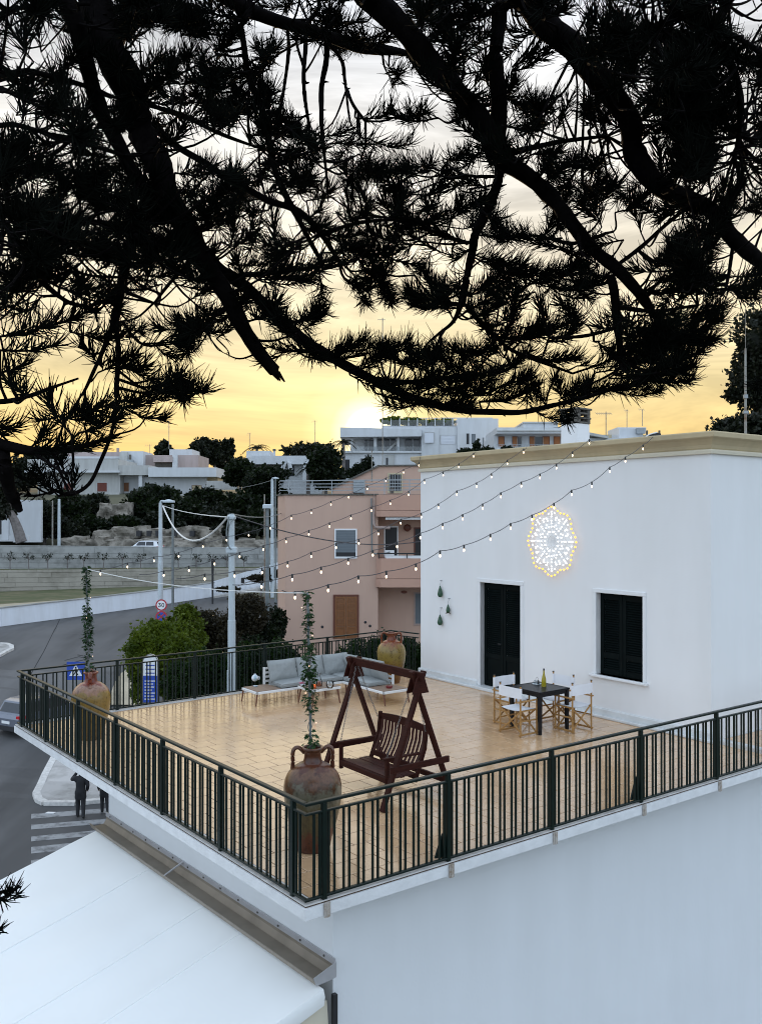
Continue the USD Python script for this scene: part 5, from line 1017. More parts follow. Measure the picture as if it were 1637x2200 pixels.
def plant(name, label, cat, blobs, size, n, matn, seed, trunk=None, group=None, base=None):
    r = np.random.default_rng(seed); t = thing(name, label, cat, group=group)
    cr = MB(); vol = np.array([b[1][0] * b[1][2] for b in blobs]); vol = vol / vol.sum()
    for i, (c, rad) in enumerate(blobs):
        P, u = blob(r, int(n * vol[i]) + 30, c, rad, seed + i); leaves(cr, P, u, size, r)
        for _ in range(int(26 + n * vol[i] * .004)):        # ragged young shoots
            w_ = r.normal(0, 1, 3); w_[2] = abs(w_[2]) * .8; w_ /= np.linalg.norm(w_); f = np.linspace(.82, r.uniform(1.02, 1.30), 9)[:, None]
            leaves(cr, np.asarray(c) + (w_ + r.normal(0, .05, 3)) * f * np.asarray(rad) + r.normal(0, size * .3, (9, 3)), np.repeat(w_[None], 9, 0), size, r)
        ic = trimesh.creation.icosphere(2, 1.0).vertices; cr.hull(ic * np.asarray(rad) * .55 + np.asarray(c))
    put('crown', cr, matn, t, kind='stuff')
    if trunk is None:
        c, rad = blobs[0]; gb_ = base if base is not None else min(b[0][2] - b[1][2] for b in blobs) - .6
        trunk = [(c[0], c[1], gb_), (c[0] + .1 * rad[0], c[1], c[2]), (c[0], c[1], c[2] + rad[2] * .5)]; w = max(.05, rad[0] * .10)
    else: w = trunk[1]; trunk = trunk[0]
    tk = MB().tube(smoothline(trunk, 4), np.linspace(w, w * .35, (len(trunk) - 1) * 4 + 1), 7)
    for i in range(5):
        c, rad = blobs[i % len(blobs)]; a = r.uniform(0, 6.28); p0 = np.array(trunk[-2]); p1 = np.asarray(c) + np.array([math.cos(a), math.sin(a), .3]) * np.asarray(rad) * .75
        tk.tube([p0, (p0 + p1) / 2 + (0, 0, .1), p1], [w * .5, w * .35, w * .12], 5)
    put('trunk', tk, 'bark_grey', t)
    return t
def bl(x, y, rx, ry, D, dep=None): c = U(x, y, D); s = D / FL; return (c, (rx * s, (dep or rx) * s, ry * s))
# big clipped shrubs beside the road, behind the far railing
plant('shrub', 'big bright green rounded shrub by the road left of the utility pole', 'shrub', [bl(350, 1405, 78, 75, 32, 60), bl(318, 1440, 46, 85, 31, 45), bl(392, 1370, 50, 52, 33.5, 50), bl(398, 1325, 24, 28, 33, 24), bl(352, 1356, 40, 20, 33, 35), bl(385, 1440, 60, 75, 31, 45)], .115, 30000, 'shrub_green', 11, base=1.0)
plant('shrub', 'twiggy brownish green shrub just left of the utility pole', 'shrub', [bl(455, 1365, 55, 50, 35.5, 45), bl(430, 1345, 35, 34, 35, 35), bl(480, 1400, 45, 55, 35, 45)], .10, 13000, 'brown_leaf', 12, base=1.0)
plant('shrub', 'round dark brown-leaved bush between the utility pole and the street lamp', 'bush', [bl(530, 1322, 46, 48, 39, 40), bl(512, 1345, 40, 40, 38.5, 36)], .10, 9000, 'brown_leaf', 13, base=1.3)
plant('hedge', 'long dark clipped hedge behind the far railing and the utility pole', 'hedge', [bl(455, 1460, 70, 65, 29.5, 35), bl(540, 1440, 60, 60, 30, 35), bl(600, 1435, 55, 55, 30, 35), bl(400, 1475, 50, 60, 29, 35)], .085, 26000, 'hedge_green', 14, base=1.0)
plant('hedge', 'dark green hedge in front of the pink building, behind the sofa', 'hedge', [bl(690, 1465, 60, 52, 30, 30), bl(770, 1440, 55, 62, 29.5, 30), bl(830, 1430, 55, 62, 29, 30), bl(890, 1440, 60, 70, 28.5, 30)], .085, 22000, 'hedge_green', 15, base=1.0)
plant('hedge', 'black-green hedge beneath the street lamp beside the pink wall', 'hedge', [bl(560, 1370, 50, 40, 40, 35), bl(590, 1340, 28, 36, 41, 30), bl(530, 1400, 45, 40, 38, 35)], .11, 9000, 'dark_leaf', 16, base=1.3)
plant('shrub', 'small reddish shrubs along the ramp wall behind the street lamp', 'shrub', [bl(560, 1243, 28, 9, 78, 10), bl(585, 1232, 20, 12, 79, 10), bl(490, 1267, 28, 6, 76, 8)], .16, 3500, 'brown_leaf', 17, base=2.5)
HS = [(95, 1110, 45, 50, 97), (150, 1090, 45, 48, 104), (190, 1125, 40, 32, 100), (205, 1080, 35, 28, 110), (300, 1085, 42, 42, 104), (335, 1060, 52, 26, 112), (345, 1120, 50, 28, 101), (400, 1095, 55, 35, 106), (440, 1066, 45, 24, 112), (470, 1110, 50, 32, 103), (520, 1085, 50, 42, 106), (560, 1120, 45, 34, 100), (500, 1140, 50, 16, 97), (570, 1060, 55, 30, 109), (265, 1120, 35, 14, 99), (150, 1140, 40, 20, 96)]
HW_ = ['leftmost on the slope, beside the white garden wall', 'below the left red-shuttered window', 'left of the pale bare rock face', 'below the right red-shuttered window', 'just right of the pale bare rock face', 'under the white wing of the grey house', 'above the middle of the ruin', 'behind the left lamp post', 'under the end of the white wing', 'right of the left lamp post, above the ruin', 'just left of the top of the utility pole', 'right of the utility pole top', 'above the right end of the ruin', 'below the white bungalow', 'at the foot of the bare rock face', 'above the left end of the rock ledge']
for i, (x, y, rx, ry, D) in enumerate(HS):
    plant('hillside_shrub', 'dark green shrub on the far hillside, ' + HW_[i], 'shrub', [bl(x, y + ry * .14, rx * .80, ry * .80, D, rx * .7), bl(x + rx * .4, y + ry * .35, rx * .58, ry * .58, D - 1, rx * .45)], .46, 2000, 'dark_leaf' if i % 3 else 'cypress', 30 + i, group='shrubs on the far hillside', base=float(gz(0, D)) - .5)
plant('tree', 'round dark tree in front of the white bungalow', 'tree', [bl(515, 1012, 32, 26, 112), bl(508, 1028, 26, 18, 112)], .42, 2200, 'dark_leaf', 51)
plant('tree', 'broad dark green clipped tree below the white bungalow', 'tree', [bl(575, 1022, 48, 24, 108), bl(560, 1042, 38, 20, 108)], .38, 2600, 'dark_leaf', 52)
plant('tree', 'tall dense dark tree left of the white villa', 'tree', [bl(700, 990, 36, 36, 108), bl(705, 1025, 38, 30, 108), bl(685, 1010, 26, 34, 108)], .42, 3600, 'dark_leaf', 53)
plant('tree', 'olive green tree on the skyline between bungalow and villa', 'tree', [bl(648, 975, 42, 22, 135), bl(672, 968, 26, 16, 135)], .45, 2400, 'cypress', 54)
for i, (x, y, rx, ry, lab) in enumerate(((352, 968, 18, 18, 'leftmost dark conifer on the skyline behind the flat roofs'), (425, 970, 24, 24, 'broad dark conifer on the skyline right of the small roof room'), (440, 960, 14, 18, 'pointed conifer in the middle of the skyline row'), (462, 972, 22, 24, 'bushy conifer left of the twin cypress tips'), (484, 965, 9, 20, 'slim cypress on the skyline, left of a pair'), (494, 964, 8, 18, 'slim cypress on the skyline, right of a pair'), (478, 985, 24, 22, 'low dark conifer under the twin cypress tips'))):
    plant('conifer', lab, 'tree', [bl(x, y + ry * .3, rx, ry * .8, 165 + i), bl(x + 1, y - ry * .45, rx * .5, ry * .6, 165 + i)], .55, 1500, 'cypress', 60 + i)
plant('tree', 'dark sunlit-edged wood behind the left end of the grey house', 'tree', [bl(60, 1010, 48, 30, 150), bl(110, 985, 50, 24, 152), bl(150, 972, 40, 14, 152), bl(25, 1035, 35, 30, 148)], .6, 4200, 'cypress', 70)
def palm(label, x, y, D, h, L_, n, seed):
    r = np.random.default_rng(seed); c = U(x, y, D); t = thing('palm_tree', label, 'palm tree')
    put('trunk', MB().tube([c - (0, 0, h), c - (0, 0, h * .5), c], [.28, .22, .2], 8), 'bark_grey', t)
    for i in range(n):
        a = i * 2.4; e = r.uniform(-.1, 1.1); mb = MB(); d = np.array([math.cos(a), math.sin(a), 0]); pts = [c + d * L_ * f * math.cos(e * .6) + np.array([0, 0, L_ * (math.sin(e) * f - .75 * f * f)]) for f in np.linspace(0, 1, 8)]
        mb.tube(pts, np.linspace(.04, .01, 8), 4)
        for k in range(1, 8):
            for sg in (-1, 1):
                for o in (0, .5):
                    p = pts[k - 1] + (pts[k] - pts[k - 1]) * o; q = p + np.array([-d[1], d[0], 0]) * sg * L_ * .28 * (1 - k / 11) + d * .12 * L_ - (0, 0, .10 * L_); mb.add([p, p + (0, 0, .06), q], [[0, 1, 2]])
        put('frond', mb, 'cypress', t)
palm('palm tree on the skyline behind the white bungalow', 552, 962, 150, 7, 2.6, 18, 1); palm('palm tree at the left corner of the white villa', 738, 950, 112, 5, 1.7, 16, 2); palm('small palm with drooping fronds in front of the bungalow arches', 662, 1005, 110, 4, 1.6, 14, 3); palm('low palm in the dark hedge beneath the street lamp', 548, 1400, 39, 1.0, 1.5, 16, 4)
plant('shrub', 'dark planting on the roof edge below the villa windows', 'shrub', [bl(1005, 972, 22, 8, 85), bl(1025, 962, 6, 16, 85), bl(1045, 970, 18, 8, 85), bl(1090, 966, 12, 6, 85)], .22, 1800, 'dark_leaf', 71)
plant('hedge', 'green hedge growing on the roof terrace of the white villa', 'hedge', [bl(845, 905, 24, 9, 117), bl(880, 906, 22, 8, 117), bl(925, 908, 26, 6, 117), bl(955, 908, 22, 6, 117)], .30, 2600, 'shrub_green', 72, base=float(U(0, 918, 117)[2]))
plant('shrub', 'thin dark oleanders against the wall of the villa', 'shrub', [bl(775, 1008, 16, 14, 105), bl(792, 1000, 10, 18, 105), bl(760, 1018, 14, 12, 105)], .24, 1300, 'dark_leaf', 73)
plant('tree', 'tall dark tree at the right edge beyond the house roof', 'tree', [bl(1632, 745, 58, 75, 40), bl(1610, 820, 46, 55, 40), bl(1660, 800, 60, 90, 40), bl(1655, 700, 40, 40, 40), bl(1672, 870, 62, 70, 40), bl(1690, 960, 80, 70, 40), bl(1580, 850, 22, 16, 40)], .17, 15000, 'cypress', 74, base=3.0)
plant('tree', 'low domed dark tree behind the right end of the cornice', 'tree', [bl(1600, 925, 62, 36, 36), bl(1650, 935, 60, 50, 36), bl(1560, 932, 30, 24, 36)], .16, 7000, 'cypress', 75, base=3.0)
# leaning pine at the far left edge
lt = plant('tree', 'grey leaning trunk with a dark crown at the left edge beyond the road', 'tree', [bl(0, 1080, 34, 40, 84), bl(-25, 1050, 40, 45, 84), bl(12, 1050, 18, 30, 84)], .35, 3500, 'cypress', 76, trunk=([U(47, 1165, 84), U(34, 1125, 84), U(18, 1092, 84), U(5, 1060, 84)], .55))
# saplings along the planting strip
for i, (x, lab) in enumerate(((22, 'leftmost'), (62, 'second from the left'), (103, 'third from the left'), (145, 'fourth from the left'), (180, 'fifth from the left, the bushiest'), (222, 'just left of the ivy pole line'), (263, 'midway along'), (303, 'with a bare stake'), (384, 'just right of the left lamp post'), (422, 'fourth from the right end'), (457, 'third from the right end'), (487, 'beside the utility pole'), (525, 'last on the right'))):
    r = np.random.default_rng(200 + i); t = thing('sapling', 'thin young tree by the concrete wall, ' + lab + ('' if ',' in lab or 'pole' in lab or 'post' in lab else ' in the row'), 'tree', (lambda D_: U(x, 1222, D_))(79.4 + x / 600 * 9.2), group=None)
    hgt = r.uniform(1.2, 1.45); tk = MB().tube([(0, 0, -.1), (r.normal(0, .04), 0, hgt * .6), (r.normal(0, .08), 0, hgt)], [.05, .04, .015], 5)
    cr = MB()
    for k in range(9):
        a = r.uniform(0, 6.28); e = r.uniform(.0, 1.0); p1 = np.array([math.cos(a) * .38, math.sin(a) * .3, hgt * .65 + e * .5]); tk.tube([(0, 0, hgt * .55), p1], [.02, .006], 4)
        P = p1 + r.normal(0, .10, (11, 3)); leaves(cr, P, r.normal(0, 1, (11, 3)), .12, r)
    put('trunk', tk, 'bark_grey', t); put('crown', cr, 'dark_leaf', t, kind='stuff')

# ------------------------------------------------------------------ street furniture
def gpole(name, label, cat, x, ytop, D, r0, r1, matn, n=10):
    t = thing(name, label, cat); top = U(x, ytop, D); base = np.array([top[0], D, gz(top[0], D) - .3])
    put('pole', MB().tube([base, base + (top - base) * .35, base + (top - base) * .351, base + (top - base) * .7, base + (top - base) * .701, top], [r0, r0, (r0 * .7 + r1 * .3), (r0 * .7 + r1 * .3), (r0 + r1) / 2, r1], n), matn, t); return t, top
t, up_ = gpole('utility_pole', 'pale stepped utility pole with cables, standing in the hedge behind the railing', 'utility pole', 498, 1104, 28.0, .138, .085, 'pole_white')
put('cable_clamp', MB().box(up_ - (0, 0, .12), (.24, .24, .14), ch=.03), 'pole_white', t); put('junction_box', MB().box(U(498, 1182, 27.9), (.34, .28, .22), ch=.04), 'pole_white', t)
put('cable_loop', MB().tube(smoothline([U(492, 1110, 27.8), U(487, 1140, 27.7), U(489, 1165, 27.7), U(496, 1183, 27.8)], 5), .022, 5).tube(smoothline([U(505, 1112, 27.8), U(493, 1130, 27.7), U(491, 1170, 27.7), U(500, 1184, 27.8)], 5), .018, 5), 'pole_grey', t)
put('stake', MB().tube([U(490, 1490, 27.8), U(490, 1440, 27.8)], .03, 6), 'pole_white', t)
def lamp(label, x, ytop, D, arm, r0, r1, matn='pole_white'):
    t, tp = gpole('street_lamp', label, 'street lamp', x, ytop, D, r0, r1, matn)
    s = D / FL; e = tp + np.array([arm * s, 0, .05]); put('arm', MB().tube(smoothline([tp - (0, 0, .25), tp, tp + (arm * .15 * s, 0, .1), e], 4), .05, 6), matn, t)
    put('lamp_head', MB().hull([e + np.array([a * s, b, c]) for a in (-arm * .75, arm * .08 + 4) for b in (-.15, .15) for c in (-.04, .05)] + [e + np.array([-arm * .3 * s, 0, .14])]), matn, t); return tp
L1 = lamp('white street lamp with a flat head at the road bend, above the speed limit sign', 345, 1080, 46, 24, .15, .085)
t, tp = gpole('street_lamp', 'grey street lamp with a flat double head close to the pink building', 'street lamp', 574.5, 1092, 40, .105, .07, 'pole_grey')
put('lamp_head', MB().hull([tp + np.array([a, b, c]) for a in (-.20, .24) for b in (-.2, .2) for c in (.0, .14)] + [tp + np.array([a, b, .19]) for a in (-.14, .18) for b in (-.12, .12)]), 'pole_white', t)
gpole('pole', 'thin grey pole just right of the left street lamp', 'pole', 371.5, 1083, 47, .075, .06, 'pole_grey'); gpole('pole', 'thin pole with a rusty tip behind the double-headed street lamp', 'pole', 568.5, 1062, 55, .05, .04, 'mast')
lamp('distant white street lamp left of the roof railing of the pink building', 585, 1029, 78, 9, .16, .12); gpole('pole', 'thin distant grey pole at the corner of the pink building', 'pole', 592, 1029, 74, .06, .05, 'pole_grey'); gpole('pole', 'distant white pole with chipped paint on the dark hillside at left', 'pole', 127, 1072, 92, .16, .12, 'pole_white'); gpole('pole', 'thin rusty pole on the dark hillside at far left', 'pole', 113, 1075, 92, .08, .06, 'mast')
gpole('litter_bin_post', 'small dark post with a bin on the grass strip below the saplings', 'post', 457, 1200, 73, .08, .12, 'black_post')
def wire(name, label, a, b, sag_, r, matn):
    a, b = np.asarray(a), np.asarray(b); put(name, MB().tube([a + (b - a) * f - (0, 0, sag_ * 4 * f * (1 - f)) for f in np.linspace(0, 1, 20)], r, 5), matn, None, label=label, cat='cable')
wire('cable', 'thick white sagging cable between the left street lamp and the utility pole', U(350, 1087, 45.9), up_ - (0.1, 0, .05), 1.25, .036, 'cable_white'); wire('cable', 'thin grey cable above the thick white one, from lamp to utility pole', U(352, 1087, 45.9), up_ - (.1, 0, .1), .1, .018, 'cable_white')
wire('cable', 'thin cable from the utility pole towards the roof corner of the pink building', up_, U(604, 1103, 44), .15, .018, 'pole_grey'); wire('cable', 'dark cable from the utility pole across the face of the pink building', up_ - (0, 0, .05), U(930, 1158, 42.4), .55, .022, 'cable_dark'); wire('cable', 'thin cable across the dark trees from the bungalow to the distant lamp', U(430, 1042, 112), U(583, 1032, 78), .6, .02, 'pole_grey')
# signs
DS = 45.5; t = thing('road_sign', 'round white 30 speed limit sign with a red border on the lamp post', 'road sign'); c = U(347, 1300, DS)
def disc(rad, y, th=.02, n=28): return MB().prism(Point(0, 0).buffer(rad, n), 0, th)
def upright(mb, c, y):
    v, f = mb.mesh(); return (np.stack([c[0] + v[:, 0], np.full(len(v), c[1] - y) - v[:, 2], c[2] + v[:, 1]], 1), f[:, ::-1])
put('rim', upright(disc(.295, 0), c, 0), 'sign_red', t); put('face', upright(disc(.225, 0, .006), c, .0205), 'sign_white', t)
tx = meshkit.text_mesh('30', .19, .004, True); tx.apply_translation((-tx.bounds[:, 0].mean(), -tx.bounds[:, 1].mean(), 0)); put('numerals', upright(MB().add(tx.vertices, tx.faces), c, .027), 'sign_black', t)
t = thing('road_sign', 'round blue no stopping sign with a red border under the speed limit sign', 'road sign'); c = U(347, 1325, DS)
put('rim', upright(disc(.295, 0), c, 0), 'sign_red', t); put('face', upright(disc(.225, 0, .006), c, .0205), 'sign_blue', t)
for a in (45, -45):
    mb = MB().box((0, 0, 0), (.46, .06, .004), rz=math.radians(a)); put('bar', upright(mb, c, .031 + (a > 0) * .004), 'sign_red', t)
DS = 36.0; t = thing('crossing_sign', 'square blue pedestrian crossing sign behind the far left amphora', 'road sign'); a, b = U(144, 1423, DS), U(183, 1460, DS); c = (a + b) / 2; w = b[0] - a[0]
put('plate', MB().box(c, (w, .02, w), ch=.004), 'sign_blue', t); put('triangle', upright(MB().prism([(-w * .36, -w * .28), (w * .36, -w * .28), (0, w * .36)], 0, .004), c, .0105), 'sign_white', t)
mb = MB()
for q in ([(-.03, .10), (.03, .10), (.03, .16), (-.03, .16)], [(-.035, -.02), (.035, -.02), (.03, .09), (-.03, .09)], [(-.10, -.13), (-.06, -.13), (.01, -.02), (-.035, -.02)], [(.10, -.13), (.06, -.13), (-.01, -.02), (.035, -.02)], [(-.09, .0), (-.07, -.02), (-.02, .07), (-.03, .09)], [(.09, .0), (.07, -.02), (.02, .07), (.03, .09)]): mb.prism([(x * w / .62, y * w / .62 - .02) for x, y in q], 0, .003)
put('walking_figure', upright(mb, c, .0155), 'sign_black', t); put('post', MB().tube([(c[0], c[1] + .04, gz(0, DS) - .3), (c[0], c[1] + .04, c[2] + w * .45)], .03, 8), 'grey_metal', t)
DS = 25.0; t = thing('information_sign', 'tall rounded information board, white above and blue below, seen through the far railing', 'sign'); a, b = U(307, 1510, DS), U(341, 1405, DS); w, h_ = b[0] - a[0], b[2] - a[2]; c = np.array([(a[0] + b[0]) / 2, DS, a[2]])
shape = sbox(-w / 2, 0, w / 2, h_ - w / 2).union(Point(0, h_ - w / 2).buffer(w / 2, 16))
put('board', upright(MB().prism(shape, 0, .04), c, 0), 'sign_white', t); put('blue_panel', upright(MB().prism(sbox(-w / 2 + .01, .02, w / 2 - .01, h_ * .56), 0, .004), c, .041), 'sign_blue', t)
rs = np.random.default_rng(4)
for i in range(7): put('text_line', upright(MB().prism(sbox(-w * .36, .10 + i * .085, -w * .36 + w * rs.uniform(.45, .72), .125 + i * .085), 0, .002), c, .0455), 'sign_white', t)
for i in range(3): put('text_line', upright(MB().prism(sbox(-w * .30, h_ * .60 + i * .11, w * .28, h_ * .60 + .03 + i * .11), 0, .002), c, .041), 'sign_blue', t)
put('edge', upright(MB().prism(shape.difference(shape.buffer(-.022)), 0, .008), c, .0405), 'stone_dark', t); put('post', MB().tube([(c[0], c[1] + .06, gz(0, DS) - .3), (c[0], c[1] + .06, a[2] + .5)], .04, 8), 'grey_metal', t)

# aerials
def aerial(label, x, y0, y1, D, yagi=(), r=.03):
    t = thing('tv_aerial', label, 'aerial'); put('mast', MB().tube([U(x, y1, D), U(x, y0, D)], r, 6), 'mast', t)
    for (y, w, n) in yagi:
        s = D / FL; c = U(x, y, D); mb = MB().bar(c - (w * s * .65, 0, 0), c + (w * s * .35, 0, 0), .025, .025)
        for i in range(n): p = c + np.array([(-.6 + .9 * i / max(1, n - 1)) * w * s, 0, 0]); mb.bar(p - (0, .35, 4 * s), p + (0, .35, 4 * s), .014, .014)
        put('antenna', mb, 'mast', t)
aerial('tall thin aerial mast in front of the white villa', 822, 682, 1010, 60, ((686, 16, 5),), .035); aerial('tv aerial just right of the roof chimney, long antenna pointing left', 1302, 884, 936, 60, ((888, 34, 8),), .03)
aerial('thin aerial above the distant roofs, left of a pair', 1347, 880, 918, 85, ((882, 8, 3),), .035); aerial('thin aerial above the distant roofs, right of a pair', 1380, 879, 915, 85, ((880, 12, 4),), .035); aerial('aerial on the pinkish flat roof at left', 363, 905, 964, 140, ((917, 6, 3), (908, 6, 3)), .05); aerial('faint aerial right of the conifers', 536, 930, 966, 118, ((932, 8, 4),), .04); aerial('aerial on the skyline above the olive tree', 677, 903, 962, 135, ((905, 10, 4),), .05)
aerial('low aerial on the left flat roofs', 321, 955, 975, 140, ((957, 14, 4),), .04); aerial('thin mast against the wall of the villa', 799, 968, 1035, 47, (), .03)
t, _ = None, None; t = thing('roof_mast', 'tall grey mast on the house roof in front of the right-hand tree', 'mast'); c0, c1 = U(1602, 936, 19.5), U(1602, 748, 19.5)
put('pole', MB().tube([c0 - (0, 0, .4), c0 + (c1 - c0) * .5, c1], [.034, .030, .022], 8), 'mast', t); put('clamp', MB().box(c0 + (c1 - c0) * .27, (.10, .08, .06)), 'grey_metal', t); put('clamp', MB().box(c0 + (c1 - c0) * .45, (.08, .08, .08)), 'grey_metal', t); put('stay_tip', MB().tube([c1, c1 + (0, 0, .9)], .006, 5), 'mast', t)
sd = thing('roof_cover', 'curved dark roof cover lying on the roof where the nearest light string ends', 'roof cover'); put('shell', MB().hull([U(x, y, 16.9) + (0, d, 0) for d in (0, .35) for x, y in ((1390, 938), (1398, 932), (1412, 929), (1420, 931), (1420, 937))]), 'plastic_black', sd); put('rim', MB().tube(smoothline([U(1386, 939, 16.85), U(1397, 932.5, 16.85), U(1412, 928.5, 16.85)], 4), .012, 6), 'frame_white', sd)

# ------------------------------------------------------------------ cars and people
def car(label, p, rz, paint, s=1.0):
    t = thing('parked_car', label, 'car', p, rz)
    def C(pts): return [np.array(q) * s for q in pts]
    lo = [(x, y * w, z) for x, w, zz in ((-2.02, .78, (.36, .78)), (-1.9, .86, (.26, .94)), (-1.2, .88, (.22, .96)), (1.2, .88, (.22, .92)), (1.85, .84, (.26, .78)), (2.05, .70, (.34, .62))) for y in (-1, 1) for z in zz]
    put('body', MB().hull(C(lo)), paint, t, smooth=25)
    put('cabin', MB().hull(C([(x, y * w, z) for x, w, z in ((-1.86, .78, .92), (-1.55, .66, 1.46), (-1.2, .66, 1.53), (.15, .64, 1.52), (.45, .66, 1.46), (1.15, .80, .90)) for y in (-1, 1)])), paint, t, smooth=25)
    put('rear_window', MB().hull(C([(x - .015, y * w, z) for x, w, z in ((-1.80, .66, 1.02), (-1.60, .58, 1.40)) for y in (-1, 1)] + [(x - .03, y * w * .9, z) for x, w, z in ((-1.80, .66, 1.03), (-1.60, .58, 1.39)) for y in (-1, 1)])), 'dark_glass', t)
    put('windscreen', MB().hull(C([(x + o, y * w, z) for x, w, z in ((1.06, .70, .97), (.50, .60, 1.44)) for y in (-1, 1) for o in (.01, .035)])), 'dark_glass', t)
    for y in (-1, 1):
        for x0, x1, u0, u1 in ((-1.30, -.42, -1.25, -.42), (-.34, .82, -.34, .42)): put('side_window', MB().hull(C([(x0, y * .79, .98), (x1, y * .79, .98), (u0, y * .685, 1.42), (u1, y * .685, 1.42), (x0, y * .74, .98), (x1, y * .74, .98), (u0, y * .64, 1.42), (u1, y * .64, 1.42)])), 'dark_glass', t)
        put('tail_light', MB().hull(C([(x, y * w, z) for x, w in ((-1.99, .62), (-1.99, .82), (-1.70, .885)) for z in (.80, .94)])), 'tail_red', t); put('headlight', MB().hull(C([(x, y * w, z) for x, w in ((1.96, .58), (1.93, .74), (1.66, .865)) for z in (.62, .75)])), 'sign_white', t); put('mirror', MB().hull(C([(x, y * w, z) for x in (.62, .76) for w in (.86, 1.02) for z in (.96, 1.08)])), paint, t)
        for x in (-1.28, 1.28):
            an = np.linspace(0, 2 * math.pi, 25)[:-1]; w = put('wheel', MB().hull(C([(x + .33 * math.cos(a), y * o, .33 + .33 * math.sin(a)) for a in an for o in (.70, .89)])), 'tyre', t); put('rim', MB().hull(C([(x + .21 * math.cos(a), y * o, .33 + .21 * math.sin(a)) for a in an for o in (.88, .905)])), 'rim', w)
    put('bumper', MB().hull(C([(x, y * w, z) for x, w in ((-2.06, .70), (-1.90, .88)) for y in (-1, 1) for z in (.26, .46)])), 'plastic_black', t); put('number_plate', MB().box(np.array((-2.035, 0, .62)) * s, (.02, .5 * s, .12 * s)), 'sign_white', t)
    return t
cg = G(44, 1576); car('silver hatchback seen from behind, half hidden by the far left railing corner', (cg[0] + .55, cg[1] + 1.2, cg[2] + .02), math.radians(62), 'car_silver', 1.0)
cu = U(311, 1166, 87); car('white hatchback on the upper road behind the concrete wall', (cu[0], 87, 6.24), math.radians(176), 'car_white', .86)
def person(label, p, rz, hgt, raise_arm, seed):
    """One continuous dressed figure walking away; coat to mid-thigh, legs apart in a short stride."""
    t = thing('person', label, 'person', p, rz); k = hgt / 1.75
    J = {'hipL': (-.09, .0, .92), 'hipR': (.09, .0, .92), 'kneeL': (-.10, .10, .50), 'kneeR': (.10, -.04, .50), 'ankL': (-.10, .02, .09), 'ankR': (.11, -.24, .11), 'toeL': (-.11, .17, .035), 'toeR': (.12, -.10, .035), 'pel': (0, 0, .96), 'waist': (0, .01, 1.12), 'chest': (0, .02, 1.32), 'shL': (-.19, .02, 1.42), 'shR': (.19, .02, 1.42), 'neck': (0, .03, 1.50), 'elR': (.25, -.05, 1.16), 'wrR': (.23, .10, .97)}
    J['elL'], J['wrL'] = ((-.30, .16, 1.36), (-.16, .20, 1.56)) if raise_arm else ((-.25, .05, 1.16), (-.23, .17, .97))
    J = {a: np.array(b) * k for a, b in J.items()}
    def cap(chain):
        m = None
        for (a, ra), (b, rb) in chain:
            h = manifold3d.Manifold.batch_hull([manifold3d.Manifold.sphere(ra * k, 16).translate(tuple(J[a])), manifold3d.Manifold.sphere(rb * k, 16).translate(tuple(J[b]))]); m = h if m is None else m + h
        return m
    def soft(m, e=.03):
        q = m.refine_to_length(e).to_mesh(); tm_ = trimesh.Trimesh(q.vert_properties[:, :3], q.tri_verts); trimesh.smoothing.filter_taubin(tm_, iterations=8); return tm_.vertices, tm_.faces
    S_ = manifold3d.Manifold.sphere
    head = S_(.098 * k, 20).scale((.86, 1.0, 1.18)).translate((0, .035 * k, 1.64 * k)) + S_(.02 * k, 10).translate((0, .14 * k, 1.63 * k)) + S_(.055 * k, 12).translate((0, .09 * k, 1.575 * k))
    body = cap([(('hipL', .095), ('kneeL', .062)), (('kneeL', .062), ('ankL', .042)), (('hipR', .095), ('kneeR', .062)), (('kneeR', .062), ('ankR', .042)), (('pel', .15), ('waist', .14)), (('waist', .14), ('chest', .155)), (('chest', .13), ('shL', .075)), (('chest', .13), ('shR', .075)), (('chest', .08), ('neck', .055)), (('shL', .07), ('elL', .052)), (('elL', .05), ('wrL', .036)), (('shR', .07), ('elR', .052)), (('elR', .05), ('wrR', .036)), (('ankL', .045), ('toeL', .034)), (('ankR', .045), ('toeR', .034))]) + head
    for w_, sg in (('wrL', -1), ('wrR', 1)):
        d = J[w_] - J['el' + w_[2]]; d = d / np.linalg.norm(d); c = J[w_] + d * .05 * k; body += S_(.036 * k, 12).translate(tuple(c))
        sdv = np.cross(d, (0, 1, 0)); sdv /= np.linalg.norm(sdv) + 1e-9
        for f in range(4): body += manifold3d.Manifold.batch_hull([S_(.009 * k, 8).translate(tuple(c + sdv * (f - 1.5) * .018 * k)), S_(.007 * k, 8).translate(tuple(c + d * (.085 - .008 * abs(f - 1.4)) * k + sdv * (f - 1.5) * .02 * k))])
        body += manifold3d.Manifold.batch_hull([S_(.010 * k, 8).translate(tuple(c)), S_(.008 * k, 8).translate(tuple(c + d * .03 * k - sdv * sg * .05 * k))])
    put('body', soft(body, .028), 'skin', t, smooth=True)
    def grow(ch): return cap(ch)
    coat = grow([(('pel', .185), ('waist', .165)), (('waist', .165), ('chest', .175)), (('chest', .155), ('shL', .095)), (('chest', .155), ('shR', .095)), (('shL', .09), ('elL', .07)), (('elL', .07), ('wrL', .052)), (('shR', .09), ('elR', .07)), (('elR', .07), ('wrR', .052)), (('neck', .075), ('chest', .10))]) + manifold3d.Manifold.batch_hull([S_(.175 * k, 16).translate((0, 0, .95 * k)), S_(.12 * k, 16).translate((-.09 * k, .03 * k, .74 * k)), S_(.12 * k, 16).translate((.09 * k, -.02 * k, .74 * k))])
    put('coat', soft(coat, .03), 'coat_black', t, smooth=True)
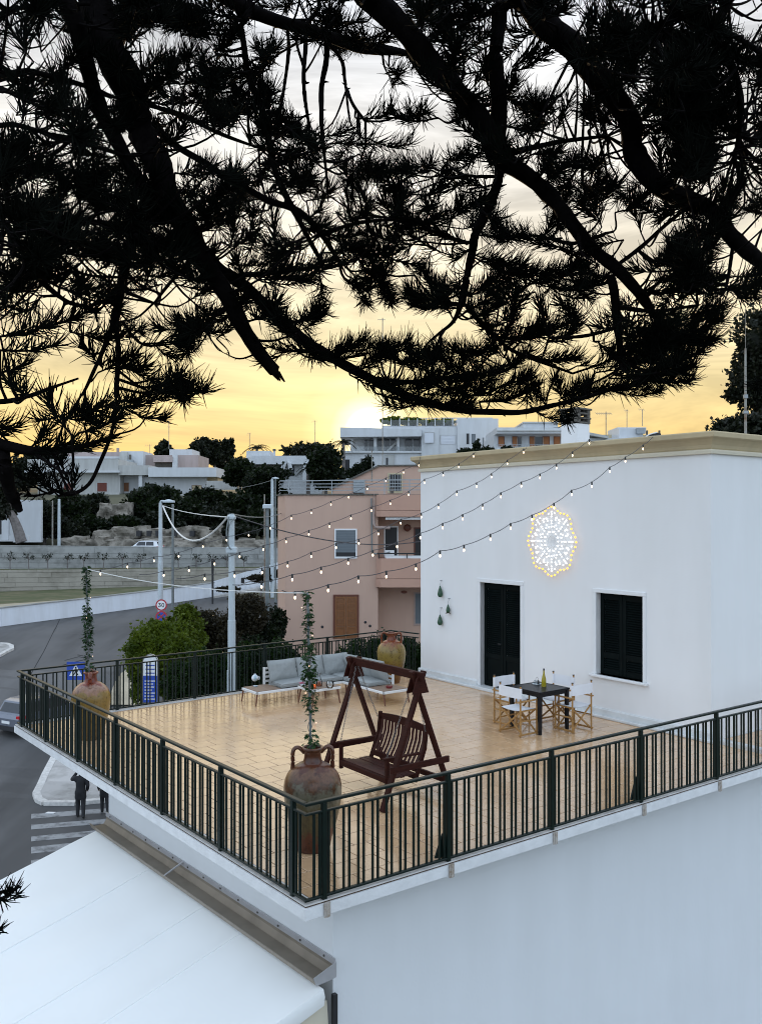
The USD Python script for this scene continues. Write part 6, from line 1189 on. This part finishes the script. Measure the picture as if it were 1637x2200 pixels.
    put('trousers', soft(grow([(('hipL', .115), ('kneeL', .08)), (('kneeL', .08), ('ankL', .062)), (('hipR', .115), ('kneeR', .08)), (('kneeR', .08), ('ankR', .062))]), .03), 'coat_black', t, smooth=True)
    for s_ in 'LR': put('shoe', soft(grow([(('ank' + s_, .062), ('toe' + s_, .045))]), .02), 'shoe', t, smooth=True)
    put('hair', soft(S_(.108 * k, 20).scale((.90, 1.0, 1.12)).translate((0, .018 * k, 1.665 * k)) - manifold3d.Manifold.cube((.4 * k, .2 * k, .16 * k), True).translate((0, .16 * k, 1.60 * k)), .02), 'hair', t, smooth=True)
pg_ = G(174, 1758); person('person in a long black coat on the crossing, one hand raised to the head', (pg_[0], pg_[1], pg_[2] + .02), math.radians(14), 1.70, True, 1)
pg_ = G(226, 1748); person('person in a black coat partly hidden by the corner of the terrace wall', (pg_[0], pg_[1], pg_[2] + .02), math.radians(20), 1.52, False, 2)
li = G(109, 1748); lt_ = thing('litter', 'scrap of white paper lying on the zebra crossing', 'litter', (li[0], li[1], li[2] + .02)); put('sheet', MB().hull([(x, y, z) for x, y in ((-.16, -.05), (.15, -.07), (.18, .06), (-.12, .08)) for z in (.0, .02)]), 'sign_white', lt_)

# ------------------------------------------------------------------ the big pine overhead: trunk at the left, limbs reaching across, sprays of needles
pn = np.random.default_rng(21)
pine = thing('pine_tree', 'large dark pine whose limbs and needle sprays hang over the whole scene', 'tree')
tx0 = np.array([-2.75, 3.3]); trunk_top = np.array([-2.6, 3.25, 15.2])
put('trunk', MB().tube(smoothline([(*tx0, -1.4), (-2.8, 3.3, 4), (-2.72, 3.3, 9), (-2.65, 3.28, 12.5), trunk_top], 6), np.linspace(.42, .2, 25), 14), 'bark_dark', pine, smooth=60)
# limb: photo pixels (x, y, width), distance at both ends; 'T' limbs spring from the trunk
LIMBS = [
 ('T', 3.8, 4.3, [(150, -160, 92), (195, -20, 84), (250, 110, 74), (300, 250, 64), (350, 380, 56), (400, 480, 52), (440, 560, 46), (490, 650, 38), (545, 730, 32), (592, 795, 27)]),
 ('T', 3.6, 4.1, [(95, -150, 50), (135, -10, 42), (185, 120, 38), (215, 230, 34), (260, 330, 30), (310, 410, 26), (360, 470, 24)]),
 ('B', 4.3, 5.4, [(400, 500, 30), (470, 565, 28), (530, 615, 27), (600, 690, 27), (660, 735, 25), (720, 775, 22), (800, 815, 20), (880, 853, 17), (960, 875, 15), (1040, 886, 13), (1130, 882, 11), (1200, 868, 10), (1280, 848, 8), (1350, 822, 5)]),
 ('B', 4.2, 4.3, [(318, 222, 12), (400, 250, 11), (475, 285, 9), (555, 315, 5)]),
 ('B', 4.2, 4.7, [(338, 275, 15), (385, 312, 14), (450, 352, 14), (510, 392, 15), (570, 428, 15), (640, 452, 15), (690, 500, 13), (730, 560, 9)]),
 ('B', 4.1, 3.9, [(340, 400, 24), (300, 470, 24), (276, 550, 24), (262, 610, 20), (250, 660, 17), (240, 705, 13), (222, 750, 11), (205, 790, 8), (180, 840, 6)]),
 ('B', 4.0, 3.7, [(262, 600, 14), (252, 680, 13), (254, 760, 12), (250, 850, 10), (240, 925, 8), (215, 990, 9), (190, 1040, 8), (150, 1062, 8), (112, 1052, 6)]),
 ('T', 3.3, 3.8, [(-90, 380, 22), (-20, 450, 16), (35, 515, 13), (52, 555, 12), (78, 592, 11), (110, 622, 11), (150, 650, 10), (198, 663, 8), (208, 690, 5)]),
 ('B', 3.9, 4.0, [(105, 515, 6), (150, 570, 6), (190, 590, 6), (262, 596, 6)]),
 ('T', 3.3, 3.7, [(-90, 850, 16), (0, 862, 10), (60, 850, 9), (110, 832, 8), (168, 812, 4)]),
 ('T', 3.3, 3.7, [(-120, 900, 34), (-40, 940, 30), (10, 962, 24), (70, 972, 18), (140, 966, 13), (200, 950, 8), (245, 935, 4)]),
 ('B', 3.4, 3.6, [(-6, 955, 30), (0, 1000, 34), (12, 1040, 30), (30, 1070, 24), (46, 1098, 12)]),
 ('T', 4.2, 4.6, [(300, -230, 50), (430, -70, 38), (500, -5, 32), (560, 27, 29), (640, 57, 27), (720, 77, 26), (790, 100, 24), (870, 110, 14)]),
 ('B', 4.5, 4.5, [(617, 55, 7), (619, 110, 8), (612, 175, 7), (600, 250, 5), (585, 320, 3)]), ('T', 4.4, 4.5, [(650, -60, 10), (656, 60, 10), (654, 175, 9), (662, 260, 7), (672, 340, 4)]), ('B', 4.5, 4.5, [(700, 78, 13), (700, 130, 12), (692, 185, 12), (690, 270, 9), (700, 360, 6), (705, 430, 3)]),
 ('B', 4.5, 4.7, [(705, 88, 8), (735, 130, 8), (742, 180, 8), (760, 225, 7), (785, 258, 6)]), ('B', 4.5, 4.4, [(632, 68, 5), (640, 105, 6), (652, 145, 6), (656, 200, 4)]), ('B', 4.5, 4.4, [(634, 92, 5), (600, 112, 5), (575, 132, 4)]), ('B', 4.6, 4.6, [(660, 38, 5), (720, 45, 6), (790, 42, 4)]),
 ('T', 4.0, 4.4, [(740, -110, 66), (790, -25, 60), (820, 15, 56), (882, 75, 50), (942, 140, 46), (982, 190, 44), (1032, 265, 44), (1077, 330, 46), (1137, 380, 36), (1187, 430, 34), (1232, 480, 32), (1282, 540, 30), (1342, 600, 26), (1382, 640, 22), (1415, 690, 12)]),
 ('T', 4.0, 4.3, [(1060, -90, 34), (1072, 20, 32), (1064, 120, 32), (1070, 230, 34), (1080, 340, 34)]),
 ('B', 4.4, 4.7, [(1076, 345, 24), (1070, 400, 22), (1050, 450, 21), (1022, 508, 20), (1012, 545, 18), (1002, 600, 16), (990, 650, 14), (972, 692, 9), (945, 715, 6), (915, 740, 4)]),
 ('B', 4.7, 4.9, [(1002, 655, 11), (1030, 692, 10), (1062, 722, 10), (1100, 752, 9), (1160, 776, 8), (1230, 802, 5)]), ('B', 4.8, 4.6, [(1175, 588, 4), (1120, 622, 5), (1072, 657, 3)]),
 ('T', 3.7, 4.3, [(1030, -120, 64), (1100, -20, 60), (1167, 50, 58), (1232, 110, 54), (1298, 175, 50), (1348, 250, 50), (1367, 325, 46), (1418, 400, 42), (1518, 450, 38), (1558, 500, 34), (1618, 548, 32), (1690, 610, 30)]),
 ('B', 4.3, 4.5, [(1310, 592, 20), (1325, 645, 20), (1332, 715, 18), (1336, 790, 10)]), ('B', 4.4, 4.2, [(1317, 577, 8), (1370, 535, 9), (1430, 482, 9), (1482, 438, 8)]), ('B', 4.2, 4.2, [(1575, 522, 9), (1566, 590, 8), (1558, 625, 6)]), ('B', 4.2, 4.1, [(1548, 505, 6), (1500, 562, 4)]),
 ('T', 3.9, 4.2, [(1480, -80, 26), (1540, 60, 20), (1590, 200, 16), (1590, 290, 12), (1580, 345, 9)]), ('B', 3.8, 3.9, [(1400, 60, 12), (1480, 30, 12), (1560, 60, 12), (1650, 120, 12)]),
 ('T', 3.4, 3.8, [(-60, 170, 16), (0, 160, 14), (60, 150, 14), (130, 166, 12), (200, 185, 10)]), ('T', 3.4, 3.8, [(-60, 30, 12), (20, 18, 10), (100, 9, 10), (190, 2, 8)]), ('T', 3.4, 3.9, [(-60, 250, 14), (40, 268, 12), (150, 300, 11), (262, 332, 9)]), ('T', 3.4, 3.9, [(-60, 440, 20), (40, 455, 18), (130, 470, 16), (230, 480, 12), (300, 478, 8)]),
 ('B', 4.4, 4.5, [(1087, 332, 14), (1150, 312, 12), (1220, 300, 10), (1305, 290, 6)]), ('B', 4.4, 4.5, [(1062, 378, 7), (1000, 374, 6), (958, 350, 4)]), ('B', 4.3, 4.2, [(556, 757, 4), (515, 770, 4), (478, 756, 2)]), ('B', 4.0, 4.1, [(262, 690, 6), (305, 738, 6), (372, 738, 3)]),
 ('T', 4.2, 4.6, [(500, -60, 16), (518, 60, 15), (532, 150, 14), (560, 225, 14), (578, 300, 14), (600, 390, 14), (642, 470, 13), (692, 560, 9)]),
 ('B', 4.6, 4.8, [(690, 500, 9), (760, 480, 8), (830, 470, 7), (900, 478, 4)]), ('B', 4.7, 4.9, [(1005, 520, 8), (940, 500, 8), (880, 470, 6), (830, 465, 4)]), ('B', 4.7, 4.8, [(996, 655, 7), (930, 640, 6), (890, 590, 4)]), ('B', 4.4, 4.6, [(1300, 500, 9), (1230, 520, 8), (1150, 505, 6), (1090, 510, 4)]), ('B', 4.3, 4.4, [(1335, 700, 8), (1260, 720, 8), (1180, 725, 5)]), ('B', 4.3, 4.4, [(1332, 660, 10), (1410, 668, 9), (1500, 655, 6)]),
 ('B', 4.4, 4.3, [(430, 540, 10), (370, 600, 8), (330, 650, 5)]), ('B', 4.4, 4.5, [(480, 590, 10), (560, 590, 9), (650, 575, 7), (720, 572, 4)]), ('B', 4.9, 5.1, [(800, 812, 9), (880, 818, 8), (960, 812, 7), (1040, 800, 6), (1110, 778, 3)]), ('B', 4.4, 4.5, [(1336, 775, 9), (1400, 800, 8), (1470, 800, 5)]),
 ('T', 3.2, 3.3, [(-160, 1930, 16), (-40, 1925, 12), (10, 1915, 7), (46, 1905, 4)]),
]
limbs = []
for kind, d0, d1, pts in LIMBS:
    p = np.array(pts, float); n = len(p); D = np.linspace(d0, d1, n) + pn.normal(0, .05, n)
    X = np.array([U(x, y, d) for (x, y, w), d in zip(p, D)]); rad = p[:, 2] / 2 * D / FL
    if kind == 'T':
        root = np.array([tx0[0] + .12, 3.3, np.clip(X[0, 2] + .25 * abs(X[0, 0] + 2.7), 8.0, 15.0)]); mid = (root + X[0]) / 2 + (0, 0, .12 * np.linalg.norm(X[0] - root)); X = np.vstack([root, mid, X]); rad = np.r_[rad[0] * 1.5, rad[0] * 1.25, rad]
    Xs = smoothline(X, 5); rs = np.interp(np.linspace(0, 1, len(Xs)), np.linspace(0, 1, len(rad)), rad)
    wob = np.stack([meshkit.noise(Xs * 5 + o) - .5 for o in (0, 20, 40)], -1) * rs[:, None] * 1.1
    mb = MB().tube(Xs + wob, rs * (1 + .34 * (meshkit.noise(Xs * 16) - .5)), 8)
    for q in range(2, len(Xs) - 1):                        # bark flakes and broken twig stubs
        if pn.random() < .55:
            o = pn.normal(0, 1, 3); o /= np.linalg.norm(o); mb.tube([Xs[q] + o * rs[q] * .6, Xs[q] + o * (rs[q] * pn.uniform(1.05, 1.5) + .012)], [min(.008, rs[q] * .5), .002], 4)
    if kind == 'T' and len(limbs) == 0:                    # the sawn and splintered end
        e = Xs[-1]; d = (Xs[-1] - Xs[-3]) / np.linalg.norm(Xs[-1] - Xs[-3])
        for _ in range(14): o = pn.normal(0, 1, 3) * rs[-1] * .6; mb.tube([e + o - d * .03, e + o + d * pn.uniform(.01, .05)], [.012, .002], 4)
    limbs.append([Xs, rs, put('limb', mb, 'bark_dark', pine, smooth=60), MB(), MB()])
LX = np.vstack([l[0] for l in limbs]); LI = np.concatenate([np.full(len(l[0]), i) for i, l in enumerate(limbs)]); LP = np.stack([CX + LX[:, 0] / LX[:, 1] * FL, HY - (LX[:, 2] - CZ) / LX[:, 1] * FL], 1)
def needles(mb, P, dirs, L_, r, w=.0026):
    """Slender needles, each a three-sided blade bending upwards."""
    n = len(P); dirs = dirs / np.linalg.norm(dirs, axis=1, keepdims=True); a = np.cross(dirs, r.normal(0, 1, (n, 3))); a /= np.linalg.norm(a, axis=1, keepdims=True) + 1e-9; b = np.cross(dirs, a)
    L_ = L_[:, None]; up = np.array([0, 0, 1.0]); bend = r.uniform(.0, .62, n)[:, None]
    c = [P, P + dirs * L_ * .5 + up * L_ * bend * .16, P + dirs * L_ * .96 + up * L_ * bend * .62]; ws = [w, w * .95, w * .35]; V = []
    for ci, wi in zip(c, ws):
        for k in range(3): V.append(ci + wi * (math.cos(2.094 * k) * a + math.sin(2.094 * k) * b))
    V = np.stack(V, 1).reshape(-1, 3); base = np.arange(n)[:, None] * 9; f = []
    for s in (0, 3):
        for k in range(3): i0, i1 = s + k, s + (k + 1) % 3; f += [[i0, i1, i1 + 3], [i0, i1 + 3, i0 + 3]]
    return mb.add(V, (base[:, None] + np.array(f)[None]).reshape(-1, 3))
GAPS = [(330, 82, 48, 42), (375, 88, 40, 30), (640, 130, 62, 40), (740, 160, 26, 60), (770, 215, 46, 40), (850, 160, 60, 38), (880, 200, 60, 40), (1140, 160, 55, 34), (1175, 190, 40, 22), (455, 315, 34, 34), (525, 325, 50, 18), (860, 335, 36, 30), (1080, 420, 30, 40), (1110, 470, 30, 26), (1320, 345, 32, 26), (1345, 545, 40, 26), (1420, 630, 30, 18), (1400, 612, 26, 20), (150, 700, 30, 14), (320, 660, 44, 50), (350, 700, 50, 40), (90, 680, 60, 26), (110, 645, 30, 20), (650, 660, 60, 40), (700, 690, 80, 40), (620, 810, 90, 40), (450, 770, 70, 50), (520, 700, 20, 30), (880, 690, 60, 30), (820, 680, 60, 40), (1030, 590, 10, 20), (1130, 660, 26, 20), (975, 755, 28, 20), (1010, 722, 20, 16), (1190, 670, 26, 24), (1590, 560, 26, 40), (1600, 690, 50, 60), (1560, 760, 60, 100), (1430, 860, 120, 30), (225, 190, 14, 20), (290, 280, 14, 22), (160, 155, 20, 14), (1625, 50, 24, 34), (1330, 15, 16, 20), (1250, 25, 26, 26), (105, 95, 18, 16), (0, 190, 30, 30), (1235, 265, 30, 40), (500, 120, 20, 14), (1590, 285, 10, 24)]
DENS = ['767988756688788689998 6'.replace(' ', ''), '7787374856468677888998877', '677868855546887468998877', '787875888864588788999986', '777766587765587884889998', '877898588766642565799999', '998898878866645857764466'.replace('', ''), '556798645765656668884444', '423425654121575455784621', '423443125556555558785000', '223341000037777345520000', '233200000000000000000000', '000000000000000000000000']
def dens(x, y):
    j, i = int(y // 80), int(x // 80)
    if y < 0: j = 0
    if not (0 <= j < len(DENS)) : return 0
    i = min(max(i, 0), 20); return int(DENS[j][i])
def in_gap(x, y, k=1.0): return any(((x - a) / (c * k)) ** 2 + ((y - b) / (d * k)) ** 2 < 1 for a, b, c, d in GAPS)
def spray(base, tip, r, per_m=520, Ln=.105, twig=None, bushy=1.0):
    """A shoot from base to tip (3-D) clothed in needles that lie forward along it; joined to the nearest limb."""
    li = LI[np.argmin(((LX - base) ** 2).sum(1))] if twig is None else twig
    l = limbs[li]; j = int(np.argmin(((l[0] - base) ** 2).sum(1))); root = l[0][j]; d = tip - base; Ls = np.linalg.norm(d)
    gapd = np.linalg.norm(base - root)
    if gapd > .03: l[4].tube(smoothline([root, (root + base) / 2 - (0, 0, .10 * gapd) + r.normal(0, .06 * gapd, 3), base], 4), np.linspace(min(.007, l[1][j]), .004, 9), 4)
    mid = (base + tip) / 2 - (0, 0, .06 * Ls) + r.normal(0, .03 * Ls, 3); path = smoothline([base, mid, tip], 5)
    l[4].tube(path, np.linspace(.0045, .0022, len(path)), 4)
    n = max(14, int(Ls * per_m * bushy)); t = np.clip(r.beta(1.5, 1.0, n), 0, 1); ii = t * (len(path) - 1); k = np.minimum(ii.astype(int), len(path) - 2); P = path[k] + (path[k + 1] - path[k]) * (ii - k)[:, None]
    tang = path[k + 1] - path[k]; tang /= np.linalg.norm(tang, axis=1, keepdims=True)
    u = r.normal(0, 1, (n, 3)); u -= (u * tang).sum(1)[:, None] * tang; u /= np.linalg.norm(u, axis=1, keepdims=True); sp = r.uniform(.35, 1.15, n)[:, None]
    dirs = tang * np.cos(sp) + u * np.sin(sp) + np.array([0, 0, .22]); needles(l[3], P, dirs, Ln * r.uniform(.65, 1.2, n) * (1 - .25 * t), r)
EXPL = [(815, 765, 892, 742), (868, 776, 942, 757), (840, 775, 815, 745), (830, 822, 960, 812), (955, 815, 1065, 798), (1000, 850, 1142, 812), (1030, 862, 1152, 828), (1060, 800, 1132, 760), (980, 800, 1000, 765), (985, 800, 965, 770), (1035, 760, 972, 748), (1000, 752, 1052, 748), (820, 850, 930, 872), (760, 800, 860, 835), (900, 862, 1010, 872),
 (1260, 840, 1445, 800), (1320, 806, 1490, 788), (1330, 772, 1505, 758), (1380, 805, 1482, 822), (1340, 742, 1545, 690), (1400, 694, 1555, 650), (1420, 722, 1540, 728), (1350, 700, 1450, 700), (1300, 830, 1420, 838), (1280, 800, 1400, 770), (1310, 760, 1440, 735), (1400, 602, 1530, 560), (1420, 565, 1522, 500), (1380, 622, 1502, 608), (1430, 590, 1550, 595), (1440, 540, 1540, 530), (1400, 580, 1480, 500), (1540, 622, 1640, 612), (1560, 612, 1630, 640), (1200, 860, 1242, 822), (1205, 852, 1190, 818), (1230, 852, 1262, 830),
 (1000, 662, 1078, 618), (1010, 684, 1075, 648), (990, 640, 1060, 600), (1060, 722, 1182, 716), (1180, 732, 1242, 698), (1120, 702, 1232, 688), (1140, 762, 1232, 768), (1090, 740, 1160, 700), (1180, 690, 1160, 650), (985, 657, 880, 618), (960, 642, 915, 580), (930, 640, 870, 640), (950, 660, 885, 655), (1000, 522, 862, 458), (1010, 542, 1172, 588), (1020, 502, 1122, 508), (1100, 520, 1060, 480), (1130, 592, 1300, 600), (1150, 600, 1250, 570), (850, 532, 778, 600), (820, 500, 760, 560), (800, 560, 830, 640), (760, 590, 790, 655), (740, 600, 800, 620), (820, 590, 840, 655), (870, 470, 820, 430), (905, 478, 960, 470), (850, 460, 850, 420),
 (540, 592, 722, 568), (560, 600, 660, 600), (640, 692, 702, 674), (620, 690, 690, 660), (690, 762, 760, 742), (720, 772, 795, 742), (760, 790, 830, 762), (640, 730, 680, 770), (600, 700, 570, 660), (440, 710, 380, 690), (450, 690, 390, 730), (430, 680, 400, 760), (400, 700, 330, 700), (380, 735, 420, 700),
 (0, 722, 100, 700), (60, 712, 205, 664), (0, 752, 122, 742), (0, 622, 72, 618), (100, 605, 105, 560), (108, 606, 135, 572), (95, 606, 78, 575), (0, 580, 40, 600), (150, 602, 250, 640), (180, 640, 250, 650), (150, 650, 170, 600), (150, 712, 280, 722), (230, 772, 312, 788), (210, 800, 290, 760), (200, 760, 170, 740), (220, 790, 190, 750), (250, 770, 330, 820), (305, 738, 402, 734), (330, 738, 380, 770), (200, 872, 362, 848), (260, 874, 352, 902), (250, 860, 340, 830), (120, 892, 200, 900), (140, 900, 230, 870), (180, 910, 250, 905), (40, 967, 160, 945), (120, 962, 245, 938), (60, 965, 100, 925), (170, 930, 260, 890), (0, 800, 60, 780), (60, 850, 20, 820),
 (160, 1060, 130, 985), (140, 1062, 105, 990), (120, 1060, 80, 1000), (105, 1055, 62, 1010), (150, 1062, 165, 1010), (90, 1055, 40, 1025), (100, 1060, 60, 1065), (-10, 1925, 36, 1905), (-10, 1930, 38, 1922), (-20, 1985, 0, 1995),
 (870, 110, 950, 150), (830, 150, 850, 180), (1100, 150, 1180, 110), (1085, 200, 1150, 230), (1075, 215, 1110, 175), (1210, 240, 1150, 270), (560, 350, 640, 330), (580, 240, 560, 180), (460, 110, 500, 60), (380, 45, 440, 70), (575, 130, 540, 160), (1150, 380, 1190, 330), (1500, 562, 1530, 620), (1480, 440, 1420, 470)]
for x0, y0, x1, y1 in EXPL:
    j = int(np.argmin(((LP - (x0, y0)) ** 2).sum(1))); D = LX[j, 1] + pn.normal(0, .10)
    for rep in range(1 if x0 < 420 and y0 > 540 else 2):
        o = pn.normal(0, 7, 4) * rep; spray(U(x0 + o[0], y0 + o[1], D), U(x1 + o[2], y1 + o[3], D + pn.normal(0, .15)), pn, 390, .112 if y0 < 980 else .075, bushy=.8 if y0 < 980 else .55)
for cy in range(-60, 1000, 20):
    for cx in range(-60, 1700, 20):
        d = dens(cx, cy)
        if pn.random() > {0: 0, 1: .01, 2: .025, 3: .05, 4: .085, 5: .13, 6: .18, 7: .25, 8: .35, 9: .62}[d]: continue
        x, y = cx + pn.uniform(-14, 14), cy + pn.uniform(-14, 14)
        j = int(np.argmin(((LP - (x, y)) ** 2).sum(1))); dl = (x, y) - LP[j]; dist = np.hypot(*dl)
        ang = math.atan2(dl[1], dl[0]) + pn.normal(0, .6) if dist > 12 else pn.uniform(0, 6.28)
        ang = math.atan2(math.sin(ang) * .55 - .12, math.cos(ang)); ln = pn.uniform(45, 105)
        x1, y1 = x + math.cos(ang) * ln, y + math.sin(ang) * ln
        if in_gap((x + x1) / 2, (y + y1) / 2) or in_gap(x1, y1, .8) or in_gap(x, y, .8): continue
        D = LX[j, 1] + pn.normal(0, .35); spray(U(x, y, D), U(x1, y1, D + pn.normal(0, .2)), pn, 300, .118)
for l in limbs:
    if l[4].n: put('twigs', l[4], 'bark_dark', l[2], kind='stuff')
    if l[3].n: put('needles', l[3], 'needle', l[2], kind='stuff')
